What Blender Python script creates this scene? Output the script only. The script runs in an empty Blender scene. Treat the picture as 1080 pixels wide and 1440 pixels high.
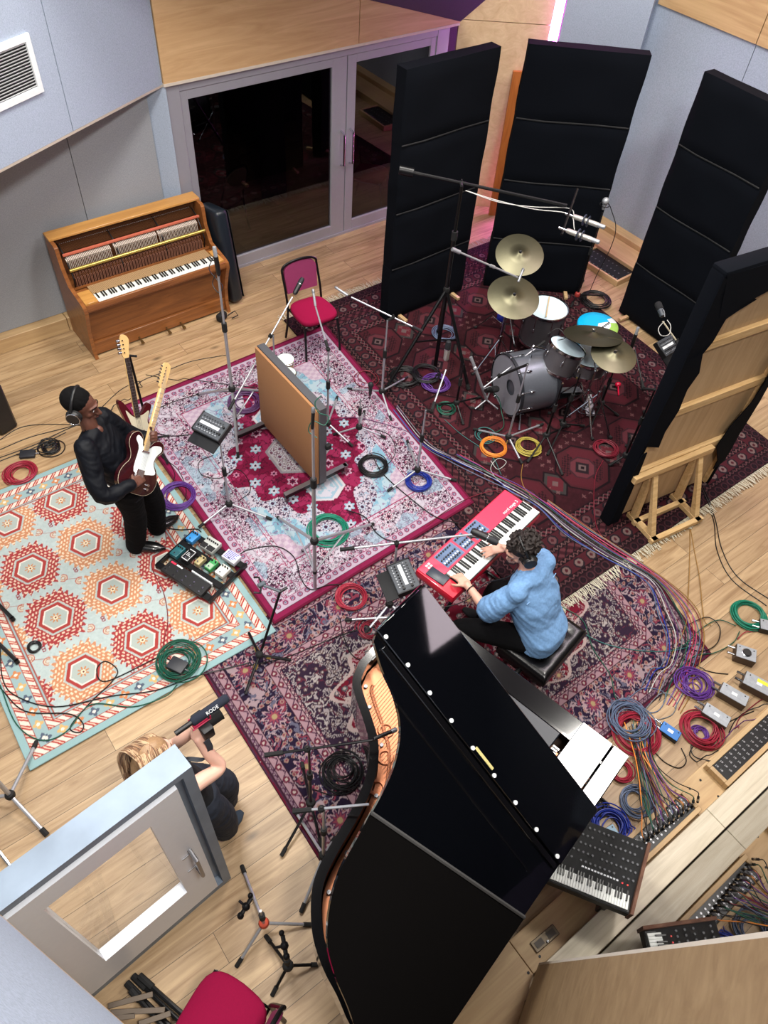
import bpy, bmesh, math, random
import numpy as np
from mathutils import Vector as V, Matrix, noise
RN = random.Random(11)
COL = bpy.context.scene.collection
SC = bpy.context.scene
PI = math.pi

# ---------------------------------------------------------------- camera
YAW, PIT, ROL, FOC, CH = 0.715502913662726, 0.878590593238763, -0.09845381306049562, 1065.0, 5.0
_f = V((math.sin(YAW)*math.cos(PIT), math.cos(YAW)*math.cos(PIT), -math.sin(PIT)))
_r = V((math.cos(YAW), -math.sin(YAW), 0))
_d = _f.cross(_r)
_c, _s = math.cos(ROL), math.sin(ROL)
RIGHT = _c*_r + _s*_d
DOWN = -_s*_r + _c*_d
FWD = _f
CAM = V((0, 0, CH))
def ray(x, y):
    return (RIGHT*(x-540) + DOWN*(y-720) + FWD*FOC)
def P(x, y, z=0.0):
    "the place at height z that the photograph shows at (x, y)"
    d = ray(x, y)
    return CAM + d*((z-CH)/d.z)
def PY(x, y, Y):
    d = ray(x, y)
    return CAM + d*(Y/d.y)
def PX(x, y, X):
    d = ray(x, y)
    return CAM + d*(X/d.x)
def PP(x, y, p0, n):
    d = ray(x, y); p0 = V(p0); n = V(n)
    return CAM + d*((p0-CAM).dot(n)/d.dot(n))
cam = bpy.data.cameras.new('camera')
camo = bpy.data.objects.new('camera', cam)
COL.objects.link(camo)
M3 = Matrix((RIGHT, -DOWN, -FWD)).transposed()
camo.matrix_world = Matrix.Translation(CAM) @ M3.to_4x4()
cam.sensor_fit = 'VERTICAL'
cam.sensor_height = 24.0
cam.lens = 24.0*FOC/1440.0
cam.clip_start = 0.05
SC.camera = camo

# ---------------------------------------------------------------- materials
MATS = {}
def lin(c):
    return tuple(((x/255.0)/12.92 if x/255.0 <= .04045 else ((x/255.0+.055)/1.055)**2.4) for x in c[:3]) + (1.0,)
def nodes(name):
    m = bpy.data.materials.new(name); m.use_nodes = True
    nt = m.node_tree; b = nt.nodes['Principled BSDF']
    return m, nt, b
def mat(name, rgb, rough=.5, metal=0.0, var=.08, scale=30.0, bump=0.0, emit=0.0, coat=0.0, spec=.5, sheen=0.0):
    if name in MATS: return MATS[name]
    m, nt, b = nodes(name)
    c = lin(rgb)
    tc = nt.nodes.new('ShaderNodeTexCoord'); nz = nt.nodes.new('ShaderNodeTexNoise')
    nz.inputs['Scale'].default_value = scale; nz.inputs['Detail'].default_value = 4
    nt.links.new(tc.outputs['Object'], nz.inputs['Vector'])
    mx = nt.nodes.new('ShaderNodeMix'); mx.data_type = 'RGBA'
    mx.inputs[6].default_value = tuple(x*(1-var) for x in c[:3])+(1,)
    mx.inputs[7].default_value = tuple(min(1, x*(1+var)) for x in c[:3])+(1,)
    nt.links.new(nz.outputs['Fac'], mx.inputs[0])
    nt.links.new(mx.outputs[2], b.inputs['Base Color'])
    b.inputs['Roughness'].default_value = rough
    b.inputs['Metallic'].default_value = metal
    b.inputs['Specular IOR Level'].default_value = spec
    if coat: b.inputs['Coat Weight'].default_value = coat; b.inputs['Coat Roughness'].default_value = .03
    if sheen: b.inputs['Sheen Weight'].default_value = sheen
    if emit:
        b.inputs['Emission Color'].default_value = c; b.inputs['Emission Strength'].default_value = emit
    if bump:
        bp = nt.nodes.new('ShaderNodeBump'); bp.inputs['Strength'].default_value = bump
        bp.inputs['Distance'].default_value = .004
        nt.links.new(nz.outputs['Fac'], bp.inputs['Height']); nt.links.new(bp.outputs['Normal'], b.inputs['Normal'])
    MATS[name] = m
    return m
def wood(name, dark, light, axis=0, scale=1.0, rough=.45, planks=None, bumps=.05, coord='Object', knots=0.0):
    "stretched-noise wood grain; planks=(length,width) adds staggered boards"
    if name in MATS: return MATS[name]
    m, nt, b = nodes(name); N = nt.nodes; L = nt.links
    tc = N.new('ShaderNodeTexCoord'); mp = N.new('ShaderNodeMapping')
    sc = [14*scale]*3; sc[axis] = 1.1*scale
    mp.inputs['Scale'].default_value = sc
    L.new(tc.outputs[coord], mp.inputs['Vector'])
    vec = mp.outputs['Vector']
    if planks:
        br = N.new('ShaderNodeTexBrick'); mb = N.new('ShaderNodeMapping')
        if axis == 1: mb.inputs['Rotation'].default_value = (0, 0, PI/2)
        L.new(tc.outputs[coord], mb.inputs['Vector']); L.new(mb.outputs['Vector'], br.inputs['Vector'])
        br.inputs['Scale'].default_value = 1.0
        br.inputs['Brick Width'].default_value = planks[0]; br.inputs['Row Height'].default_value = planks[1]
        br.inputs['Mortar Size'].default_value = .0018; br.inputs['Mortar Smooth'].default_value = .1
        br.inputs['Color1'].default_value = (0, 0, 0, 1); br.inputs['Color2'].default_value = (1, 1, 1, 1)
        br.inputs['Mortar'].default_value = (.5, .5, .5, 1); br.offset = .37
        ad = N.new('ShaderNodeVectorMath'); ad.operation = 'MULTIPLY_ADD'
        ad.inputs[1].default_value = (37, 53, 19)
        L.new(br.outputs['Color'], ad.inputs[0]); L.new(vec, ad.inputs[2]); vec = ad.outputs[0]
    nz = N.new('ShaderNodeTexNoise'); nz.inputs['Scale'].default_value = 1.6; nz.inputs['Detail'].default_value = 9
    nz.inputs['Roughness'].default_value = .62; nz.inputs['Distortion'].default_value = 1.3
    L.new(vec, nz.inputs['Vector'])
    rp = N.new('ShaderNodeValToRGB'); e = rp.color_ramp.elements
    e[0].position = .3; e[0].color = lin(dark); e[1].position = .7; e[1].color = lin(light)
    L.new(nz.outputs['Fac'], rp.inputs['Fac']); col = rp.outputs['Color']
    if planks:
        mx = N.new('ShaderNodeMix'); mx.data_type = 'RGBA'; mx.blend_type = 'MULTIPLY'; mx.inputs[0].default_value = 1
        r2 = N.new('ShaderNodeValToRGB'); g = r2.color_ramp.elements
        g[0].color = (.82, .8, .78, 1); g[1].color = (1.08, 1.05, 1.0, 1)
        L.new(br.outputs['Color'], r2.inputs['Fac']); L.new(col, mx.inputs[6]); L.new(r2.outputs['Color'], mx.inputs[7])
        m2 = N.new('ShaderNodeMix'); m2.data_type = 'RGBA'; m2.inputs[7].default_value = lin([x*.62 for x in dark])
        L.new(br.outputs['Fac'], m2.inputs[0]); L.new(mx.outputs[2], m2.inputs[6]); col = m2.outputs[2]
    if knots:
        vo = N.new('ShaderNodeTexVoronoi'); mk = N.new('ShaderNodeMapping'); mk.inputs['Scale'].default_value = (1.5, 3.6, 1)
        L.new(tc.outputs[coord], mk.inputs['Vector']); L.new(mk.outputs['Vector'], vo.inputs['Vector']); vo.inputs['Scale'].default_value = 1.1
        rk = N.new('ShaderNodeValToRGB'); k = rk.color_ramp.elements
        k[0].position = .02; k[0].color = (knots, knots, knots, 1); k[1].position = .12; k[1].color = (0, 0, 0, 1)
        L.new(vo.outputs['Distance'], rk.inputs['Fac'])
        m3 = N.new('ShaderNodeMix'); m3.data_type = 'RGBA'; m3.inputs[7].default_value = lin([x*.45 for x in dark])
        L.new(rk.outputs['Color'], m3.inputs[0]); L.new(col, m3.inputs[6]); col = m3.outputs[2]
    L.new(col, b.inputs['Base Color']); b.inputs['Roughness'].default_value = rough
    bp = N.new('ShaderNodeBump'); bp.inputs['Strength'].default_value = bumps; bp.inputs['Distance'].default_value = .003
    L.new(nz.outputs['Fac'], bp.inputs['Height']); L.new(bp.outputs['Normal'], b.inputs['Normal'])
    MATS[name] = m
    return m
def weave(name, rgb, rough=.9, s=160):
    "woven acoustic fabric"
    if name in MATS: return MATS[name]
    m, nt, b = nodes(name); N = nt.nodes; L = nt.links
    tc = N.new('ShaderNodeTexCoord'); c = lin(rgb); nz = []
    for sc in ((s*1.6, s*.5, s*.5), (s*.5, s*1.6, s*1.6)):
        mp = N.new('ShaderNodeMapping'); mp.inputs['Scale'].default_value = sc
        n = N.new('ShaderNodeTexNoise'); n.inputs['Scale'].default_value = 1.0; n.inputs['Detail'].default_value = 2
        L.new(tc.outputs['Object'], mp.inputs['Vector']); L.new(mp.outputs['Vector'], n.inputs['Vector']); nz.append(n)
    a = N.new('ShaderNodeMath'); a.operation = 'ADD'; L.new(nz[0].outputs['Fac'], a.inputs[0]); L.new(nz[1].outputs['Fac'], a.inputs[1])
    rp = N.new('ShaderNodeValToRGB'); e = rp.color_ramp.elements
    h = N.new('ShaderNodeMath'); h.operation = 'MULTIPLY'; h.inputs[1].default_value = .5; L.new(a.outputs[0], h.inputs[0])
    e[0].position = .35; e[0].color = tuple(x*.84 for x in c[:3])+(1,); e[1].position = .65; e[1].color = tuple(min(1, x*1.14) for x in c[:3])+(1,)
    L.new(h.outputs[0], rp.inputs['Fac']); L.new(rp.outputs['Color'], b.inputs['Base Color'])
    b.inputs['Roughness'].default_value = rough; b.inputs['Specular IOR Level'].default_value = .2
    MATS[name] = m
    return m
def glass(name, tint=(255, 255, 255), ior=1.5):
    if name in MATS: return MATS[name]
    m = bpy.data.materials.new(name); m.use_nodes = True; nt = m.node_tree; nt.nodes.clear()
    o = nt.nodes.new('ShaderNodeOutputMaterial'); t = nt.nodes.new('ShaderNodeBsdfTransparent'); g = nt.nodes.new('ShaderNodeBsdfGlossy')
    t.inputs['Color'].default_value = lin(tint); g.inputs['Roughness'].default_value = .005
    nz = nt.nodes.new('ShaderNodeTexNoise'); nz.inputs['Scale'].default_value = 3.0
    mr = nt.nodes.new('ShaderNodeMapRange'); mr.inputs['To Min'].default_value = .004; mr.inputs['To Max'].default_value = .012
    nt.links.new(nz.outputs['Fac'], mr.inputs['Value']); nt.links.new(mr.outputs['Result'], g.inputs['Roughness'])
    f = nt.nodes.new('ShaderNodeFresnel'); f.inputs['IOR'].default_value = ior; x = nt.nodes.new('ShaderNodeMixShader')
    ge = nt.nodes.new('ShaderNodeNewGeometry'); iv = nt.nodes.new('ShaderNodeMath'); iv.operation = 'SUBTRACT'; iv.inputs[0].default_value = 1
    nt.links.new(ge.outputs['Backfacing'], iv.inputs[1]); mu = nt.nodes.new('ShaderNodeMath'); mu.operation = 'MULTIPLY'; nt.links.new(f.outputs[0], mu.inputs[0]); nt.links.new(iv.outputs[0], mu.inputs[1])
    nt.links.new(mu.outputs[0], x.inputs[0]); nt.links.new(t.outputs[0], x.inputs[1]); nt.links.new(g.outputs[0], x.inputs[2]); nt.links.new(x.outputs[0], o.inputs[0])
    MATS[name] = m
    return m
def colattr(name, rough=.95):
    if name in MATS: return MATS[name]
    m, nt, b = nodes(name)
    a = nt.nodes.new('ShaderNodeVertexColor'); a.layer_name = 'col'
    nz = nt.nodes.new('ShaderNodeTexNoise'); nz.inputs['Scale'].default_value = 220
    tc = nt.nodes.new('ShaderNodeTexCoord'); nt.links.new(tc.outputs['Object'], nz.inputs['Vector'])
    bp = nt.nodes.new('ShaderNodeBump'); bp.inputs['Strength'].default_value = .5; bp.inputs['Distance'].default_value = .004
    nt.links.new(nz.outputs['Fac'], bp.inputs['Height']); nt.links.new(bp.outputs['Normal'], b.inputs['Normal'])
    nt.links.new(a.outputs['Color'], b.inputs['Base Color']); b.inputs['Roughness'].default_value = rough
    b.inputs['Specular IOR Level'].default_value = .1
    MATS[name] = m
    return m

# ---------------------------------------------------------------- mesh helpers
def frame(d, up=V((0, 0, 1))):
    "matrix whose Z runs along d"
    z = V(d).normalized(); up = V(up)
    if abs(z.dot(up)) > .995: up = V((0, 1, 0))
    x = up.cross(z).normalized(); y = z.cross(x)
    return Matrix((x, y, z)).transposed()
def RZ(a): return Matrix.Rotation(a, 3, 'Z')
def RX(a): return Matrix.Rotation(a, 3, 'X')
def RY(a): return Matrix.Rotation(a, 3, 'Y')
def T4(loc=(0, 0, 0), R3=None):
    m = Matrix.Translation(V(loc))
    return m @ R3.to_4x4() if R3 is not None else m
class MB:
    def __init__(s): s.v = []; s.f = []; s.m = []
    def add(s, vs, fs, mi=0, M=None):
        o = len(s.v)
        if M is not None: vs = [M @ V(p) for p in vs]
        s.v.extend([tuple(p) for p in vs]); s.f.extend([tuple(i+o for i in f) for f in fs]); s.m.extend([mi]*len(fs))
        return s
    def box(s, c, size, R=None, mi=0, r=0.0, seg=1, M=None):
        bm = bmesh.new(); bmesh.ops.create_cube(bm, size=1.0)
        for v in bm.verts: v.co = V((v.co.x*size[0], v.co.y*size[1], v.co.z*size[2]))
        if r > 0: bmesh.ops.bevel(bm, geom=list(bm.edges), offset=min(r, min(size)*.45), segments=seg, affect='EDGES', profile=.5)
        vs = []
        for v in bm.verts:
            p = v.co.copy()
            if R is not None: p = R @ p
            vs.append(p+V(c))
        bm.verts.index_update()
        fs = [[v.index for v in f.verts] for f in bm.faces]; bm.free()
        return s.add(vs, fs, mi, M)
    def bb(s, a, b, mi=0, r=0.0, M=None, seg=1):
        "box from corner a to corner b"
        return s.box([(a[i]+b[i])/2 for i in range(3)], [abs(b[i]-a[i]) for i in range(3)], None, mi, r, seg, M)
    def tube(s, pts, r, n=6, closed=False, rs=None, mi=0, caps=True, M=None):
        pts = [V(p) for p in pts]; k = len(pts); vs = []; fs = []
        up = None
        for i, p in enumerate(pts):
            if closed: t = pts[(i+1) % k]-pts[i-1]
            else: t = pts[min(i+1, k-1)]-pts[max(i-1, 0)]
            if t.length < 1e-9: t = V((0, 0, 1))
            t.normalize()
            if up is None:
                up = V((0, 0, 1)) if abs(t.z) < .9 else V((1, 0, 0))
                up = (up-t*up.dot(t)).normalized()
            else:
                up = up-t*up.dot(t)
                up = up.normalized() if up.length > 1e-6 else t.orthogonal().normalized()
            b = t.cross(up); rr = rs[i] if rs else r
            for j in range(n):
                a = 2*PI*j/n; vs.append(p+up*(rr*math.cos(a))+b*(rr*math.sin(a)))
        for i in range(k if closed else k-1):
            for j in range(n):
                a = i*n+j; b_ = i*n+(j+1) % n; c = ((i+1) % k)*n+(j+1) % n; d = ((i+1) % k)*n+j
                fs.append((a, b_, c, d))
        if caps and not closed:
            fs.append(tuple(range(n))[::-1]); fs.append(tuple((k-1)*n+j for j in range(n)))
        return s.add(vs, fs, mi, M)
    def cyl(s, a, b, r, r2=None, n=12, mi=0, M=None):
        return s.tube([a, b], r, n, rs=[r, r if r2 is None else r2], mi=mi, M=M)
    def ball(s, c, r, R=None, n=12, mi=0, M=None):
        r = (r, r, r) if not hasattr(r, '__len__') else r
        vs = []; fs = []; h = n//2
        for i in range(h+1):
            t = PI*i/h
            for j in range(n):
                a = 2*PI*j/n; p = V((r[0]*math.sin(t)*math.cos(a), r[1]*math.sin(t)*math.sin(a), r[2]*math.cos(t)))
                if R is not None: p = R @ p
                vs.append(p+V(c))
        for i in range(h):
            for j in range(n):
                a, b, c_, d = i*n+j, (i+1)*n+j, (i+1)*n+(j+1) % n, i*n+(j+1) % n
                if i == 0: fs.append((a, b, c_))
                elif i == h-1: fs.append((a, b, d))
                else: fs.append((a, b, c_, d))
        return s.add(vs, fs, mi, M)
    def lathe(s, prof, n=24, R=None, c=(0, 0, 0), mi=0, M=None, cap=True):
        vs = []; fs = []; k = len(prof)
        for (r, z) in prof:
            for j in range(n):
                a = 2*PI*j/n; p = V((r*math.cos(a), r*math.sin(a), z))
                if R is not None: p = R @ p
                vs.append(p+V(c))
        for i in range(k-1):
            for j in range(n):
                fs.append((i*n+j, i*n+(j+1) % n, (i+1)*n+(j+1) % n, (i+1)*n+j))
        if cap: fs.append(tuple(range(n))[::-1]); fs.append(tuple((k-1)*n+j for j in range(n)))
        return s.add(vs, fs, mi, M)
    def prism(s, poly, z0, z1, mi=0, M=None):
        n = len(poly); vs = [(p[0], p[1], z0) for p in poly]+[(p[0], p[1], z1) for p in poly]
        fs = [tuple(range(n))[::-1], tuple(range(n, 2*n))]+[(i, (i+1) % n, n+(i+1) % n, n+i) for i in range(n)]
        return s.add(vs, fs, mi, M)
    def slab(s, pts, off, mi=0):
        "polygon in space, thickened by the vector off"
        n = len(pts); a = [V(p) for p in pts]; vs = a+[p+V(off) for p in a]
        fs = [tuple(range(n))[::-1], tuple(range(n, 2*n))]+[(i, (i+1) % n, n+(i+1) % n, n+i) for i in range(n)]
        return s.add(vs, fs, mi)
def mesh_of(name, mb, mats, loc=V((0, 0, 0)), world=False, ang=40):
    me = bpy.data.meshes.new(name)
    vs = mb.v
    if world: vs = [(p[0]-loc[0], p[1]-loc[1], p[2]-loc[2]) for p in vs]
    me.from_pydata(vs, [], mb.f)
    for m in (mats if isinstance(mats, (list, tuple)) else [mats]): me.materials.append(m)
    if max(mb.m, default=0): me.polygons.foreach_set('material_index', mb.m)
    bm = bmesh.new(); bm.from_mesh(me); bmesh.ops.recalc_face_normals(bm, faces=bm.faces); bm.to_mesh(me); bm.free()
    if ang:
        me.shade_smooth(); me.set_sharp_from_angle(angle=math.radians(ang))
    me.update()
    return me
def tag(o, label=None, cat=None, group=None, kind=None):
    if label: o['label'] = label
    if cat: o['category'] = cat
    if group: o['group'] = group
    if kind: o['kind'] = kind
    return o
class Thing:
    "an Empty at the base of a thing that parents its parts"
    def __init__(s, name, label, cat, loc, rot=0.0, group=None, R3=None):
        s.o = bpy.data.objects.new(name, None); COL.objects.link(s.o); s.o.empty_display_size = .05
        s.loc = V(loc); s.o.location = s.loc
        if R3 is not None: s.o.rotation_euler = R3.to_euler()
        else: s.o.rotation_euler = (0, 0, rot)
        tag(s.o, label, cat, group)
    def part(s, name, mb, m, parent=None, label=None, w=False, ang=40, kind=None):
        o = bpy.data.objects.new(name, mesh_of(name, mb, m, s.loc, w, ang)); COL.objects.link(o)
        o.parent = parent or s.o
        if label: o['label'] = label
        if kind: o['kind'] = kind
        return o
    def inst(s, name, me, loc, parent=None, rot=None):
        o = bpy.data.objects.new(name, me); COL.objects.link(o); o.parent = parent or s.o; o.location = loc
        if rot: o.rotation_euler = rot
        return o
def solo(name, mb, m, label, cat, group=None, loc=None, ang=40, kind=None):
    "a thing that is one mesh, built in world coordinates"
    if loc is None:
        a = np.array(mb.v); loc = V((a[:, 0].mean(), a[:, 1].mean(), a[:, 2].min()))
    o = bpy.data.objects.new(name, mesh_of(name, mb, m, V(loc), True, ang)); o.location = loc; COL.objects.link(o)
    return tag(o, label, cat, group, kind)
def struct(name, mb, m, parent=None, ang=30):
    o = bpy.data.objects.new(name, mesh_of(name, mb, m, V((0, 0, 0)), True, ang)); COL.objects.link(o)
    if parent is None: o['kind'] = 'structure'
    else: o.parent = parent
    return o
def copy_tree(o, parent=None):
    c = o.copy(); COL.objects.link(c); c.parent = parent
    for ch in list(o.children): copy_tree(ch, c)
    return c
def spline(pts, per=8):
    "Catmull-Rom through pts"
    pts = [V(p) for p in pts]; out = []
    q = [pts[0]*2-pts[1]]+pts+[pts[-1]*2-pts[-2]]
    for i in range(1, len(q)-2):
        a, b, c, d = q[i-1], q[i], q[i+1], q[i+2]
        for k in range(per):
            t = k/per
            out.append(.5*((2*b)+(-a+c)*t+(2*a-5*b+4*c-d)*t*t+(-a+3*b-3*c+d)*t**3))
    out.append(pts[-1]); return out
# shared materials
m_black = mat('black_plastic', (18, 18, 20), .45)
m_blackm = mat('black_metal', (14, 14, 16), .35, .3)
m_rubber = mat('black_rubber', (16, 16, 17), .8)
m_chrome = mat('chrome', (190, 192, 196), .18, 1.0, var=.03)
m_tube = mat('satin_tube', (172, 174, 180), .34, .55, var=.04)
m_steel = mat('brushed_steel', (150, 150, 154), .35, .9)
m_felt = mat('dark_felt', (24, 24, 27), .95)
m_silver = mat('silver_plastic', (160, 163, 168), .4, .4)
m_white = mat('white_plastic', (222, 226, 228), .4)
# ---------------------------------------------------------------- the room
m_floor = wood('oak_floor', (138, 110, 78), (190, 164, 128), 0, .75, .42, planks=(2.3, .19), knots=.75)
m_oak = wood('oak_panel', (186, 148, 104), (212, 176, 132), 0, .55, .5)
m_oak2 = wood('oak_panel_brown', (138, 112, 82), (164, 138, 104), 0, .55, .5)
m_oakv = wood('oak_panel_pale', (186, 158, 118), (212, 186, 146), 1, .6, .5)
m_oaky = wood('oak_panel_along_wall', (176, 142, 100), (204, 172, 128), 1, .55, .5)
m_oakx = wood('oak_ledge', (170, 138, 98), (200, 170, 126), 0, .6, .5)
m_sill = wood('limed_oak', (192, 180, 156), (222, 212, 190), 0, .8, .5)
m_fab = weave('grey_wall_fabric', (160, 172, 190))
m_fabd = weave('grey_wall_fabric_lower', (150, 154, 160))
m_fabp = weave('violet_wall_fabric', (96, 84, 116))
m_gap = mat('shadow_gap', (26, 24, 24), .8)
m_alu = mat('aluminium', (186, 188, 194), .32, .85, var=.05, scale=4)
m_alug = mat('grey_frame', (168, 168, 178), .45, .35, var=.04)
m_dark = mat('dark_wall', (46, 34, 34), .8)
m_pane = glass('window_glass'); m_pane2 = glass('lobby_glass', (176, 172, 176), 1.8)
DW = 6.94
mb = MB(); mb.bb((-3.2, -1.6, -.12), (8.1, 10.2, 0)); struct('floor', mb, m_floor)
mb = MB(); mb.bb((-3.2, -1.6, 7.2), (8.1, 10.2, 7.35)); struct('ceiling', mb, mat('ceiling_grey', (66, 66, 70), .9))
# left half of the far wall: lower recessed fabric, baseboard, return panel
mb = MB(); mb.bb((-3.1, DW+.01, .16), (1.95, DW+.12, 2.6)); mb.bb((1.956, DW+.01, .16), (2.74, DW+.12, 2.6))
struct('wall_far_left', mb, m_fabd)
mb = MB(); mb.bb((-3.1, DW-.09, 0), (1.47, DW+.1, .155), r=.004); mb.bb((1.475, DW-.09, 0), (2.7, DW+.1, .155), r=.004)
struct('baseboard_far', mb, m_oakx)
mb = MB(); mb.slab([(2.72, DW+.05, 0), (2.92, DW-.02, 0), (2.92, DW-.02, 2.06), (2.72, DW+.05, 2.06)], (0, .1, 0))
struct('trim_1', mb, m_fab)
# overhanging upper fabric panels at the left
zb = 2.06
a = P(-60, 275, zb); b = P(229, 122, zb); s_ = P(104, 188, zb)
n = (b-a).cross(V((0, 0, 1))).normalized()
if n.y < 0: n = -n
a2 = a+(a-b)*2
mb = MB()
for p, q in ((a2, s_-(b-a).normalized()*.004), (s_+(b-a).normalized()*.004, b)):
    mb.slab([(p.x, p.y, zb+.02), (q.x, q.y, zb+.02), (q.x, q.y, 7.2), (p.x, p.y, 7.2)], n*.06)
struct('wall_left', mb, m_fab)
mb = MB(); mb.slab([(a2.x, a2.y, zb), (b.x, b.y, zb), (b.x, b.y, zb+.02), (a2.x, a2.y, zb+.02)], n*.08)
mb.slab([(a2.x, a2.y, zb), (b.x, b.y, zb), (b.x+.0, DW+.1, zb), (a2.x, DW+.1, zb)], V((0, 0, .02)))
struct('trim_2', mb, mat('pale_trim', (206, 196, 182), .6))
# bulkhead over the glazed doors
mb = MB()
for x0, x1 in ((2.905, 5.045), (5.055, 6.40)):
    mb.bb((x0, DW-.03, 2.085), (x1, DW+.1, 4.6))
struct('wall_far', mb, m_oak)
mb = MB(); mb.bb((2.9, DW-.035, 2.06), (6.4, DW+.08, 2.085)); struct('trim_3', mb, MATS['pale_trim'])
# the folded violet fabric panel above the corner
c0 = V((6.40, DW-.04, 2.10)); e1 = PY(520, 0, DW-.04); e1 = c0+(e1-c0)*5; e2 = V((7.35, 6.3, 3.3))
e2 = c0+(P(683, 0, 2.45)-c0)*5
mb = MB(); mb.slab([c0, e1, e1+V((1, -.1, 1.8)), e2], V((0, .05, .05))); struct('wall_upper_corner', mb, m_fabp)
# corner facet of pale oak, then the led line, then the grey facet
def facet(name, p, q, z0, z1, m, th=.08, out=(0, 1)):
    d = V((q[0]-p[0], q[1]-p[1], 0)).normalized(); nn = V((-d.y, d.x, 0))
    if nn.x*out[0]+nn.y*out[1] < 0: nn = -nn
    mb = MB(); mb.slab([(p[0], p[1], z0), (q[0], q[1], z0), (q[0], q[1], z1), (p[0], p[1], z1)], nn*th)
    return struct(name, mb, m)
ca, cb = (6.40, 6.92), (7.22, 6.33)
dd = V((cb[0]-ca[0], cb[1]-ca[1], 0)).normalized()
zsm = PP(690, 30, (ca[0], ca[1], 0), (-dd.y, dd.x, 0)).z
m_oakc = wood('oak_corner', (196, 166, 128), (220, 194, 158), 0, .5, .5)
facet('wall_corner', ca, cb, 0, zsm-.004, m_oakc)
facet('wall_corner_upper', ca, cb, zsm+.004, 5, m_oakc)
mb = MB(); mb.slab([(7.22, 6.33, 0), (7.29, 6.26, 0), (7.29, 6.26, 4.4), (7.22, 6.33, 4.4)], (.04, .04, 0))
ledo = solo('led_strip', mb, mat('led_pink', (255, 130, 250), .5, emit=55.0), 'glowing pink white led strip standing in the far corner of the wall', 'light strip')
facet('wall_right_far', (7.27, 6.22), (7.72, 5.46), .0, 5, m_fab, .3)
mb = MB(); mb.bb((7.87, 4.282, .0), (8.0, 5.62, 2.6)); mb.bb((7.87, -.3, 0), (8.0, 4.274, 2.6)); struct('wall_right', mb, m_fab)
mb = MB()
for y0, y1 in ((-.3, 4.27), (4.28, 5.5)): mb.bb((7.85, y0, 2.47), (8.02, y1, 5))
struct('wall_right_upper', mb, m_oaky)
mb = MB(); mb.bb((7.72, .5, 0), (7.87, 5.5, .16), r=.004); struct('baseboard_right', mb, m_oaky)
mb = MB(); mb.bb((7.38, 2.2, 0), (7.715, 5.48, .10), r=.004); struct('trim_4', mb, m_oaky)
# far side enclosure of the room, behind or beside the camera
mb = MB(); mb.bb((-3.2, -1.6, 0), (-3.1, 10.2, 7.2)); struct('wall_near_left', mb, m_fabd)
mb = MB(); mb.bb((8.0, -1.6, 0), (8.1, 10.2, 7.2)); struct('wall_outer_right', mb, m_fabd)
mb = MB(); mb.bb((-3.2, -1.7, 0), (8.1, -1.6, 7.2)); struct('wall_near', mb, m_dark)
mb = MB(); mb.bb((2.74, 10.1, 0), (8.1, 10.2, 7.2)); mb.bb((2.7, DW+.13, 0), (2.8, 10.1, 2.7)); mb.bb((6.3, DW+.13, 0), (6.4, 10.1, 2.7)); mb.bb((2.7, DW+.12, 2.6), (6.4, 10.1, 2.7))
struct('wall_lobby', mb, m_dark)

# glazed double door (door_1) and its panes
def door_set():
    root = struct('door_1', MB().bb((2.92, DW, 0), (3.06, DW+.09, 2.06), r=.004).bb((6.13, DW, 0), (6.30, DW+.09, 2.06), r=.004)
                  .bb((3.06, DW, 1.985), (6.13, DW+.09, 2.06), r=.004).bb((3.06, DW, 0), (6.13, DW+.07, .03)), m_alug)
    for x0, x1 in ((3.06, 4.94), (4.95, 6.13)):
        f = .075 if x0 < 4 else .11; g = .185 if x0 < 4 else .075
        mb = MB(); mb.bb((x0, DW+.01, .02), (x0+f, DW+.07, 1.98), r=.003); mb.bb((x1-g, DW+.01, .02), (x1, DW+.07, 1.98), r=.003)
        mb.bb((x0+f, DW+.01, .02), (x1-g, DW+.07, .15), r=.003); mb.bb((x0+f, DW+.01, 1.90), (x1-g, DW+.07, 1.98), r=.003)
        lf = struct('door_leaf', mb, m_alug, root)
        struct('pane', MB().bb((x0+f, DW+.035, .15), (x1-g, DW+.041, 1.90)), m_pane2, root)
        hx = x1-.06 if x0 < 4 else x0+.05
        hb = MB(); hb.tube([(hx, DW+.01, .86), (hx, DW-.055, .88), (hx, DW-.055, 1.22), (hx, DW+.01, 1.24)], .011, 8)
        struct('door_handle', hb, m_chrome, root)
    return root
door_set()
# control-room window (window_1) on the near right side: plinth, sill beam, pane, leaning oak panel
GY = -.26
mb = MB()
for x0, x1 in ((1.36, 2.862), (2.866, 7.8)): mb.bb((x0, -.12, 0), (x1, .085, .07), r=.003)
mb.slab([(1.355, .085, 0), (.45, .2, 0), (.45, -.6, 0), (1.1, -.25, 0), (1.355, -.12, 0)], V((0, 0, .07)))
struct('trim_5', mb, m_oakx)
sc = MB()
for (x, y) in ((985, 1097), (970, 1109), (1024, 1107), (1010, 1120), (743, 1368), (759, 1345)):
    p = P(x, y, .071); sc.cyl(p, p+V((0, 0, .002)), .008, n=10)
struct('trim_6', sc, m_blackm)
mb = MB()
for x0, x1 in ((1.42, 2.887), (2.890, 7.8)): mb.bb((x0, GY-.005, .07), (x1, -.118, .16), r=.003)
struct('trim_7', mb, m_sill)
A = P(757, 1357, .16); B = PY(1080, 1318, GY); C = P(726, 1446, .1)
up = (B-A); A0 = A; B2 = A+up*1.25
n = (B-A).cross(C-A).normalized()
if n.x > 0: n = -n
C2 = C+(C-A)*3
mb = MB(); mb.slab([A, B2, B2+(C-A)*4, C2], -n*.05); struct('wall_near_right', mb, m_oak2)
w_ = up.cross(n).normalized()
if w_.dot(C-A) > 0: w_ = -w_
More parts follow.
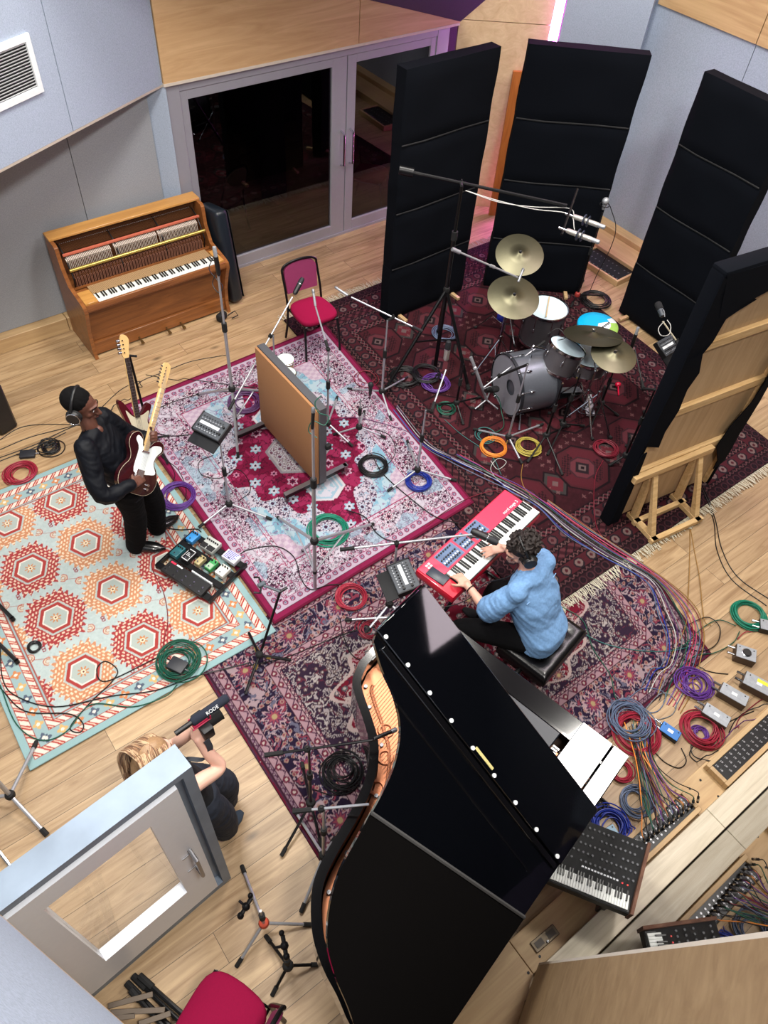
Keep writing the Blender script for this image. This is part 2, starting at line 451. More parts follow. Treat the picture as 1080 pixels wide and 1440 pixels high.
mb = MB(); mb.slab([A, B2, B2+w_*.012+V((0, 0, 0)), A+w_*.012], -n*.06); struct('trim_8', mb, MATS['pale_trim'])
root = struct('window_1', MB().bb((1.5, GY-.07, .05), (7.8, GY-.021, .14), r=.003), m_alug)
struct('pane', MB().slab([(A.x+.02, GY-.02, .14), (7.8, GY-.02, .14), (7.8, GY-.02, 4.2), (B2.x, GY-.02, 4.2)], (0, .01, 0)), glass('control_room_glass', (120, 120, 126), 2.2), root)
mb = MB(); mb.bb((.4, GY-.8, 0), (7.8, GY-.75, 4.2)); struct('wall_control_room', mb, m_dark)
# wall piece low at the bottom-left, over the aluminium door
a = P(-20, 1268, 2.08); b = P(200, 1462, 2.08)
d = (b-a).normalized(); nn = V((-d.y, d.x, 0))
if nn.dot(-a) > 0: nn = nn
out = nn if nn.dot(a) > 0 else -nn
a -= d*1.5; b += d*.6
if (P(0, 1400, 2.08)-a).dot(nn) > 0: side = nn
else: side = -nn
mb = MB(); mb.slab([(a.x, a.y, 2.08), (b.x, b.y, 2.08), (b.x, b.y, 2.12), (a.x, a.y, 2.12)], side*.1); struct('trim_9', mb, m_oakx)
mb = MB(); mb.slab([(a.x, a.y, 2.122), (b.x, b.y, 2.122), (b.x, b.y, 4.9), (a.x, a.y, 4.9)], side*.1); struct('wall_near_corner', mb, m_fab)
# aluminium door standing open at the bottom-left (door_2)
b0 = V((.229, 1.336, 0)); b1 = V((-.85, 1.226, 0)); ax = (b1-b0).normalized(); ny = V((ax.y, -ax.x, 0))
if ny.y < 0: ny = -ny
Lw = (b1-b0).length; Hd = 1.8
def dp(s_, t_, z): return b0+ax*s_+ny*t_+V((0, 0, z))
def dbox(mb, s0, s1, t0, t1, z0, z1, mi=0):
    mb.slab([dp(s0, t0, z0), dp(s1, t0, z0), dp(s1, t1, z0), dp(s0, t1, z0)], V((0, 0, z1-z0)), mi)
mb = MB(); dbox(mb, 0, .05, 0, .13, 0, Hd); dbox(mb, 0.05, Lw, 0, .13, Hd-.05, Hd); dbox(mb, Lw-.1, Lw, 0, .13, 0, Hd-.05); dbox(mb, .05, Lw-.1, 0, .13, 0, .06)
for (s0, s1) in ((.05, .11), ): dbox(mb, s0, s1, .05, .13, .06, Hd-.05)
door2 = struct('door_2', mb, mat('brushed_aluminium', (124, 138, 154), .5, .25, var=.5, scale=3.5))
mb = MB(); dbox(mb, .09, .25, -.01, .06, .1, Hd-.08); dbox(mb, .25, .74, -.01, .06, 1.56, Hd-.08); dbox(mb, .74, .98, -.01, .06, .1, Hd-.08); dbox(mb, .25, .74, -.01, .06, .1, .42)
struct('door_leaf', mb, mat('white_aluminium', (226, 230, 236), .4, .15, var=.03), door2)
mb = MB(); dbox(mb, .25, .74, .02, .028, .42, 1.56); struct('pane', mb, m_pane, door2)
mb = MB()
for zz in (.70, .92): mb.slab([dp(.14, -.012, zz), dp(.2, -.012, zz), dp(.2, -.012, zz+.012), dp(.14, -.012, zz+.012)], -ny*.004)
mb.tube([dp(.15, -.01, .66), dp(.15, -.07, .68), dp(.15, -.07, .96), dp(.15, -.01, .98)], .011, 8)
struct('door_handle', mb, m_steel, door2)
# ventilation grille on the upper left wall
def vent():
    nrm = (P(229, 122, zb)-P(0, 243, zb)); u = V((nrm.x, nrm.y, 0)).normalized(); n_ = V((-u.y, u.x, 0))
    if n_.y > 0: n_ = -n_
    p0 = P(0, 243, zb)
    c = [PP(x, y, p0, n_) for x, y in ((36, 46), (61, 127))]
    top, bot = c[0].z, c[1].z; x1 = (c[0]+c[1])/2
    t = Thing('vent_grille', 'white framed louvre grille set in the upper left fabric wall', 'vent', V((x1.x, x1.y, bot)))
    def q(s, z, o): return (x1-u*s)*1.0*V((1, 1, 0)).length/V((1, 1, 0)).length if False else V(((x1-u*s).x, (x1-u*s).y, z))+n_*o
    W = .75; mb = MB(); f = .045
    for s0, s1, z0, z1 in ((0, f, bot, top), (W-f, W, bot, top), (f, W-f, bot, bot+f), (f, W-f, top-f, top)):
        mb.slab([q(s0, z0, .0), q(s1, z0, .0), q(s1, z1, .0), q(s0, z1, .0)], n_*.02)
    t.part('frame', mb, m_white, w=True)
    mb = MB(); mb.slab([q(f, bot+f, .001), q(W-f, bot+f, .001), q(W-f, top-f, .001), q(f, top-f, .001)], n_*.002)
    t.part('backing', mb, m_black, w=True)
    k = 15; mb = MB()
    for i in range(k):
        z = bot+f+(top-bot-2*f)*(i+.5)/k; hh = (top-bot-2*f)/k*.24
        mb.slab([q(f, z-hh, .004), q(W-f, z-hh, .004), q(W-f, z+hh, .012), q(f, z+hh, .012)], n_*.004)
    t.part('louvres', mb, m_white, w=True)
vent()
# lights: soft ceiling panels
def area(name, loc, size, power, rgb=(255, 250, 242), tgt=None):
    l = bpy.data.lights.new(name, 'AREA'); l.shape = 'RECTANGLE'; l.size, l.size_y = size; l.energy = power; l.color = lin(rgb)[:3]
    o = bpy.data.objects.new(name, l); o.location = loc; COL.objects.link(o)
    if tgt is not None: o.rotation_euler = (V(tgt)-V(loc)).to_track_quat('-Z', 'Y').to_euler()
    return o
area('ceiling_light', (1.0, 3.6, 7.1), (1.6, 1.0), 290)
area('ceiling_light', (5.2, 1.1, 7.1), (1.3, 1.1), 230)
area('ceiling_light', (4.4, 4.2, 7.1), (1.4, 1.4), 260)
area('ceiling_light', (-.8, 5.4, 7.1), (1.2, 1.2), 200)
area('ceiling_light', (-1.2, 2.4, 7.1), (1.4, 1.0), 130)
area('ceiling_light', (6.9, 2.6, 7.0), (.8, 1.2), 110, (255, 236, 246))
def spot(name, loc, tgt, power, size=60, blend=.6, rgb=(255, 244, 226), r=.06):
    l = bpy.data.lights.new(name, 'SPOT'); l.energy = power; l.spot_size = math.radians(size); l.spot_blend = blend; l.color = lin(rgb)[:3]; l.shadow_soft_size = r
    o = bpy.data.objects.new(name, l); o.location = loc; COL.objects.link(o); o.rotation_euler = (V(tgt)-V(loc)).to_track_quat('-Z', 'Y').to_euler()
    return o
area('ceiling_light', (.75, -.85, 7.1), (.9, .6), 300, (255, 250, 244), (0, 1.2, 1.0))  # unseen aimed panel, added to brighten the aluminium door's face
spot('wall_spot', (1.6, 5.2, 6.9), (2.2, 6.95, 1.3), 60, 40, .9, (255, 236, 200), .1)
w = bpy.data.worlds.new('world'); SC.world = w; w.use_nodes = True
w.node_tree.nodes['Background'].inputs[0].default_value = (.8, .86, 1, 1); w.node_tree.nodes['Background'].inputs[1].default_value = .3
SC.view_settings.view_transform = 'Standard'; SC.view_settings.look = 'None'; SC.view_settings.gamma = 1; SC.view_settings.use_curve_mapping = False
SC.view_settings.exposure = 0.0
# ---------------------------------------------------------------- rugs (woven pattern worked out per knot)
def hash2(i, j, k=0):
    return np.modf(np.abs(np.sin(i*127.1+j*311.7+k*74.7)*43758.5453))[0]
def vnoise(x, y, k=0):
    xi, yi = np.floor(x), np.floor(y); xf, yf = x-xi, y-yi
    u, v = xf*xf*(3-2*xf), yf*yf*(3-2*yf)
    a, b, c, d = hash2(xi, yi, k), hash2(xi+1, yi, k), hash2(xi, yi+1, k), hash2(xi+1, yi+1, k)
    return a+(b-a)*u+(c-a)*v+(a-b-c+d)*u*v
def fbm(x, y, k=0, o=3):
    s = 0; a = .5
    for i in range(o): s = s+a*vnoise(x*2**i, y*2**i, k+i); a *= .5
    return s/(1-.5**o)
def C3(c): return np.array(c, float)
def put(img, mask, c, a=1.0):
    mask = mask.astype(float)[..., None]*a
    return img*(1-mask)+C3(c)*mask
def hexd(x, y):
    x, y = np.abs(x), np.abs(y)
    return np.maximum(x, x*.5+y*.8660)
def rosette(img, x, y, r, petals, cols, ph=0.0):
    d = np.hypot(x, y); a = np.arctan2(y, x)+ph
    e = r*(.78+.22*np.cos(petals*a))
    img = put(img, d < e, cols[0]); img = put(img, d < e*.78, cols[1]); img = put(img, (d < e*.55), cols[2]); img = put(img, d < r*.2, cols[3])
    return img
def cell(x, y, sx, sy, stag=True):
    j = np.floor(y/sy); ox = (np.mod(j, 2)*.5*sx) if stag else 0
    i = np.floor((x+ox)/sx); return (x+ox)-(i+.5)*sx, y-(j+.5)*sy, i, j
def vines(img, x, y, f, cols, w=.03, k=0):
    "curling thin stems and small leaves"
    wx = x+.06*(fbm(x*9, y*9, k+5)-.5)*3; wy = y+.06*(fbm(x*9+40, y*9, k+9)-.5)*3
    n1 = fbm(wx*f, wy*f, k, 2); n2 = fbm(wx*f+91, wy*f+17, k+3, 2)
    for i, (lv, c) in enumerate(((.38, cols[0]), (.5, cols[1]), (.62, cols[0]))): img = put(img, np.abs(n1-lv) < w, c)
    img = put(img, np.abs(n2-.5) < w*.8, cols[2])
    cx, cy, i, j = cell(x+.02*n1, y, .7/f, .7/f); h = hash2(i, j, k)
    dd = np.hypot(cx, cy)
    img = put(img, (dd < .2/f) & (h > .5), cols[3]); img = put(img, (dd < .1/f) & (h > .5), cols[1])
    return img
def rug_turquoise(x, y, W, Hh):
    base = C3((176, 192, 190)); img = np.ones(x.shape+(3,))*base
    img = img*(1+.10*(fbm(x*60, y*60, 1)-.5)[..., None])
    red, org, crm, dk = (172, 56, 58), (204, 134, 92), (232, 222, 208), (96, 72, 78)
    # lattice of medallions with alternating colour columns
    sx, sy = .45, .533
    i = np.floor((x-.325)/sx); j = np.floor((y-.215)/sy); ix = x-.55-i*sx; iy = y-.48-j*sy
    par = np.mod(np.floor((j+1)/2)+i+1, 2)
    q = hexd(iy*.92, ix*1.0)
    ang = np.arctan2(iy, ix); jag = .028*np.abs(np.mod(ang*30/(2*PI)*1.0, 1)-.5)*2
    outer = q < .190+jag*1.5
    field = outer & (q > .118)
    r_ = par[..., None]; colr = C3(red)*(1-r_)+C3(org)*r_
    m = field.astype(float)[..., None]; img = img*(1-m)+colr*m
    ring = np.floor(q/.022); aa = np.mod(ang*26/(2*PI)+ring*.5, 1)-.5
    dots = field & (np.abs(aa) < .26) & (np.abs(np.mod(q, .022)-.011) < .006) & (q > .125)
    img = put(img, dots, (240, 222, 190), .85)
    img = put(img, q < .125, (176, 190, 184)); img = put(img, q < .112, (176, 58, 54)); img = put(img, q < .088, crm); img = put(img, q < .078, (170, 182, 174))
    fl = np.hypot(ix, iy); img = put(img, fl < .030+.014*np.cos(ang*8), (206, 128, 70)); img = put(img, fl < .018, (236, 220, 180)); img = put(img, fl < .008, (120, 52, 50))
    # small roundels and eights in between
    jx = np.mod(x-.55, sx)-sx/2; jy = np.mod(y-.48, sy)-sy/2
    for ox, oy, rr in ((-.05, .04, .036), (.05, -.05, .036)):
        d = np.hypot(jx-ox, jy-oy); mk = (q > .24)
        img = put(img, (d < rr) & mk, (188, 92, 76)); img = put(img, (d < rr*.8) & mk, (206, 190, 166)); img = put(img, (d < rr*.5) & mk, (176, 110, 84))
        img = put(img, (d < rr*.35) & mk, (198, 196, 184))
    e8 = np.minimum(np.abs(np.hypot(jx-.06, jy-.05)-.011), np.abs(np.hypot(jx-.06, jy-.073)-.011)) < .004
    img = put(img, e8, (150, 52, 66))
    ln = (np.abs(jx*.5+jy) < .002) & (q > .24); img = put(img, ln, (168, 96, 86))
    # borders
    e = np.minimum(np.minimum(x, W-x), np.minimum(y, Hh-y)); along = np.where((np.minimum(x, W-x) < np.minimum(y, Hh-y)), y, x)
    def stripe(a, b, c0, c1, per):
        nonlocal img
        m_ = (e >= a) & (e < b); img = put(img, m_, c0)
        t = np.mod(along/per+(e-a)/(b-a)*.6, 1); img = put(img, m_ & (t < .5), c1)
        img = put(img, m_ & (t < .34) & (t > .2), (232, 196, 170))
    m_ = e < .27; img = put(img, m_, (146, 176, 178))
    stripe(.055, .105, (222, 212, 196), (186, 52, 48), .075)
    stripe(.20, .245, (222, 212, 196), (186, 52, 48), .07)
    m_ = (e >= .112) & (e < .193); cxx = np.mod(along, .11)-.055; cy = e-.152; par2 = np.mod(np.floor(along/.11), 3)
    dd = np.hypot(cxx, cy); star = dd < .03+.008*np.cos(np.arctan2(cy, cxx)*4)
    for k_, c in enumerate(((210, 128, 74), (84, 96, 116), (214, 172, 104))): img = put(img, m_ & star & (par2 == k_), c)
    img = put(img, m_ & (dd < .012), (226, 220, 204))
    for t in (.052, .108, .197, .248, .268): img = put(img, np.abs(e-t) < .0035, (166, 82, 72))
    img = put(img, e < .052, (140, 178, 180))
    return img
def rug_pink(x, y, W, Hh):
    crm = (204, 194, 208); img = np.ones(x.shape+(3,))*C3(crm)
    img = img*(1+.22*(fbm(x*30, y*30, 4)-.5)[..., None])
    X_, Y_ = x-W/2, y-Hh/2
    def floral(im, mk, k, dark, mid, pale, sx=.21):
        cx, cy, i, j = cell(x, y, sx, sx*.9); h = hash2(i, j, k); d = np.hypot(cx, cy); a = np.arctan2(cy, cx)
        n_ = fbm(x*26, y*26, k+2)
        im = put(im, mk & (np.abs(n_-.45) < .035), dark, .65); im = put(im, mk & (np.abs(n_-.62) < .03), mid, .8)
        big = h > .45; rr = np.where(big, .075, .035)
        e = rr*(.75+.25*np.cos(a*8))
        im = put(im, mk & (d < e), dark); im = put(im, mk & (d < e*.72), pale); im = put(im, mk & (d < e*.5) & (np.cos(a*8) > 0), mid); im = put(im, mk & (d < rr*.22), dark)
        return im
    allm = np.ones(x.shape, bool)
    img = floral(img, allm, 21, (66, 28, 52), (166, 50, 92), (220, 212, 220), .23); img = floral(img, fbm(x*4, y*4, 15) > .45, 23, (72, 30, 58), (150, 70, 110), (206, 200, 214), .15)
    blot = fbm(x*6, y*6, 31); img = put(img, blot > .68, (140, 184, 204), .6)
    e = np.minimum(np.minimum(x, W-x), np.minimum(y, Hh-y))
    inner = e > .40
    # light blue corners and pink lobes inside the inner field
    dia = np.abs(X_)/(W/2-.40)+np.abs(Y_)/(Hh/2-.40)
    img = put(img, inner, (192, 164, 188)); sc = inner & (np.mod(np.floor(x/.045)+np.floor(y/.035), 2) == 0); img = put(img, sc, (214, 196, 208), .7)
    bl = inner & (dia < 1.62+.05*np.cos(np.arctan2(Y_, X_)*24)); img = put(img, bl, (128, 182, 206)); img = put(img, bl & (fbm(x*22, y*22, 8) > .5), (184, 204, 214), .8)
    img = put(img, bl & (np.abs(fbm(x*18, y*18, 12)-.5) < .03), (132, 96, 142), .7)
    lav = inner & (dia < 1.30+.05*np.cos(np.arctan2(Y_, X_)*16)); img = put(img, lav, (204, 192, 206)); img = floral(img, lav, 41, (70, 40, 72), (140, 176, 200), (208, 200, 214), .13)
    mag = inner & (dia < 1.05+.09*np.cos(np.arctan2(Y_, X_)*12)); img = put(img, mag, (132, 14, 56)); img = put(img, mag & (fbm(x*14, y*14, 55) > .55), (176, 36, 88), .8); img = put(img, mag & (np.abs(fbm(x*20, y*20, 57)-.5) < .03), (70, 16, 40), .8)
    cx, cy, i, j = cell(x, y, .19, .17); d = np.hypot(cx, cy); a = np.arctan2(cy, cx); h = hash2(i, j, 77)
    for lo, c1, c2 in ((.66, (206, 160, 184), (120, 14, 60)), (.4, (150, 188, 208), (206, 196, 210)), (.0, (134, 12, 56), (206, 120, 156))):
        mk = mag & (h >= lo) & (h < lo+.34); ee = .055*(.8+.2*np.cos(a*6)); img = put(img, mk & (d < ee), c1); img = put(img, mk & (d < ee*.6), c2); img = put(img, mk & (d < .012), (60, 20, 44))
    q = hexd(X_, Y_); img = put(img, q < .26, (150, 140, 150)); img = put(img, q < .24, (176, 170, 170)); img = floral(img, q < .23, 61, (110, 60, 84), (150, 150, 160), (200, 190, 196), .09)
    for s_, t_ in ((1, 1), (1, -1), (-1, 1), (-1, -1)):
        q = hexd(X_-s_*.02, Y_-t_*.50); img = put(img, q < .14, (206, 200, 206)); img = put(img, q < .12, (150, 186, 204)); img = put(img, (q < .1) & (fbm(x*30, y*30, 3) > .5), (198, 196, 210))
    for a0, b0_, c in ((.0, .018, (112, 16, 50)), (.018, .060, (150, 24, 74)), (.060, .066, (96, 30, 60)), (.135, .142, (176, 60, 110)), (.36, .368, (170, 50, 100)), (.395, .402, (170, 50, 100))):
        img = put(img, (e >= a0) & (e < b0_), c)
    m_ = (e >= .018) & (e < .060) & (fbm(x*24, y*24, 2) > .58); img = put(img, m_, (140, 22, 66), .7)
    along = np.where((np.minimum(x, W-x) < np.minimum(y, Hh-y)), y, x)
    m_ = (e >= .066) & (e < .135); t = np.mod(along, .07)-.035; img = put(img, m_, (196, 176, 196)); img = put(img, m_ & (np.abs(np.hypot(t, e-.108)-.018) < .006), (150, 64, 104)); img = put(img, m_ & (np.hypot(t, e-.108) < .009), (110, 120, 150))
    return img
def rug_burgundy(x, y, W, Hh):
    img = np.ones(x.shape+(3,))*C3((70, 18, 28)); img = img*(1+.35*(fbm(x*35, y*35, 6)-.5)[..., None])
    dk, rd, pk, gr = (34, 14, 22), (90, 24, 34), (118, 84, 84), (64, 56, 56)
    e = np.minimum(np.minimum(x, W-x), np.minimum(y, Hh-y)); along = np.where((np.minimum(x, W-x) < np.minimum(y, Hh-y)), y, x)
    # field of octagons and lozenges
    sx, sy = .72, .62
    cx, cy, i, j = cell(x, y, sx, sy); q = np.maximum(np.maximum(np.abs(cx), np.abs(cy)), (np.abs(cx)+np.abs(cy))*.72)
    img = put(img, q < .27, dk); img = put(img, q < .25, rd); tri = np.mod(np.floor(cx/.02)+np.floor(cy/.02), 2) == 0
    img = put(img, (q < .23) & (cx*cy > 0), (104, 22, 36)); img = put(img, (q < .2) & tri & (cx*cy < 0), dk, .7)
    img = put(img, q < .13, (70, 30, 40)); img = put(img, q < .115, (120, 40, 52)); dm = np.abs(cx)+np.abs(cy); img = put(img, dm < .09, (44, 26, 34)); img = put(img, dm < .05, pk); img = put(img, dm < .025, dk)
    gx, gy, i2, j2 = cell(x+sx/2, y, sx, sy); d2 = np.abs(gx)+np.abs(gy); mk = q > .275
    img = put(img, mk & (d2 < .17), dk); img = put(img, mk & (d2 < .15), gr); img = put(img, mk & (d2 < .11), (120, 26, 40)); img = put(img, mk & (d2 < .04), pk)
    vx, vy, i3, j3 = cell(x, y, .09, .08); h = hash2(i3, j3, 5); s3 = np.hypot(vx, vy) < .016+.01*np.cos(np.arctan2(vy, vx)*4)
    img = put(img, mk & s3 & (h > .5), (140, 78, 80), .8)
    # many narrow borders
    m_ = e < .62; img = put(img, m_, (62, 18, 28))
    def band(a, b, c0, per, c1, c2, shape='oct'):
        nonlocal img
        mk = (e >= a) & (e < b); img = put(img, mk, c0); t = np.mod(along, per)-per/2; w_ = (b-a)/2; v = e-(a+b)/2
        if shape == 'oct':
            qq = np.maximum(np.maximum(abs(t), abs(v)), (abs(t)+abs(v))*.72); img = put(img, mk & (qq < w_*.85), c1); img = put(img, mk & (qq < w_*.6), c2); img = put(img, mk & (qq < w_*.25), c0)
        elif shape == 'zig':
            z = np.abs(np.mod(along/per, 1)-.5)*2*w_*1.6-w_*.8; img = put(img, mk & (np.abs(v-z) < w_*.3), c1)
        else:
            img = put(img, mk & (np.mod(t+v*1.2, per) < per*.45), c1); img = put(img, mk & (np.mod(t-v*1.2, per) < per*.2), c2)
        for g in (a, b): img = put(img, np.abs(e-g) < .004, (24, 14, 20))
    band(.0, .09, (52, 18, 28), .09, (84, 36, 46), (34, 18, 28)); band(.09, .13, (40, 16, 24), .05, (118, 60, 66), dk, 'zig')
    band(.13, .25, (92, 22, 34), .15, (40, 26, 36), (132, 96, 92)); band(.25, .29, dk, .05, (136, 72, 74), rd, 'zig')
    band(.29, .38, (70, 20, 30), .10, (110, 40, 50), (34, 18, 26), 'diag'); band(.38, .42, (38, 18, 26), .045, (128, 76, 76), rd, 'zig')
    band(.42, .54, (86, 22, 34), .14, (34, 28, 38), (116, 62, 66)); band(.54, .60, dk, .06, (124, 40, 54), (132, 90, 90), 'diag')
    return img
def rug_floral(x, y, W, Hh):
    navy, crim, crm, rose, grn = (40, 24, 56), (142, 14, 40), (196, 172, 166), (178, 96, 118), (92, 96, 96)
    img = np.ones(x.shape+(3,))*C3(navy)
    X_, Y_ = x-W/2, y-Hh/2
    e = np.minimum(np.minimum(x, W-x), np.minimum(y, Hh-y)); along = np.where((np.minimum(x, W-x) < np.minimum(y, Hh-y)), y, x)
    img = vines(img, x, y, 13, ((182, 150, 158), (150, 48, 72), (104, 100, 128), (176, 130, 116)), .030, 3)
    # central crimson ground with scalloped edge
    ang = np.arctan2(Y_*1.5, X_); rad = np.hypot(X_/1.26, Y_/.70)*1.0
    sc = .86+.05*np.cos(ang*18)+.04*np.cos(ang*7)
    core = rad < sc
    img = put(img, (rad < sc+.02), crm); img = put(img, core, crim)
    cim = np.ones(x.shape+(3,))*C3(crim); cim = cim*(1+.25*(fbm(x*14, y*14, 9)-.5)[..., None])
    cim = vines(cim, x, y, 10, ((196, 130, 140), (206, 178, 170), (70, 30, 60), (96, 100, 104)), .022, 17)
    cx, cy, i, j = cell(x, y, .26, .22); cim = rosette(cim, cx, cy, .07, 8, ((200, 170, 170), (60, 26, 52), (176, 110, 104), (214, 190, 120)))
    mk = core[..., None].astype(float); img = img*(1-mk)+cim*mk
    # corner panels with cream arabesques
    mid = (~core) & (e > .46)
    bim = np.ones(x.shape+(3,))*C3((54, 32, 58)); bim = vines(bim, x, y, 15, ((176, 160, 162), (190, 176, 172), (110, 36, 58), (120, 92, 90)), .026, 29)
    mk = mid[..., None].astype(float); img = img*(1-mk)+bim*mk
    img = put(img, (~core) & (rad < sc+.03) & (e > .46), (206, 176, 170))
    # big rosettes of the main border
    m_ = (e > .13) & (e < .36); t = np.mod(along, .42)-.21; v = e-.245
    rim = rosette(img.copy(), t, v, .095, 10, ((198, 150, 158), (92, 40, 84), (168, 60, 84), (190, 158, 104))); mk = m_[..., None].astype(float); img = img*(1-mk)+rim*mk
    def band(a, b, c0, per, c1):
        nonlocal img
        mk = (e >= a) & (e < b); img = put(img, mk, c0); tt = np.mod(along, per)-per/2; vv = e-(a+b)/2; w_ = (b-a)/2
        dd = np.hypot(tt, vv); img = put(img, mk & (dd < w_*.7), c1); img = put(img, mk & (dd < w_*.3), (206, 180, 170))
        img = put(img, mk & (np.abs(vv-w_*.6*np.sin(along/per*PI*2+1.5)) < .006) & (dd > w_*.7), (84, 40, 70))
        for g in (a, b): img = put(img, np.abs(e-g) < .004, (66, 26, 46))
    band(.0, .028, (126, 14, 44), .5, (126, 14, 44)); band(.028, .06, (150, 110, 130), .05, (110, 70, 96))
    band(.06, .125, (186, 138, 150), .10, (124, 34, 60)); band(.365, .43, (186, 138, 150), .10, (124, 34, 60)); band(.43, .455, (206, 168, 168), .05, (150, 60, 90))
    return img
def rug(name, label, quad, W, Hh, fn, z, step, gain=1.0, sat=1.0, fringe=None, th=.008):
    "quad: corners at (0,0),(W,0),(W,H),(0,H)"
    nx, ny = int(W/step), int(Hh/step)
    u, v = np.meshgrid(np.linspace(0, 1, nx+1), np.linspace(0, 1, ny+1))
    q = [np.array([p[0], p[1]]) for p in quad]
    p = (q[0]*(1-u[..., None])+q[1]*u[..., None])*(1-v[..., None])+(q[3]*(1-u[..., None])+q[2]*u[..., None])*v[..., None]
    img = fn(u*W, v*Hh, W, Hh); lum = img.mean(-1, keepdims=True); img = (lum+(img-lum)*sat)*gain; img = np.clip(img, 0, 255)/255
    img = np.where(img <= .04045, img/12.92, ((img+.055)/1.055)**2.4)
    zz = z+th+.0025*fbm(u*W*3, v*Hh*3, 71)+.0012*np.sin(u*W*9+v*3)
    co = np.concatenate([p, zz[..., None]], 2).reshape(-1, 3)
    idx = np.arange((nx+1)*(ny+1)).reshape(ny+1, nx+1)
    faces = np.stack([idx[:-1, :-1], idx[:-1, 1:], idx[1:, 1:], idx[1:, :-1]], -1).reshape(-1, 4)
    # hem down to the floor
    rim = np.concatenate([idx[0, :], idx[1:, -1], idx[-1, :-1][::-1], idx[1:-1, 0][::-1]])
    low = co[rim].copy(); low[:, 2] = z; n0 = len(co); co = np.vstack([co, low]); k = len(rim); a = np.arange(k); b = (a+1) % k
    skirt = np.stack([rim[a], n0+a, n0+b, rim[b]], -1); faces = np.vstack([faces, skirt])
    loc = np.array([q[0][0], q[0][1], z]); co = co-loc
    me = bpy.data.meshes.new(name); me.vertices.add(len(co)); me.vertices.foreach_set('co', co.ravel().astype(np.float32))
    me.loops.add(faces.size); me.loops.foreach_set('vertex_index', faces.ravel().astype(np.int32))
    me.polygons.add(len(faces)); me.polygons.foreach_set('loop_start', (np.arange(len(faces))*4).astype(np.int32)); me.polygons.foreach_set('loop_total', np.full(len(faces), 4, np.int32))
    me.update(calc_edges=True)
    ca_ = me.color_attributes.new('col', 'FLOAT_COLOR', 'POINT'); c4 = np.ones((len(co), 4), np.float32); c4[:n0, :3] = img.reshape(-1, 3); c4[n0:, :3] = img.reshape(-1, 3)[rim]
    ca_.data.foreach_set('color', c4.ravel())
    me.materials.append(colattr('woven_pile')); me.shade_smooth()
    o = bpy.data.objects.new(name, me); o.location = loc; COL.objects.link(o); tag(o, label, 'rug')
    for (A_, B_, d_) in (fringe or ()):
        mb = MB(); A_, B_ = V(A_), V(B_); n = int((B_-A_).length/.011)
        for i in range(n):
            p0 = A_.lerp(B_, (i+RN.random()*.6)/n); L = .06+RN.random()*.05; dx = RN.uniform(-.02, .02)
            u_ = V(d_).normalized(); s_ = (B_-A_).normalized()
            mb.tube([p0+V((0, 0, z+.006)), p0+u_*L*.5+s_*dx+V((0, 0, z+.008)), p0+u_*L+s_*dx*2+V((0, 0, z+.004))], .003, 4)
        mb.v = [(p[0]-loc[0], p[1]-loc[1], p[2]-loc[2]) for p in mb.v]
        f = bpy.data.objects.new('fringe', mesh_of('fringe', mb, mat('rug_fringe', (196, 190, 170), .95))); COL.objects.link(f); f.parent = o; f['label'] = 'cream cotton fringe'; f['kind'] = 'stuff'
    return o
rug('rug', 'purple and crimson floral rug under the grand piano', [(.71, .60), (3.97, .60), (4.52, 2.80), (.74, 2.80)], 3.5, 2.2, rug_floral, .0, .0062, .76, .76)
rug('rug', 'large dark burgundy patterned rug under the drum kit', [(3.05, 1.60), (6.35, 1.58), (6.65, 5.86), (3.4, 5.84)], 3.35, 4.25, rug_burgundy, .012, .0078, .80, .66,
    fringe=[((3.05, 1.60, 0), (6.35, 1.58, 0), (0, -1, 0)), ((3.4, 5.84, 0), (6.65, 5.86, 0), (0, 1, 0))])
rug('rug', 'pink and pale blue floral rug with crimson middle, under the brown screen', [(1.36, 2.69), (3.42, 2.76), (3.72, 5.52), (1.42, 5.50)], 2.15, 2.78, rug_pink, .026, .0055, .84, .84)
rug('rug', 'turquoise rug of red and orange medallions under the guitarist', [(-.50, 2.65), (1.345, 2.64), (1.37, 5.10), (-.45, 5.10)], 1.85, 2.46, rug_turquoise, .012, .0052, .92, .84)
ZR1, ZR2, ZR3, ZR4 = .023, .037, .023, .011
# ---------------------------------------------------------------- furniture and screens
# upright piano (parallel to the far wall)
m_pw = wood('piano_wood', (112, 66, 34), (156, 98, 52), 0, .7, .3)
m_pwl = wood('piano_lid_wood', (176, 124, 62), (206, 154, 84), 0, .7, .3)
m_pwd = wood('piano_inner_wood', (84, 52, 32), (116, 74, 46), 0, .9, .5)
m_key = mat('white_key', (226, 230, 226), .3); m_keyb = mat('black_key', (16, 16, 18), .3)
m_brass = mat('brass', (200, 176, 96), .3, .8)
def keys(t, x0, pitch, nwhite, start, y_front, y_back, z, lw=.0, parent=None, hw=.012, hb=.011, bl=.62, local=None):
    "individual keys; start = scale position of the first white key (0=C)"
    wm = MB().box((0, 0, 0), (pitch*.94, abs(y_back-y_front), hw), r=.0008)
    wme = mesh_of('white_key', wm, m_key)
    bme = mesh_of('black_key', MB().box((0, 0, 0), (pitch*.55, abs(y_back-y_front)*bl, hb), r=.001), m_keyb)
    for i in range(nwhite):
        o = t.inst('white_key', wme, (x0+pitch*(i+.5), (y_front+y_back)/2, z), parent)
        if (start+i) % 7 not in (2, 6) and i < nwhite-1:
            t.inst('black_key', bme, (x0+pitch*(i+1), y_back-(y_back-y_front)*bl/2, z+hw/2+hb/2-.0005), parent)
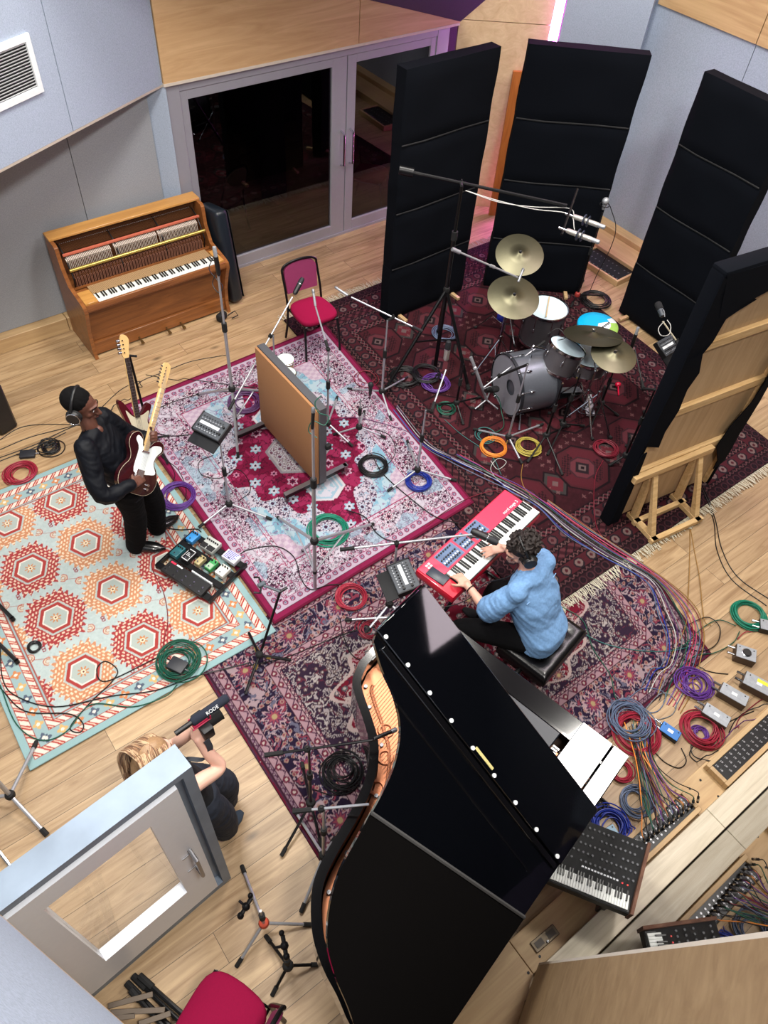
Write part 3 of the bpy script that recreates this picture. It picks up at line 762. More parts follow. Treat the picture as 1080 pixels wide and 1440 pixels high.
def upright():
    loc = V((1.50, 6.86, 0)); W = 1.51; Z = 1.08
    t = Thing('upright_piano', 'worn brown wooden upright piano with its front panel off, against the grey wall', 'piano', loc)
    prof = [(0, 0), (0, Z-.02), (-.22, Z-.02), (-.245, Z-.04), (-.26, .86), (-.34, .70), (-.60, .66), (-.655, .64), (-.665, .585), (-.63, .50), (-.565, .30), (-.55, .10), (-.58, .0)]
    for nm, x in (('side_panel', 0), ('side_panel', W-.035)):
        mb = MB(); n = len(prof); vs = [(x, p[0], p[1]) for p in prof]+[(x+.035, p[0], p[1]) for p in prof]
        fs = [tuple(range(n)), tuple(range(n, 2*n))[::-1]]+[(i, (i+1) % n, n+(i+1) % n, n+i) for i in range(n)]
        mb.add(vs, fs); t.part(nm, mb, m_pw)
    t.part('lid', MB().bb((-.005, -.15, Z-.02), (W+.005, .0, Z+.005), r=.005), m_pwl)
    t.part('back_board', MB().bb((.035, -.04, .05), (W-.035, -.005, Z-.02)), m_pwd)
    t.part('lower_panel', MB().bb((.035, -.50, .16), (W-.035, -.48, .60)).bb((.035, -.53, .02), (W-.035, -.47, .155), r=.004), m_pw)
    t.part('keybed', MB().bb((.035, -.655, .585), (W-.035, -.05, .635), r=.003).bb((.035, -.66, .60), (W-.035, -.635, .655), r=.003), m_pw)
    t.part('key_block', MB().bb((.037, -.63, .636), (.16, -.42, .668), r=.004), m_pwl); t.part('key_block', MB().bb((W-.10, -.63, .636), (W-.037, -.42, .668), r=.004), m_pwl)
    x0, x1 = .165, W-.105; pitch = (x1-x0)/50
    keys(t, x0, pitch, 50, 5, -.632, -.50, .650, bl=.64)
    me = mesh_of('key_stick', MB().box((0, 0, 0), ((x1-x0)/85*.86, .168, .015)), wood('key_stick_wood', (150, 120, 84), (178, 148, 108), 1, 1.0, .6))
    for i in range(85): t.inst('key_stick', me, (x0+(x1-x0)*(i+.5)/85, -.414, .6475))
    ml = mesh_of('action_lever', MB().bb((-.003, -.345, .66), (.003, -.30, .76)).bb((-.003, -.33, .78), (.002, -.27, .80)), mat('action_wood', (118, 78, 62), .6))
    for i in range(86): t.inst('action_lever', ml, (.09+(W-.2)*i/86+.004*(i % 2), 0, 0))
    mh = mesh_of('hammer', MB().tube([(0, -.27, .80), (0, -.255, .89)], .003, 4).box((0, -.235, .90), (.010, .05, .026), RX(.35)), mat('hammer_felt', (196, 184, 172), .9))
    for i in range(86):
        if i not in (28, 29, 58): t.inst('hammer', mh, (.075+(W-.17)*i/86, 0, 0))
    t.part('hammer_rail', MB().tube([(.06, -.315, .835), (W-.06, -.315, .835)], .016, 10), m_brass, label='yellow brass-coloured rail')
    t.part('felt_rail', MB().bb((.06, -.235, .935), (W-.06, -.21, .955), r=.003), mat('salmon_felt', (190, 98, 74), .8), label='salmon felt covered rail')
    mb = MB()
    for i in range(110):
        x = .07+(W-.14)*i/110; mb.tube([(x, -.10, 1.03), (x+.02, -.13, .90), (x+.05, -.14, .66)], .0015, 4)
    t.part('strings', mb, mat('copper_string', (150, 104, 66), .4, .8), kind='stuff')
    mp = MB()
    for i in range(70):
        for k in range(2):
            mp.cyl((.09+(W-.18)*i/70, -.06-.03*k, 1.015-.03*k), (.09+(W-.18)*i/70, -.085-.03*k, 1.03-.03*k), .0028, n=5)
    t.part('tuning_pins', mp, m_steel, kind='stuff')
    t.part('pin_block', MB().bb((.04, -.075, .88), (W-.04, -.045, 1.05)), m_pwd)
    for x in (.075, .56, 1.02, W-.08):
        t.part('action_bracket', MB().tube([(x, -.30, .64), (x, -.33, .76), (x, -.27, .86), (x, -.20, .95), (x, -.08, .99)], .007, 6), m_blackm)
    for x in (.49, .79, .95):
        t.part('pedal', MB().tube([(x, -.50, .05), (x, -.58, .045), (x, -.62, .035)], .012, 8, rs=[.008, .010, .018]), mat('old_brass', (120, 98, 60), .4, .8))
    t.part('name_board', MB().bb((.05, -.35, .655), (W-.05, -.345, .675)), m_pw)
upright()
# black case leaning by the piano
def case():
    p = V((3.135, 6.46, 0)); t = Thing('instrument_case', 'tall black instrument case standing against the right end of the upright piano', 'case', p, rot=.12)
    t.part('shell', MB().box((.0, .12, .50), (.15, .34, 1.0), RX(-.16), r=.05, seg=3), mat('dark_case', (22, 30, 38), .35))
    t.part('trim', MB().box((.083, .12, .50), (.006, .30, .94), RX(-.16), r=.003), m_blackm)
    t.part('latch', MB().box((.09, .0, .40), (.01, .03, .05), r=.003), m_chrome); t.part('latch', MB().box((.09, .08, .85), (.01, .03, .05), r=.003), m_chrome)
case()
mb = MB(); mb.box((2.86, 6.20, .05), (.12, .07, .08), RZ(.4), r=.02, seg=2); mb.tube([(2.92, 6.18, .05), (3.0, 6.16, .09), (3.02, 6.14, .04), (2.95, 6.15, .02)], .006)
solo('clip_lamp', mb, m_rubber, 'small black wire-looped clamp on the floor by the upright piano', 'clamp')

# banquet chairs
m_cf = mat('chair_frame', (16, 15, 17), .35, .4); m_cr = mat('crimson_fabric', (134, 6, 54), .9, var=.12, scale=120, spec=.2); m_cv = mat('plum_vinyl', (128, 44, 84), .6)
def chair(loc, rot, label, tilt=0, leaning=False):
    t = Thing('banquet_chair', label, 'chair', loc, rot)
    w, d, sh = .205, .20, .41
    mb = MB(); vs = []; fs = []; n = 40; lv = [(.90, -.030), (.99, -.018), (1.0, .0), (.99, .016), (.94, .027), (.7, .036), (.35, .041)]
    for k, z in lv:
        for j in range(n):
            a = 2*PI*j/n; ca, sa = math.cos(a), math.sin(a); q = (abs(ca)**4+abs(sa)**4)**-.25; y = d*k*q*sa; vs.append((w*k*q*ca*(1-.10*max(0, sa)), y, sh+z))
    for i in range(len(lv)-1):
        for j in range(n): fs.append((i*n+j, i*n+(j+1) % n, (i+1)*n+(j+1) % n, (i+1)*n+j))
    fs += [tuple(range(n))[::-1], tuple((len(lv)-1)*n+j for j in range(n))]; mb.add(vs, fs)
    t.part('seat', mb, m_cr, ang=60)
    bk = []
    for i in range(17):
        a = PI*i/16; bk.append((-.19*math.cos(a)*(1 if abs(math.cos(a)) < .9 else 1), .215+.05, .74+.10*math.sin(a)**.6 if math.sin(a) > 0 else .74))
    L = [(-.19, .17, sh-.02), (-.19, .20, .55)]; Rr = [(.19, .20, .55), (.19, .17, sh-.02)]
    t.part('back_frame', MB().tube(spline(L+bk+Rr, 3), .012, 8), m_cf)
    bp = MB(); n = 12; poly = []
    for i in range(n+1):
        a = PI*i/n; poly.append((-.175*math.cos(a) if 0 < i < n else -.175*math.cos(a), .72+.105*math.sin(a)**.7 if 0 < i < n else .72))
    poly = [(-.165, .53)]+poly+[(.165, .53)]; poly = poly[::-1]
    vs = [(x, .205+(z-.53)*.19, z) for x, z in poly]+[(x, .235+(z-.53)*.19, z) for x, z in poly]; k = len(poly)
    bp.add(vs, [tuple(range(k)), tuple(range(k, 2*k))[::-1]]+[(i, (i+1) % k, k+(i+1) % k, k+i) for i in range(k)])
    t.part('backrest', bp, m_cv)
    for sx in (-1, 1):
        t.part('leg', MB().tube([(sx*.18, -.16, sh-.03), (sx*.19, -.19, .2), (sx*.195, -.205, .0)], .0125, 8), m_cf)
        t.part('leg', MB().tube([(sx*.19, .17, sh-.02), (sx*.19, .19, .2), (sx*.195, .235, .0)], .0125, 8), m_cf)
    t.part('seat_frame', MB().tube([(-.18, -.17, sh-.035), (.18, -.17, sh-.035), (.18, .17, sh-.035), (-.18, .17, sh-.035)], .011, 6, closed=True), m_cf)
    return t
c1 = chair(V((3.43, 5.31, ZR2)), math.radians(-4), 'crimson banquet chair with a black frame facing the drums, by the brown screen')
c2 = chair(V((-.17, .66, 0)), math.radians(205), 'crimson chair seat by the aluminium door, at the bottom edge')

# padded acoustic screens
m_pad = mat('navy_black_felt', (5, 8, 15), .95, var=.2, scale=60, spec=.12); m_padseam = mat('seam_dark', (8, 9, 12), .7)
def pad_screen(name, label, pa, pb, H, th, splits, nrm, lean=0.0, zb=.0):
    "pa->pb along the foot; front face along nrm"
    pa, pb = V(pa), V(pb); u = (pb-pa).normalized(); W = (pb-pa).length; n_ = V(nrm).normalized(); n_ = (n_-u*n_.dot(u)).normalized()
    mid = (pa+pb)/2; rot = math.atan2(u.y, u.x)
    t = Thing(name, label, 'acoustic screen', V((mid.x, mid.y, zb)), rot)
    s = 1 if V((-u.y, u.x, 0)).dot(n_) > 0 else -1   # local +Y side that faces nrm
    zz = [0]+list(splits)+[H]
    for i in range(len(zz)-1):
        mb = MB(); h = zz[i+1]-zz[i]; nx, nz = 12, 10; vs = []; fs = []
        def P_(a, b, side):
            x = (a-.5)*W; z = zz[i]+b*h
            ea = max(0, 1-min(a, 1-a)*W/.05); eb = max(0, 1-min(b, 1-b)*h/.05)
            bulge = .022*(1-ea**2)*(1-eb**2)+.006*math.sin(a*9+i)*math.sin(b*7)
            y = th/2+bulge if side > 0 else -th/2-bulge
            return (x+.004*math.sin(b*6+i), y, z)
        for side in (1, -1):
            o = len(vs)
            for ia in range(nx+1):
                for ib in range(nz+1): vs.append(P_(ia/nx, ib/nz, side))
            for ia in range(nx):
                for ib in range(nz):
                    q = o+ia*(nz+1)+ib; f = (q, q+nz+1, q+nz+2, q+1); fs.append(f if side < 0 else f[::-1])
        o2 = (nx+1)*(nz+1)
        rim = [ia*(nz+1) for ia in range(nx+1)]+[nx*(nz+1)+ib for ib in range(1, nz+1)]+[ia*(nz+1)+nz for ia in range(nx-1, -1, -1)]+[ib for ib in range(nz-1, 0, -1)]
        for a, b in zip(rim, rim[1:]+rim[:1]): fs.append((a, b, b+o2, a+o2))
        mb.add(vs, fs); t.part('pad', mb, m_pad, ang=50)
        if i:
            t.part('seam', MB().tube([(-W/2+.01, s*(th/2+.004), zz[i]), (-W/4, s*(th/2+.006), zz[i]-.008), (W/5, s*(th/2+.006), zz[i]+.004), (W/2-.01, s*(th/2+.004), zz[i])], .008, 6), m_padseam)
    for sx in (-.35, .35):
        t.part('foot', MB().bb((sx*W-.02, -.20, 0), (sx*W+.02, .20, .035), r=.004), m_oakx)
    return t
pad_screen('acoustic_screen', 'tall black padded screen nearest the glass doors, left of the drum kit', (4.32, 5.30, 0), (5.40, 5.32, 0), 2.5, .13, (.62, 1.22, 1.87), (0, -1, 0), zb=ZR3)
pad_screen('acoustic_screen', 'tall black padded screen standing straight behind the cymbals', (5.72, 5.24, 0), (6.56, 4.52, 0), 2.5, .13, (.60, 1.25, 1.86), (-1, -1, 0), zb=ZR3)
pad_screen('acoustic_screen', 'tall black padded screen right of the drum kit, beside the wall patch box', (6.74, 4.00, 0), (6.70, 3.05, 0), 2.5, .13, (.62, 1.25, 1.87), (-1, 0, 0), zb=ZR3)
# half-stripped screen seen from its raw wooden back
def bare_screen():
    pa, pb = V((4.20, 1.94, 0)), V((5.35, 1.77, 0)); u = (pb-pa).normalized(); W = (pb-pa).length; rot = math.atan2(u.y, u.x)
    t = Thing('acoustic_screen', 'tall screen turned back to the camera, bare plywood and battens with torn black cloth', 'acoustic screen', V((pa.x+.03, pa.y-.02, ZR3)), rot)
    H = 2.47; m_ply = wood('plywood', (176, 146, 108), (198, 168, 130), 2, .6, .6); m_bat = wood('batten_pine', (188, 150, 98), (222, 190, 140), 0, 1.0, .5)
    t.part('board', MB().bb((.03, .03, .04), (W-.03, .045, H-.03)), m_ply)
    t.part('pad', MB().box((W/2, .08, H/2), (W, .07, H-.01), r=.03, seg=3), m_pad)
    for z in (.62, 1.25, 1.87, 2.40): t.part('batten', MB().bb((.03, -.012, z-.035), (W-.03, .03, z+.035), r=.002), m_bat)
    for x in (.02, W-.055): t.part('upright_batten', MB().bb((x, -.005, .03), (x+.035, .029, H-.02), r=.002), m_bat)
    # torn cloth returned round the edges
    def cloth(name, edge, inner, off=-.02):
        k = len(edge); vs = [(a[0], off-.004*math.sin(i*2.1), a[1]) for i, a in enumerate(edge)]+[(a[0], off-.012-.01*math.sin(i*1.7), a[1]) for i, a in enumerate(inner)]
        vs2 = [(x, y+.008, z) for x, y, z in vs]; fs = []
        for i in range(k-1): fs += [(i, i+1, k+i+1, k+i), (2*k+i, 3*k+i, 3*k+i+1, 2*k+i+1), (k+i, k+i+1, 3*k+i+1, 3*k+i), (i+1, i, 2*k+i, 2*k+i+1)]
        fs += [(0, k, 3*k, 2*k), (k-1, 2*k-1+0, 4*k-1, 3*k-1)]
        t.part(name, MB().add(vs+vs2, fs), m_pad, ang=60)
    zs = [.99, 1.1, 1.25, 1.45, 1.62, 1.8, 1.95, 2.1, 2.3, 2.46]
    cloth('torn_cloth', [(-.02, z) for z in zs], [(.13, .93), (.10, 1.12), (.16, 1.3), (.15, 1.5), (.17, 1.66), (.10, 1.85), (.17, 1.92), (.19, 2.1), (.26, 2.16), (.40, 2.20)])
    cloth('torn_cloth', [(.0, 2.47), (.3, 2.47), (.6, 2.47), (.9, 2.47), (W, 2.47)], [(.1, 2.14), (.3, 2.21), (.6, 2.26), (.9, 2.26), (W, 2.22)])
    cloth('torn_cloth', [(W+.02, z) for z in (.30, .45, .62, .8, 1.0, 1.3, 1.7, 2.1, 2.4)], [(W-.10, .26), (W-.13, .40), (W-.24, .60), (W-.20, .8), (W-.12, 1.05), (W-.10, 1.3), (W-.16, 1.7), (W-.10, 2.1), (W-.12, 2.4)], -.026)
    cloth('torn_cloth', [(-.02, .04), (-.02, .2), (-.02, .45), (-.02, .7), (-.015, .9)], [(.07, .05), (.05, .2), (.06, .45), (.05, .7), (.01, .93)])
    t.part('edge_cloth', MB().box((-.0, .045, H/2), (.04, .12, H), r=.02, seg=2), m_pad); t.part('edge_cloth', MB().box((W+.005, .045, H/2), (.04, .12, H), r=.02, seg=2), m_pad)
    t.part('top_cloth', MB().box((W/2, .045, H), (W+.03, .13, .05), r=.02, seg=2), m_pad)
    # pine foot frames
    for x in (.22, .72):
        t.part('brace', MB().slab([(x, -.03, .62), (x, -.005, .66), (x, -.24, .02), (x, -.30, .02)], (.05, 0, 0)), m_bat)
        t.part('strut', MB().slab([(x, -.02, .60), (x, .02, .60), (x, -.01, .02), (x, -.07, .02)], (.045, 0, 0)), m_bat)
        t.part('foot_rail', MB().bb((x-.005, -.33, 0), (x+.05, .02, .045), r=.002), m_bat)
    t.part('cross_rail', MB().bb((.20, -.33, .0), (.79, -.285, .045), r=.002), m_bat); t.part('cross_rail', MB().bb((.20, -.11, .0), (.79, -.065, .045), r=.002), m_bat)
    t.part('cross_rail', MB().bb((.0, -.06, .585), (.86, -.013, .645), r=.002), m_bat)
bare_screen()
# low brown cork screen on castors
def cork_screen():
    t = Thing('cork_screen', 'low brown cork-faced screen with a dark grey frame on castors, on the pink rug', 'screen', V((2.36, 4.08, ZR2)))
    L, H = .94, .86; z0 = .075
    t.part('frame', MB().bb((.02, -L/2, z0), (.09, L/2, z0+H), r=.004), mat('charcoal_frame', (74, 74, 78), .5))
    t.part('cork_face', MB().bb((-.005, -L/2+.006, z0+.004), (.02, L/2-.006, z0+H-.006), r=.008, seg=2), mat('cork', (158, 112, 72), .9, var=.18, scale=240, bump=.4), label='brown cork face')
    for y in (-.42, .42):
        t.part('foot_bar', MB().bb((-.30, y-.022, .06), (.30, y+.022, .10), r=.004), m_blackm)
        t.part('foot_plate', MB().bb((-.30, y-.02, .10), (.34, y+.02, .106)).bb((.30, y-.022, .03), (.335, y+.022, .106), r=.003), m_steel)
        for x in (-.28, .31):
            t.part('castor', MB().cyl((x, y-.012, .022), (x, y+.012, .022), .022, n=14).cyl((x, y, .03), (x, y, .07), .008, n=8), m_steel)
    t.part('clamp', MB().box((.10, -L/2-.005, .50), (.05, .04, .05), r=.006), m_rubber)
cork_screen()
# small bongo pair
def bongos():
    t = Thing('bongo_drums', 'pair of small bongo drums with white heads behind the brown screen', 'drum', V((2.89, 4.96, ZR2)))
    for (x, y, r) in ((.045, .085, .085), (-.04, -.09, .078)):
        b = t.part('shell', MB().lathe([(r*.72, 0.0), (r*.82, .06), (r*.98, .18), (r, .20)], 24, c=(x, y, 0)), wood('bongo_wood', (150, 110, 70), (190, 148, 100), 2, 1, .4))
        t.part('head', MB().lathe([(r*.98, .198), (r*1.0, .205), (r*.9, .208), (.001, .209)], 24, c=(x, y, 0)), mat('drum_skin', (206, 222, 216), .5), parent=b)
        rg = [(x+r*1.03*math.cos(a*PI/12), y+r*1.03*math.sin(a*PI/12), .192) for a in range(24)]
        t.part('hoop', MB().tube(rg, .006, 6, closed=True), m_chrome, parent=b)
    t.part('bridge', MB().bb((-.03, -.02, .08), (.03, .02, .13), r=.004), m_pwd)
bongos()
# brown plank leaning in the corner
mb = MB(); p0 = V((6.80, 6.35, 0)); p1 = V((6.96, 6.25, 0)); lean = V((.12, .13, 1.65))
mb.slab([p0, p1, p1+lean, p0+lean], V((.02, .03, 0))); solo('wooden_plank', mb, wood('orange_wood', (150, 84, 34), (186, 112, 54), 2, .7, .4), 'orange brown plank leaning in the corner between two black screens', 'plank')
# grand piano bench
def bench():
    t = Thing('piano_bench', 'black buttoned leather piano bench under the keyboard player', 'bench', V((2.69, 1.30, ZR4)), math.radians(12))
    W, D, z = .54, .40, .46; nx, ny = 44, 30; vs = []; fs = []
    bt = [(-.15, -.07), (.0, -.07), (.15, -.07), (-.15, .07), (.0, .07), (.15, .07)]
    for i in range(nx+1):
        for j in range(ny+1):
            x, y = (i/nx-.5)*W, (j/ny-.5)*D
            e = min(1, min(W/2-abs(x), D/2-abs(y))/.05); h = .045*math.sqrt(max(0, 1-(1-max(0, e))**2))
            dmin = 1
            for (bx, by) in bt:
                d = math.hypot(x-bx, y-by); h -= .012*math.exp(-(d/.016)**2)+.010*math.exp(-(d/.05)**2)
                a = math.atan2(y-by, x-bx); h -= .0012*math.exp(-(d/.06)**2)*(1+math.cos(a*8+bx*40))
            vs.append((x, y, z+h))
    for i in range(nx):
        for j in range(ny): q = i*(ny+1)+j; fs.append((q, q+ny+1, q+ny+2, q+1))
    rim = [i*(ny+1) for i in range(nx+1)]+[nx*(ny+1)+j for j in range(1, ny+1)]+[i*(ny+1)+ny for i in range(nx-1, -1, -1)]+[j for j in range(ny-1, 0, -1)]
    n0 = len(vs); vs += [(vs[r][0]*.99, vs[r][1]*.99, z-.05) for r in rim]; k = len(rim)
    for a in range(k): b = (a+1) % k; fs.append((rim[a], n0+a, n0+b, rim[b]))
    fs.append(tuple(n0+a for a in range(k)))
    t.part('seat_cushion', MB().add(vs, fs), mat('black_leather', (7, 7, 9), .27), ang=70)
    for (x, y) in bt: t.part('button', MB().ball((x, y, z+.031), (.008, .008, .005), n=8), m_steel)
    t.part('apron', MB().bb((-W/2+.02, -D/2+.02, z-.11), (W/2-.02, D/2-.02, z-.045), r=.005), mat('black_lacquer', (8, 8, 10), .12, coat=.6))
    for sx in (-1, 1):
        for sy in (-1, 1): t.part('leg', MB().tube([(sx*.22, sy*.12, z-.1), (sx*.225, sy*.125, 0)], .02, 8, rs=[.024, .017]), MATS['black_lacquer'])
        t.part('adjusting_knob', MB().cyl((sx*(W/2-.02), 0, z-.075), (sx*(W/2+.03), 0, z-.075), .02, n=12), m_blackm)
bench()
# lobby things behind the glass doors
def lobby():
    t = chair(V((3.75, 7.75, 0)), math.radians(200), 'dark chair behind the left glass door'); t.o['label'] = 'chair with a coil of cable on its seat, behind the left glass door'
    for c_, m_ in ((t.o.children, m_dark),):
        for o in c_:
            if o.name.startswith(('seat', 'backrest')) and 'frame' not in o.name: o.data.materials[0] = mat('beige_seat', (120, 100, 80), .8)
    t = chair(V((5.62, 7.35, 0)), math.radians(40), 'red seated chair with pale metal legs behind the right glass door')
    for o in t.o.children:
        if 'leg' in o.name or 'frame' in o.name: o.data.materials[0] = m_chrome
    for i, (x, y, lb) in enumerate(((4.55, 7.9, 'black padded bag hanging behind the left glass door, right side'), (3.05+.35, 8.6, 'black coats hanging behind the left glass door, far left'))):
        mb = MB(); mb.box((x, y, .85), (.34, .22, 1.6), RZ(.3), r=.09, seg=3); solo('gear_bag', mb, m_felt, lb, 'bag')
    mb = MB(); mb.bb((4.0, 8.6, 0), (4.5, 8.9, .55), r=.02); mb.bb((4.02, 8.58, .1), (4.48, 8.6, .14)); mb.bb((4.02, 8.58, .3), (4.48, 8.6, .34)); solo('speaker_cabinet', mb, mat('brown_box', (84, 60, 50), .7), 'brown cabinet standing behind the left glass door', 'cabinet')
lobby()
# ---------------------------------------------------------------- instruments
m_lac = mat('black_lacquer', (8, 8, 10), .12, coat=.6)
m_gloss = mat('piano_black', (5, 6, 9), .04, coat=1.0, var=.02)
m_plate = mat('copper_gold_plate', (196, 128, 92), .38, .65, var=.04, scale=6)
def text_part(t, s, size, loc, R3, m, parent=None, name='lettering', ext=.0004):
    c = bpy.data.curves.new(name, 'FONT'); c.body = s; c.size = size; c.extrude = ext; c.align_x = 'CENTER'; c.align_y = 'CENTER'
    o = bpy.data.objects.new(name, c); COL.objects.link(o)
    dg = bpy.context.evaluated_depsgraph_get(); me = bpy.data.meshes.new_from_object(o.evaluated_get(dg)); bpy.data.objects.remove(o)
    me.materials.clear(); me.materials.append(m)
    o = bpy.data.objects.new(name, me); COL.objects.link(o); o.parent = parent or (t.o if isinstance(t, Thing) else t)
    o.matrix_local = T4(loc, R3); return o
def grand():
    # local x runs from bass to treble, local y from the keys to the tail
    t = Thing('grand_piano', 'black grand piano with its lid propped open, in front of the control room window', 'piano', V((2.36, .36, ZR4)), math.atan2(.977, -.211))
    g = .012
    rim = [(.0, .10), (.0, 2.02), (.04, 2.05), (.18, 2.05), (.32, 2.03), (.434, 1.99), (.556, 1.955), (.68, 1.895), (.788, 1.80), (.857, 1.70), (.90, 1.56), (.945, 1.34), (1.005, 1.165), (1.10, 1.03), (1.22, .945), (1.35, .87), (1.44, .80), (1.49, .68), (1.50, .5), (1.50, .10)]
    def smooth(p, per=4):
        q = spline([(a, b, 0) for a, b in p[3:18]], per); return [p[0], p[1], p[2]]+[(v.x, v.y) for v in q]+p[18:]
    R_ = smooth(rim)
    def inset(poly, d):
        n = len(poly); out = []
        for i in range(n):
            a, b, c = V(poly[i-1]), V(poly[i]), V(poly[(i+1) % n])
            e1, e2 = (b-a).normalized(), (c-b).normalized(); nn = V((-(e1+e2).y, (e1+e2).x)).normalized(); s = 1/max(.5, nn.dot(V((-e1.y, e1.x))))
            out.append(tuple(b+nn*d*s))
        return out
    ar = sum(R_[i-1][0]*R_[i][1]-R_[i][0]*R_[i-1][1] for i in range(len(R_))); sg = 1 if ar > 0 else -1
    I_ = inset(R_, .05*sg); z0, z1 = .70, .985; n = len(R_)
    mb = MB(); vs = [(a, b, z) for z in (z0, z1) for a, b in R_]+[(a, b, z) for z in (z0, z1) for a, b in I_]; fs = []
    for i in range(n):
        j = (i+1) % n
        fs += [(i, j, n+j, n+i), (2*n+j, 2*n+i, 3*n+i, 3*n+j), (n+i, n+j, 3*n+j, 3*n+i), (j, i, 2*n+i, 2*n+j)]
    # leave the front of the rim low for the keys: cut handled by the arms
    fr = n-1
    keep = [f for k, f in enumerate(fs) if k//4 != fr]
    t.part('rim', mb.add(vs, keep), m_lac, ang=35)
    t.part('soundboard', MB().prism(inset(R_, .04*sg), .72, .73), m_pwd)
    # cast plate inside the rim
    pl = [p for p in inset(R_, .055*sg)]
    mb = MB(); k = len(pl); mb.prism([(a, max(b, .30)) for a, b in pl], .86, .875); t.part('plate', mb, m_plate)
    pr = inset(R_, .115*sg); idx = range(6, n-4)
    t.part('plate_rib', MB().tube([(pr[i][0], pr[i][1], .88) for i in idx], .010, 8), m_plate)
    for i in range(8, n-4, 6):
        a, b = inset(R_, .078*sg)[i]; t.part('plate_screw', MB().cyl((a, b, .875), (a, b, .888), .011, n=10), m_steel)
    for (a, b, r) in ((1.33, .74+.10, .032), (1.12, .86, .045), (1.02, .98, .045), (.94, 1.14, .045)):
        t.part('plate_ring', MB().lathe([(r*.6, .874), (r*.7, .886), (r, .886), (r*1.1, .874)], 20, c=(a, b, 0), cap=False), m_plate)
    mb = MB()
    for i in range(70):
        a = .10+1.28*i/70; y1 = 1.92-1.15*(i/70)**.8; mb.tube([(a, .42, .91), (a*.98, max(.75, y1), .905)], .0012, 3)
    t.part('strings', mb, m_steel, kind='stuff')
    for i, a in enumerate((.30, .55, .80, 1.05)): t.part('plate_strut', MB().slab([(a, .36, .875), (a+.03, .36, .875), (a*.92+.03, 1.8-i*.3, .875), (a*.92, 1.8-i*.3, .875)], (0, 0, .03)), m_plate)
    mp = MB()
    for i in range(66):
        for k2 in range(3): mp.cyl((.1+.0205*i, .32+.022*k2, .88), (.1+.0205*i, .31+.022*k2, .925), .0032, n=5)
    t.part('tuning_pins', mp, m_steel, kind='stuff')
    t.part('felt_strip', MB().bb((.08, .395, .878), (1.42, .415, .90)), mat('crimson_felt', (170, 24, 60), .9))
    t.part('keybed', MB().bb((0, -.05, .60), (1.5, .28, .68), r=.006).bb((.0, -.045, .68), (1.5, -.02, .715), r=.004), m_lac)
    t.part('fallboard', MB().box((.75, .085, .745), (1.30, .23, .02), r=.006).slab([(.1, .19, .735), (1.4, .19, .735), (1.4, .215, .96), (.1, .215, .96)], (0, .015, 0)), m_lac)
    for x0_ in (.0, 1.40):
        pr_ = [(-.02, .60), (-.02, .76), (.0, .80), (.10, .985), (.30, .985), (.30, .60)]; k_ = len(pr_)
        vs_ = [(x0_, p[0], p[1]) for p in pr_]+[(x0_+.10, p[0], p[1]) for p in pr_]
        t.part('arm', MB().add(vs_, [tuple(range(k_)), tuple(range(k_, 2*k_))[::-1]]+[(i, (i+1) % k_, k_+(i+1) % k_, k_+i) for i in range(k_)]), m_gloss)
    t.part('edge_highlight', MB().bb((.1, -.045, .715), (1.4, -.03, .725), r=.003), m_chrome)  # chrome strip standing in for the glare line along the keyslip edge
    t.part('music_shelf', MB().bb((.36, .24, .955), (1.44, .56, .975), r=.005), mat('grey_sheen_black', (24, 30, 40), .40), label='flat grey-black music shelf')
    t.part('music_shelf_side', MB().bb((.105, .10, .965), (.30, .47, .992), r=.004).bb((.0, .10, .97), (.10, .56, .995), r=.006), m_gloss, label='polished flap at the bass end, white with glare')
    mb = MB()
    for i in range(14): mb.bb((.315+.004*(i % 2), .30+.018*i, .90), (.355, .311+.018*i, .93))
    t.part('dampers', mb, m_lac)
    # legs, lyre
    for (a, b) in ((.12, .12), (1.38, .12), (.32, 1.72)):
        lg = t.part('leg', MB().box((a, b, .36), (.11, .11, .60), r=.01).box((a, b, .08), (.09, .09, .06), r=.01), m_lac)
        t.part('castor', MB().cyl((a-.02, b, .03), (a+.02, b, .03), .03, n=16), m_brass, parent=lg)
    t.part('pedal_lyre', MB().bb((.66, .25, .12), (.69, .29, .60)).bb((.81, .25, .12), (.84, .29, .60)).bb((.62, .2, .08), (.88, .3, .13)), m_lac)
    for a in (.68, .75, .82): t.part('pedal', MB().bb((a-.012, .1, .09), (a+.012, .22, .10), r=.003), m_brass)
    # the lid, hinged on the bass side and raised
    th = math.radians(31.5)
    lid = bpy.data.objects.new('lid', mesh_of('lid', MB().prism([(a-.0, b) for a, b in [(0, .50), (0, 2.035), (.05, 2.065), (.18, 2.068)]+[(v.x, v.y) for v in spline([(a, b, 0) for a, b in ((.32, 2.05), (.434, 2.01), (.556, 1.975), (.68, 1.915), (.78, 1.81), (.845, 1.69), (.885, 1.54), (.93, 1.34), (.985, 1.19), (1.075, 1.07), (1.20, .995), (1.34, .955), (1.47, .90))], 4)]+[(1.50, .84), (1.51, .7), (1.51, .50)]], 0, .022), m_gloss)); COL.objects.link(lid); lid.parent = t.o
    lid.location = (0.0, 0, 1.0); lid.rotation_euler = (0, -th, 0)
    t.part('lid_flap', MB().bb((0.005, .495, .024), (1.505, .86, .044), r=.004), m_gloss, parent=lid, label='front flap folded back on the lid')
    t.part('lid_batten', MB().bb((.02, .865, .022), (1.42, .90, .036), r=.004).bb((.1, 1.0, .0225), (1.2, 1.01, .026)), m_lac, parent=lid)
    for i in range(9):
        a = .05+1.40*i/8; t.part('bumper', MB().cyl((a, .845, .044), (a, .845, .050), .011, n=12), m_white, parent=lid, label='small white round bumper')
    t.part('name_plate', MB().bb((.60, .822, .044), (.74, .838, .048), r=.001), mat('brass_plate', (206, 196, 130), .5, .3), parent=lid, label='small brass plate')
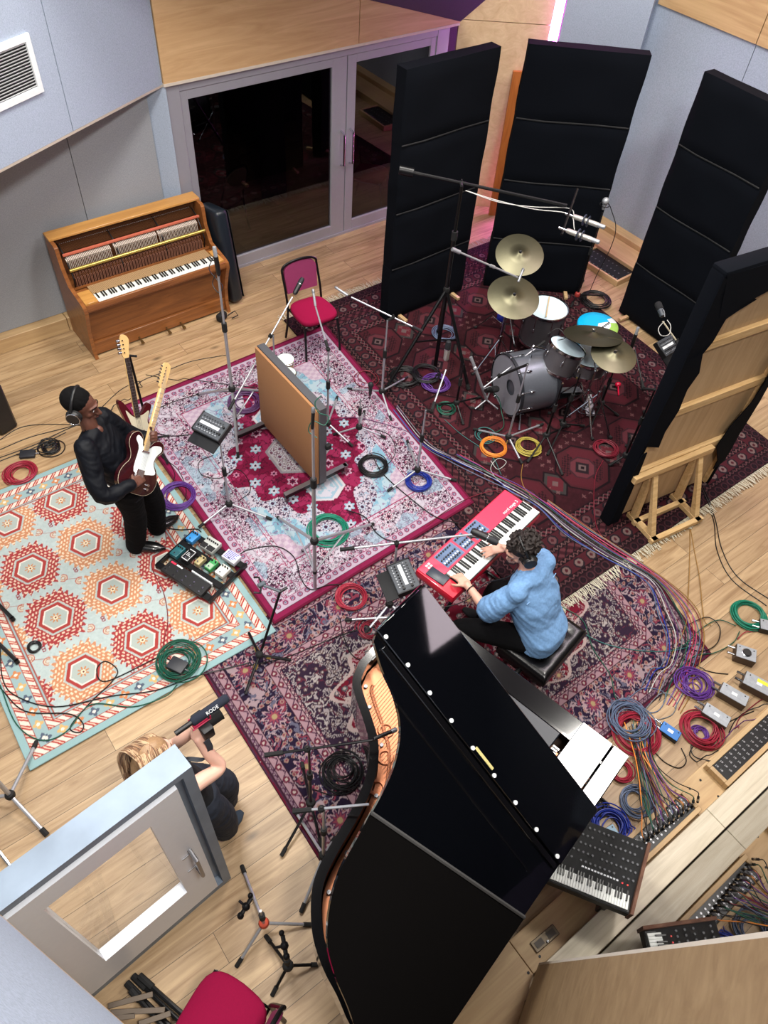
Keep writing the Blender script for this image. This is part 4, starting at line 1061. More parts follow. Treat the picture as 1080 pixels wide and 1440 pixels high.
    cov = [(a*1.0, b) for a, b in [(-.002, 1.17), (-.002, 2.04), (.05, 2.07), (.18, 2.072)]+[(v.x, v.y) for v in spline([(a, b, 0) for a, b in ((.32, 2.052), (.434, 2.012), (.556, 1.977), (.68, 1.917), (.78, 1.812), (.845, 1.69), (.885, 1.54), (.915, 1.43))], 4)]]
    t.part('lid_cover', MB().prism(cov, .022, .030), mat('matt_black_cover', (6, 5, 5), .95, var=.15, scale=90, spec=.06), parent=lid, label='matt black cover over the tail of the lid')
    e0, e1 = V((0, 1.17, .03)), V((.915, 1.43, .03)); t.part('cover_edge', MB().tube([e0, e1], .010, 6), mat('grey_edge', (58, 58, 58), .6), parent=lid)
    zt = math.sin(th)*1.42+.99
    t.part('lid_prop', MB().tube([(1.44, .62, .97), (1.42*math.cos(th), .66, zt)], .012, 8), m_lac)
grand()
def red_keyboard():
    c = V((2.735, 2.068, .0)); rot = math.radians(11.4)
    t = Thing('stage_keyboard', 'bright red stage keyboard played by the man in the denim shirt', 'keyboard', V((c.x, c.y, ZR4)), rot)
    W, D, z = 1.05, .335, .70; m_red = mat('red_shell', (196, 20, 48), .35, coat=.3); m_redt = mat('red_panel', (208, 44, 78), .38)
    t.part('body', MB().bb((-W/2, -D/2, z-.04), (W/2, D/2, z+.035), r=.014, seg=2), m_red)
    t.part('top_panel', MB().bb((-W/2+.012, -.005, z+.034), (W/2-.012, D/2-.01, z+.040), r=.002), m_redt)
    t.part('front_well', MB().bb((-W/2+.11, -D/2+.002, z+.034), (W/2-.012, -.004, z+.037)), m_black)
    p = .0212; x0 = -W/2+.12; keys(t, x0, p, 43, 2, -D/2+.006, -.012, z+.046, hw=.016)
    kn_ = mesh_of('knob', MB().cyl((0, 0, 0), (0, 0, .0105), .0065, n=8), m_black); bt_ = mesh_of('button', MB().box((0, 0, 0), (.012, .012, .004)), m_white)
    m_pan = mat('blue_grey_panel', (84, 106, 140), .5); mk = m_black
    for (a, b) in ((-.36, -.17), (-.15, -.05), (-.02, .12)):
        pn = t.part('control_section', MB().bb((a, .012, z+.040), (b, D/2-.025, z+.0415)), m_pan)
        n = int((b-a)/.024)
        for i in range(n):
            for j in range(3): t.inst('knob', kn_, (a+.014+.024*i, .035+.045*j, z+.0415), pn)
            t.inst('button', bt_, (a+.014+.024*i, .054, z+.043), pn)
    t.part('display', MB().bb((-.045, .05, z+.041), (-.025, .10, z+.043)), m_black)
    for i in (0, 1):
        for j in (0, 1): t.part('button', MB().bb((-.46+.024*i, .10+.022*j, z+.040), (-.442+.024*i, .116+.022*j, z+.044), r=.002), m_white)
    text_part(t, 'nord stage 3', .035, (.40, .028, z+.0405), Matrix.Identity(3), m_white)
    for sx in (-1, 1):
        t.part('stand_leg', MB().tube([(sx*.36, -.02, z-.05), (-sx*.30, .02, .02)], .014, 8), m_blackm)
        t.part('stand_foot', MB().tube([(sx*.30, -.22, .016), (sx*.30, .18, .016)], .014, 8), m_blackm); t.part('stand_arm', MB().tube([(sx*.36, -.16, z-.055), (sx*.36, .16, z-.055)], .014, 8), m_blackm)
    def on(name, label, cat, x, y, sx, sy, m, r):
        M = T4((c.x, c.y, ZR4), RZ(rot)); mb = MB(); mb.box((x, y, z+.047), (sx, sy, .010), RZ(r), r=.004, seg=2); mb.v = [tuple(M @ V(q)) for q in mb.v]; solo(name, mb, m, label, cat)
    on('dark_tablet', 'dark slab lying on the left end of the red keyboard', 'phone', -.465, .02, .08, .15, mat('slate_slab', (44, 52, 62), .35), .05)
    on('dark_phone', 'black slab on the red keyboard beneath the long microphone', 'phone', .03, .022, .15, .06, m_black, -.95)
red_keyboard()
def mixer(name, label, c, xa, tilt, tray=True, size=(.25, .165)):
    "personal monitor mixer; xa = heading of its long side, tilt about it"
    R3 = RZ(xa) @ RX(tilt); W, D = size
    t = Thing(name, label, 'mixer', c, R3=R3)
    t.part('case', MB().bb((-W/2, -D/2, -.02), (W/2, D/2, .022), r=.006), mat('mixer_grey', (62, 66, 72), .45))
    for s in (-1, 1): t.part('end_cheek', MB().bb((s*W/2-.006, -D/2-.003, -.024), (s*W/2+.006, D/2+.003, .026), r=.003), m_black)
    t.part('label_strip', MB().bb((-W*.40, -.012, .022), (W*.30, .012, .024)), m_white, label='white scribble strip')
    for j, y in enumerate((-.055, -.032, .030, .052)):
        for i in range(8):
            x = -W*.38+W*.70*i/7; t.part('knob' if j % 3 else 'button', MB().cyl((x, y, .022), (x, y, .034), .0062, .005, n=8) if j % 3 else MB().bb((x-.005, y-.004, .022), (x+.005, y+.004, .027)), m_black if j % 2 else m_silver)
    t.part('volume_knob', MB().cyl((W*.40, -.03, .022), (W*.40, -.03, .038), .010, n=10), m_black); t.part('volume_knob', MB().cyl((W*.40, .03, .022), (W*.40, .03, .038), .010, n=10), m_black)
    if tray:
        t.part('tray', MB().bb((-W/2, -D/2-.09, -.034), (W/2, D/2, -.026), r=.002), m_blackm)
    return t
def hd(a, b): return math.atan2((b-a).y, (b-a).x)
mixer('monitor_mixer', 'small grey monitor mixer on a stand beside the guitarist', P(298, 601, .93), hd(P(283, 580, .93), P(325, 601, .93)), .35)
mixer('monitor_mixer', 'small grey monitor mixer left of the red keyboard', P(568, 812, .72), hd(P(578, 838, .72), P(556, 788, .72))+PI, .25, size=(.24, .165))
mixer('monitor_mixer', 'small grey monitor mixer between the drums and the bare wooden screen', P(938, 487, .72), hd(P(922, 500, .72), P(956, 480, .72)), .5, size=(.22, .16))
# pedalboard and its pedals
def pedals():
    o = V((224.5, 800)); ex = V((296.5-224.5, 848-800)); ey = V((268-224.5, 745-800))
    Lw, Bw, TLw, Rw = P(224.5, 800, .06), P(296.5, 848, .06), P(268, 745, .06), P(344.5, 792.6, .06)
    X_ = (Bw-Lw+Rw-TLw)/2; Y_ = (TLw-Lw+Rw-Bw)/2; W, D = X_.length, Y_.length; rot = math.atan2(X_.y, X_.x); c = (Lw+Bw+TLw+Rw)/4
    loc = V((c.x, c.y, ZR2)); t = Thing('pedalboard', 'black pedalboard frame on the turquoise rug by the guitarist', 'pedalboard', loc, rot)
    for y in (-.45, -.15, .15, .42): t.part('rail', MB().bb((-W/2, (y-.06)*D, .03), (W/2, (y+.06)*D, .045), r=.003), m_blackm)
    for s in (-1, 1): t.part('side_rail', MB().bb((s*W/2-.01, -D/2, 0), (s*W/2+.01, D/2, .045), r=.003), m_blackm)
    def spot_(x, y):
        # crop pixel -> local metres
        px, py = 220+x/7.714, 720+y/7.714; q = P(px, py, .10)-c; q = RZ(-rot) @ V((q.x, q.y, 0)); return q
    M = T4(loc, RZ(rot))
    def pedal(label, x, y, w, d, rgb, kn, strip=None, extra=None, h=.045, dz=0.0):
        q = spot_(x, y); z = .046
        p = M @ V((q.x, q.y, z)); t2 = Thing('effects_pedal', label, 'effects pedal', p, rot, 'guitar pedals on the pedalboard')
        t2.part('enclosure', MB().bb((-w/2, -d/2, 0), (w/2, d/2, h), r=.004, seg=2), mat('pedal_%d_%d_%d' % rgb, rgb, .4))
        for i in range(kn): t2.part('knob', MB().cyl((-w*.3+w*.6*i/max(1, kn-1), d*.30, h), (-w*.3+w*.6*i/max(1, kn-1), d*.30, h+.014), .007, n=10), m_black)
        if strip: t2.part('plate', MB().bb((-w*.42, strip[0]*d, h), (w*.42, strip[1]*d, h+.003), r=.001), mat('strip_%d_%d_%d' % strip[2], strip[2], .5))
        if extra: extra(t2, w, d, h)
        t2.part('footswitch', MB().cyl((0, -d*.3, h), (0, -d*.3, h+.012), .006, n=10), m_chrome)
    pedal('bright blue effects pedal at the far corner of the pedalboard', 400, 285, .07, .10, (48, 132, 196), 3)
    pedal('teal effects pedal at the left edge of the pedalboard', 235, 440, .07, .11, (30, 96, 104), 3, (-.42, .0, (24, 84, 92)))
    def outline(t2, w, d, h):
        mb = MB(); e = .006
        for a, b in (((-w/2+e, -d/2+e), (w/2-e, -d/2+2*e)), ((-w/2+e, d/2-2*e), (w/2-e, d/2-e)), ((-w/2+e, -d/2+e), (-w/2+e+.003, d/2-e)), ((w/2-e-.003, -d/2+e), (w/2-e, d/2-e))): mb.bb((*a, h), (*b, h+.001))
        for i in range(3): mb.bb((-w*.25, -.01+.012*i, h), (w*.25-.01*i, -.006+.012*i, h+.001))
        t2.part('white_outline', mb, m_white)
    pedal('black pedal with a white outline, between the teal and gold pedals', 355, 487, .075, .115, (20, 18, 22), 3, None, outline)
    pedal('small sand gold pedal in the middle row of the pedalboard', 478, 540, .05, .09, (170, 156, 112), 2)
    pedal('green pedal with a pale square plate on the pedalboard', 600, 588, .06, .10, (60, 150, 84), 2, (-.45, .05, (150, 176, 150)))
    pedal('white pedal with three black knobs on the pedalboard', 722, 650, .08, .10, (220, 220, 210), 3)
    def twin(t2, w, d, h):
        t2.part('lower_plate', MB().bb((-w*.48, -d*.48, h), (-.01, -.01, h+.004), r=.001), m_black); t2.part('lower_plate', MB().bb((.0, -d*.48, h), (w*.48, -.01, h+.004), r=.001), m_black)
        for i in range(6): t2.part('knob', MB().cyl((-w*.4+w*.8*i/5, d*.22, h), (-w*.4+w*.8*i/5, d*.22, h+.012), .007, n=8), m_black)
    pedal('wide black and silver twin pedal behind the row of small pedals', 590, 370, .13, .12, (176, 180, 176), 0, None, twin)
    def writing(t2, w, d, h):
        mb = MB()
        for i in range(6): mb.bb((-w*.4, d*.42-.013*i-.006, h), (w*.4-(i % 3)*.012, d*.42-.013*i, h+.001))
        t2.part('print', mb, mat('violet_print', (84, 84, 170), .5))
    pedal('white pedal printed in violet, at the right corner of the pedalboard', 815, 500, .13, .09, (206, 206, 214), 0, None, writing)
    # long foot controller along the front
    a = spot_(35, 640); b = spot_(590, 950); q0 = spot_(150, 520); w = (b-a).length*.84; cc = spot_(325, 725); p = M @ V((cc.x-.005, cc.y+.0, .047))
    t3 = Thing('foot_controller', 'long black foot controller along the front of the pedalboard', 'foot controller', p, rot)
    dd = .125; t3.part('case', MB().bb((-w/2, -dd/2, 0), (w/2, dd/2, .032), r=.005), m_black)
    t3.part('red_display', MB().bb((-w*.46, dd*.30, .032), (-w*.34, dd*.42, .034)), mat('red_display', (190, 30, 60), .5, emit=.6))
    t3.part('white_panel', MB().bb((-w*.32, dd*.32, .032), (-w*.18, dd*.42, .0335)), m_white)
    for i in range(5):
        for y in (-.32, .02): t3.part('switch', MB().cyl((-w*.42+w*.21*i, y*dd, .032), (-w*.42+w*.21*i, y*dd, .044), .007, n=10), m_chrome)
    mb = MB()
    for i in range(16): mb.bb((w*.0+.013*i, dd*.52, .0), (w*.0+.013*i+.008, dd*.62, .04))
    t3.part('white_plugs', mb, m_white)
pedals()
# wall patch boxes with oak frames
def patchbox(label, quad, z0, z1, rows, kn):
    q = [V(p) for p in quad]; c = sum(q, V((0, 0, 0)))/4; X_ = (q[1]-q[0]+q[2]-q[3])/2; Y_ = (q[3]-q[0]+q[2]-q[1])/2
    t = Thing('patch_box', label, 'patch box', V((c.x, c.y, z0)), math.atan2(X_.y, X_.x)); W, D, h = X_.length, Y_.length, z1-z0; f = .03
    t.part('frame', MB().bb((-W/2, -D/2, 0), (W/2, -D/2+f, h), r=.003).bb((-W/2, D/2-f, 0), (W/2, D/2, h), r=.003).bb((-W/2, -D/2+f, 0), (-W/2+f, D/2-f, h), r=.003).bb((W/2-f, -D/2+f, 0), (W/2, D/2-f, h), r=.003), m_oakx)
    t.part('panel', MB().bb((-W/2+f, -D/2+f, 0), (W/2-f, D/2-f, h-.012)), mat('patch_panel_black', (16, 17, 20), .35))
    me = mesh_of('socket', MB().cyl((0, 0, -.012), (0, 0, -.008), .007, n=10), m_steel); mp = mesh_of('printed_mark', MB().bb((-.007, .011, -.012), (.007, .0125, -.0113)), m_white)
    for j in range(rows):
        for i in range(kn):
            if (i*7+j*3) % 11 == 0: continue
            x = -W/2+f+.03+(W-2*f-.06)*i/(kn-1); y = -D/2+f+.025+(D-2*f-.05)*j/max(1, rows-1); s_ = t.inst('socket', me, (x, y, h)); t.inst('printed_mark', mp, (0, 0, 0), s_)
    return t
patchbox('oak framed black patch box on the floor at the foot of the right-hand wall', [(7.02, 4.95, 0), (7.07, 4.31, 0), (7.44, 4.43, 0), (7.45, 5.12, 0)], .0, .07, 4, 10)
patchbox('unplugged oak framed patch box on the ledge, by the silver boxes', [(3.14, -.11, 0), (3.90, -.11, 0), (3.92, .075, 0), (3.15, .07, 0)], .07, .13, 3, 14)
pb3 = patchbox('oak framed patch box full of plugs, between the small synthesizer and the empty patch box', [(2.24, -.105, 0), (2.88, -.105, 0), (2.88, .075, 0), (2.24, .07, 0)], .07, .13, 4, 14)
mb = MB()
def socket():
    c = P(766, 1320, .072); t = Thing('socket_plate', 'steel socket plate on the oak ledge beside the piano tail', 'socket', V((c.x, c.y, .071)), hd(P(749, 1335, .07), P(781, 1308, .07)))
    t.part('plate', MB().bb((-.09, -.032, 0), (.09, .032, .012), r=.003), mat('bronze_plate', (104, 92, 76), .4, .6))
    for x in (-.045, .045): t.part('outlet', MB().bb((x-.028, -.018, .012), (x+.028, .018, .014)), mat('outlet_brown', (70, 60, 50), .5))
    t.part('switch', MB().cyl((0, -.02, .012), (0, -.02, .022), .007, n=10), m_chrome)
socket()
# small analogue synthesizer on the ledge
def synth():
    a, b = P(888, 1283, .47), P(790, 1243, .47); X_ = (a-b); rot = math.atan2(X_.y, X_.x); d = V((math.cos(rot), math.sin(rot), 0)); n_ = V((-d.y, d.x, 0))
    W, D = .62, .35; c = a-d*W/2+n_*D/2
    t = Thing('synthesizer', 'small black synthesizer with wooden end cheeks in front of the window', 'synthesizer', V((c.x, c.y, .085)), rot)
    H0, H1 = .36, .50; fs = [(0, 1, 2, 3), (4, 7, 6, 5), (0, 4, 5, 1), (1, 5, 6, 2), (2, 6, 7, 3), (3, 7, 4, 0)]
    t.part('case', MB().add([(-W/2, -D/2, .28), (W/2, -D/2, .28), (W/2, D/2, .28), (-W/2, D/2, .28), (-W/2, -D/2, H0-.02), (W/2, -D/2, H0-.02), (W/2, D/2, H1), (-W/2, D/2, H1)], fs), m_black)
    for s in (-1, 1):
        x = s*(W/2+.008); t.part('end_cheek', MB().add([(x-.009, -D/2-.006, .27), (x+.009, -D/2-.006, .27), (x+.009, D/2+.006, .27), (x-.009, D/2+.006, .27), (x-.009, -D/2-.006, H0+.012), (x+.009, -D/2-.006, H0+.012), (x+.009, D/2+.006, H1+.018), (x-.009, D/2+.006, H1+.018)], fs), wood('walnut', (92, 60, 48), (136, 96, 76), 1, 1.2, .4))
    sl = math.atan2(H1-H0+.02, D); zz = lambda y: H0-.02+(y+D/2)/D*(H1-H0+.02)
    kb = bpy.data.objects.new('keybed', mesh_of('keybed', MB().bb((-W/2+.01, -D/2, -.004), (W/2-.01, -D/2+.12, .001)), m_black)); COL.objects.link(kb); kb.parent = t.o; kb.location = (0, 0, zz(-D/2+.06)); kb.rotation_euler = (0, 0, 0)
    keys(t, -W/2+.02, (W-.04)/37, 37, 0, -D/2+.006, -D/2+.115, .006, parent=kb, hw=.010, hb=.010)
    kn_ = mesh_of('knob', MB().cyl((0, 0, -.004), (0, -.002, .012), .0068, n=8).box((0, -.002, .0125), (.002, .01, .001)), mat('grey_knobs', (96, 98, 102), .4)); bt_ = mesh_of('button', MB().box((0, 0, 0), (.012, .010, .008)), m_silver)
    for j in range(5):
        for i in range(22):
            if (i*5+j*7) % 9 == 0: continue
            y = -.02+.041*j; t.inst('knob', kn_, (-W/2+.025+(W-.05)*i/21, y, zz(y)))
    for i in range(12): t.inst('button', bt_, (.006+.018*i, -.045, zz(-.045)))
    for x, c_ in ((.23, (200, 30, 40)), (.26, (200, 50, 40))): t.part('light', MB().bb((x, -.052, zz(-.05)), (x+.008, -.045, zz(-.05)+.006)), mat('led_%d' % c_[1], c_, .4, emit=1.0))
    for sx in (-1, 1): t.part('stand_side', MB().bb((sx*W*.36-.02, -D/2+.05, 0), (sx*W*.36+.02, D/2-.03, .28), r=.004), m_blackm)
synth()
# direct boxes on the floor
def dibox(label, px, py, z, ang, w, d, h, top, side, ex=None, lab=True, group=None):
    p = P(px, py, z+h); t = Thing('direct_box', label, 'direct box', V((p.x, p.y, z)), ang, group)
    t.part('case', MB().bb((-w/2, -d/2, 0), (w/2, d/2, h-.004), r=.003), side); t.part('top_plate', MB().bb((-w/2+.002, -d/2+.002, h-.004), (w/2-.002, d/2-.002, h), r=.002), top)
    if lab: t.part('sticker', MB().bb((-.02, -.012, h), (.02, .012, h+.001)), m_white)
    for i, y in enumerate((-d*.25, d*.25)): t.part('plug', MB().cyl((-w/2-.0, y, h*.6), (-w/2-.055, y, h*.6), .009, n=8), m_chrome)
    for x in (-w*.35, w*.35): t.part('screw', MB().cyl((x, d*.3, h), (x, d*.3, h+.002), .005, n=8), m_blackm)
    if ex: ex(t, w, d, h)
m_dib = mat('brown_enamel', (74, 58, 48), .5); m_dit = mat('scuffed_steel', (158, 164, 170), .45, .5, var=.25, scale=40)
aa = math.radians(-75)
dibox('scuffed silver direct box nearest the red cable coil, left of the silver row', 1008, 1005, 0, aa, .19, .10, .07, m_dit, m_dib)
dibox('scuffed silver direct box in the middle of the silver row', 1033, 976, 0, aa+.05, .20, .10, .075, m_dit, m_dib)
dibox('silver direct box with a yellow tape strip, at the right edge', 1068, 962, 0, aa+.1, .22, .12, .075, m_dit, m_dib, lambda t, w, d, h: t.part('tape', MB().bb((-w*.1, d*.1, h), (w*.45, d*.35, h+.001)), mat('yellow_tape', (226, 214, 60), .6)))
def dial(t, w, d, h): t.part('dial', MB().cyl((0, 0, h), (0, 0, h+.014), .03, n=20), m_black); t.part('dial_ring', MB().lathe([(.032, h), (.036, h+.003), (.032, h+.004)], 20, cap=False), m_chrome)
dibox('silver box with a large black round dial, under the green cable coil', 1050, 918, 0, aa+.3, .15, .12, .08, m_dit, m_dib, dial, False)
dibox('dark direct box half cut off by the right edge of the photo', 1084, 880, 0, aa+.4, .16, .10, .06, m_dit, m_black, None, False)
dibox('bright blue direct box among the cable coils', 943, 1028, 0, math.radians(-76), .14, .085, .045, mat('blue_enamel', (40, 112, 186), .4), m_black)
dibox('pale blue box lying in the blue cables under the piano corner', 857, 1172, 0, math.radians(-10), .12, .08, .04, mat('pale_blue', (146, 182, 204), .5), m_dib)
def bbox(label, px, py, z, ang, w, d, h):
    p = P(px, py, z+h); t = Thing('power_supply', label, 'box', V((p.x, p.y, z)), ang)
    t.part('case', MB().bb((-w/2, -d/2, 0), (w/2, d/2, h), r=.008, seg=2), mat('charcoal_box', (34, 36, 42), .5)); t.part('lead', MB().cyl((w/2, 0, h/2), (w/2+.03, 0, h/2), .006, n=8), m_chrome); t.part('lead', MB().cyl((-w/2, .01, h/2), (-w/2-.03, .01, h/2), .005, n=8), m_blackm)
bbox('black box lying in the green cable coil on the turquoise rug', 249, 934, ZR4+.05, math.radians(-62), .13, .10, .035)
bbox('black box on the oak floor by the red coil behind the guitarist', 38, 637, 0, math.radians(-25), .13, .09, .03)
# ---------------------------------------------------------------- drum kit
def project(p):
    q = V(p)-CAM; z = q.dot(FWD); return (540+FOC*q.dot(RIGHT)/z, 720+FOC*q.dot(DOWN)/z)
def up_to(base, px):
    "height above base (a point) at which the vertical through it comes nearest to the photo point px"
    best = (1e9, 0)
    for i in range(0, 320):
        z = i*.01; a = project((base[0], base[1], z)); d = (a[0]-px[0])**2+(a[1]-px[1])**2
        if d < best[0]: best = (d, z)
    return best[1]
m_cym = mat('cymbal_bronze', (98, 95, 76), .38, .85, var=.10, scale=14)
m_wrap = mat('silver_sparkle', (122, 126, 136), .3, .6, var=.35, scale=200); m_wrapd = mat('dark_sparkle', (96, 92, 96), .35, .5, var=.3, scale=200)
m_head = mat('drum_head_white', (206, 226, 236), .5); m_heads = mat('drum_head_smoke', (138, 138, 146), .3)
def cymbal(label, c, r, nrm):
    c = V(c); t = Thing('cymbal', label, 'cymbal', c, R3=frame(nrm))
    pr = [(.010, .026), (.030, .024), (.045, .012), (r*.5, .004), (r*.8, -.004), (r, -.012), (r, -.0135), (r*.8, -.006), (r*.5, .002), (.044, .009), (.028, .021), (.010, .023)]
    t.part('disc', MB().lathe(pr, 56, cap=False), m_cym, ang=60)
    t.part('wing_nut', MB().cyl((0, 0, .024), (0, 0, .05), .006, n=8).box((0, 0, .045), (.03, .006, .012), r=.002), m_chrome); t.part('felt', MB().cyl((0, 0, .022), (0, 0, .032), .014, n=12), m_felt)
    return t
def dstand(label, foot, top, nrm, mtl=m_chrome, hub=.35, rot=0.0, spread=.27, zf=ZR3, name='cymbal_stand', cat='stand'):
    foot = V((foot[0], foot[1], zf)); top = V(top); t = Thing(name, label, cat, foot); hz = V((0, 0, hub)); tp = top-foot
    bend = V((0, 0, max(hub+.1, tp.z*.72))); t.part('pole', MB().tube([(0, 0, .05), bend], .011, 8), mtl); t.part('upper_tube', MB().tube([bend, tp-V(nrm).normalized()*.02], .008, 8), mtl)
    t.part('tilter', MB().ball(bend, .018, n=10).cyl(bend-V((.02, 0, 0)), bend+V((.03, 0, 0)), .006, n=6), m_chrome)
    t.part('clutch', MB().cyl(hz-V((0, 0, .03)), hz+V((0, 0, .03)), .018, n=12).cyl(hz, hz+V((.04, .01, 0)), .005, n=6), m_chrome)
    for i in range(3):
        a = rot+i*2*PI/3; f = V((spread*math.cos(a), spread*math.sin(a), .012)); lg = t.part('leg', MB().tube([hz, f], .008, 6), mtl); t.part('rubber_foot', MB().cyl(f, f+V((f.x, f.y, 0)).normalized()*.03, .014, n=8), m_rubber, parent=lg)
        t.part('brace', MB().tube([(0, 0, .08), hz.lerp(f, .5)], .005, 5), mtl)
    return t
def drum_kit():
    kf = V((4.45, 3.55, .30)); kb = V((4.90, 3.42, .30)); ax = (kb-kf).normalized(); R3 = frame(ax); r = .29; L = .42
    t = Thing('bass_drum', 'silver bass drum with a ported smoke grey head', 'drum', V((kf.x, kf.y, ZR3)))
    lc = kf-t.loc
    t.part('shell', MB().lathe([(r-.004, .03), (r, .03), (r, L-.03), (r-.004, L-.03)], 48, R=R3, c=lc), m_wrap)
    hoop = [(r+.006, 0), (r+.016, .004), (r+.016, .032), (r+.004, .036), (r-.008, .02)]
    for nm, z in (('front_hoop', 0), ('back_hoop', L-.036)): t.part(nm, MB().lathe([(a, b+z) for a, b in hoop], 48, R=R3, c=lc, cap=False), m_blackm if 0 else mat('grey_hoop', (52, 54, 60), .3, .4))
    hd_ = MB(); n = 40; pr = frame(ax); hx, hy = -.04, -.10; vs = []; fs = []
    for k in range(n):
        a = 2*PI*k/n; vs.append(lc+pr @ V((r*math.cos(a), r*math.sin(a), .012)))
    hc = V((-.0, .0, 0)); ho = pr @ V((0, 0, .012)); side = ax.cross(V((0, 0, 1))).normalized(); hcv = lc+ho+V((0, 0, .03))+side*.07
    for k in range(n):
        a = 2*PI*k/n; vs.append(hcv+(pr @ V((math.cos(a), math.sin(a), 0)))*.075)
    for k in range(n): fs.append((k, (k+1) % n, n+(k+1) % n, n+k))
    t.part('front_head', MB().add(vs, fs), m_heads, ang=0)
    t.part('damping_pillow', MB().box(lc+ax*.15+V((0, 0, -.12)), (.22, .36, .18), frame(ax) @ RX(0), r=.06, seg=3), m_felt)
    for k in range(10):
        a = 2*PI*k/10+.2; o = pr @ V((math.cos(a), math.sin(a), 0)); p = lc+o*(r+.014)
        t.part('tension_rod', MB().cyl(p+ax*.0, p+ax*.13, .004, n=6).box(p+ax*.12, (.018, .018, .045), frame(ax), r=.004).box(p+ax*.015, (.022, .022, .02), frame(ax), r=.004), m_chrome)
    for s in (-1, 1):
        p = lc+ax*.1+side*(s*.2)+V((0, 0, -.19)); f = lc+ax*.02+side*(s*.36); f.z = .015
        t.part('spur', MB().tube([p, f], .008, 6), m_chrome)
    tm = lc+ax*.2+V((0, 0, r)); t.part('tom_mount', MB().tube([tm, tm+V((0, 0, .12)), V((4.94, 3.33, .62))-t.loc], .012, 8).ball(tm+V((0, 0, .12)), .022, n=10), m_chrome)
    def drum(name, label, c, rr, dep, nrm, wrap, legs=False, lugs=6, stick=False):
        c = V(c); t = Thing(name, label, 'drum', c, R3=frame(nrm))
        t.part('shell', MB().lathe([(rr-.003, -dep), (rr, -dep), (rr, -.01), (rr-.003, -.01)], 36), wrap)
        for z in (-.006, -dep-.006): t.part('hoop', MB().lathe([(rr+.002, z-.012), (rr+.012, z-.012), (rr+.012, z+.012), (rr+.004, z+.014)], 36, cap=False), m_chrome)
        t.part('drum_head', MB().lathe([(rr+.002, -.002), (rr, .0), (.001, .0005)], 36, cap=False), m_head)
        for k in range(lugs):
            a = 2*PI*k/lugs+.3; x, y = (rr+.01)*math.cos(a), (rr+.01)*math.sin(a)
            t.part('lug', MB().cyl((x, y, .008), (x, y, -dep*.45), .0035, n=5).box((x, y, -dep*.45), (.016, .016, .05), RZ(a), r=.004), m_chrome)
        if legs:
            for k in range(3):
                a = 2*PI*k/3+.5; x, y = (rr+.022)*math.cos(a), (rr+.022)*math.sin(a); zl = -(c.z-ZR3); t.part('leg', MB().tube([(x, y, -.06), (x, y, zl+.06), (x*1.1, y*1.1, zl+.01)], .006, 6), m_chrome)
        return t
    drum('rack_tom', 'dark silver rack tom with a white head over the bass drum', (4.93, 3.33, .70), .17, .22, (.32, -.05, 1), m_wrapd)
    drum('floor_tom', 'dark floor tom with a clean white head, between the upper cymbals and turquoise stool', (5.34, 3.98, .58), .205, .36, (0, 0, 1), m_wrapd, legs=True, lugs=8)
    drum('snare_drum', 'white-headed snare drum half hidden by the flat cymbal', (5.15, 3.22, .58), .18, .14, (.04, .0, 1), m_wrapd, lugs=8)
    st = Thing('snare_stand', 'low chrome stand holding the snare drum', 'stand', (5.15, 3.22, ZR3))
    for k in range(3):
        a = k*2*PI/3+.4; st.part('leg', MB().tube([(0, 0, .24), (.22*math.cos(a), .22*math.sin(a), .012)], .008, 6), m_chrome); st.part('basket_arm', MB().tube([(0, 0, .34), (.17*math.cos(a), .17*math.sin(a), .38)], .007, 6), m_chrome)
    st.part('pole', MB().cyl((0, 0, .18), (0, 0, .35), .012, n=8), m_chrome)
    stk = MB(); stk.tube([(5.20, 3.86, .60), (5.46, 4.08, .605)], .007, 6); solo('drumstick', stk, m_oakv, 'pale drumstick lying across the floor tom head', 'drumstick')
    # cymbals
    c1 = (5.20, 4.36, 1.02); n1 = (-.30, -.32, 1); c2 = (4.77, 3.96, .93); n2 = (-.18, -.28, 1); c3 = (5.08, 3.21, .86); n3 = (.16, .24, 1); c4 = (5.03, 2.91, .86); n4 = (-.10, -.16, 1)
    cymbal('uppermost bronze cymbal, tilted, against the black screen', c1, .235, n1); cymbal('large bronze cymbal just below the uppermost one', c2, .245, n2)
    cymbal('bronze cymbal seen almost edge-on in front of the turquoise stool', c3, .265, n3); cymbal('lowest bronze cymbal nearest the bare wooden screen', c4, .205, n4)
    dstand('chrome stand under the uppermost cymbal', (5.28, 4.44), c1, n1, rot=.3); dstand('chrome stand under the large second cymbal', (4.82, 4.05), c2, n2, rot=1.0)
    dstand('bright chrome straight stand under the edge-on cymbal', (4.98, 3.00), c3, n3, rot=.2); 
    hh = dstand('hi-hat stand under the lowest cymbal', (5.06, 2.93), c4, n4, rot=.5, name='hi_hat_stand'); hh.part('foot_pedal', MB().box((.10, .12, .06), (.09, .25, .012), RZ(-.6) @ RX(.25), r=.004), m_steel)
    # stool
    tp = V((5.66, 3.56, .52)); t = Thing('drum_stool', 'round drum stool with a turquoise, white and green seat', 'stool', V((tp.x, tp.y, ZR3)), math.radians(8)); z = .50; rr = .205
    m_t = mat('turquoise_vinyl', (16, 168, 220), .35); m_g = mat('lime_vinyl', (150, 190, 90), .45)
    mb = MB(); n = 40; prf = [(rr*.90, z-.06), (rr, z-.045), (rr, z-.012), (rr*.95, z), (rr*.6, z+.008), (.001, z+.010)]; mb.lathe(prf, n)
    for k, f in enumerate(mb.f):
        cx = sum(mb.v[i][1] for i in f)/len(f); mb.m[k] = 0 if cx > -.03 else (1 if cx > -.095 else 2)
    t.part('seat', mb, [m_t, m_white, m_g], ang=60)
    tb = MB()
    for i in range(6): tb.bb((-.05+.026*i, -.078+(i % 2)*.004, z+.002), (-.05+.026*i+.016, -.056, z+.0115))
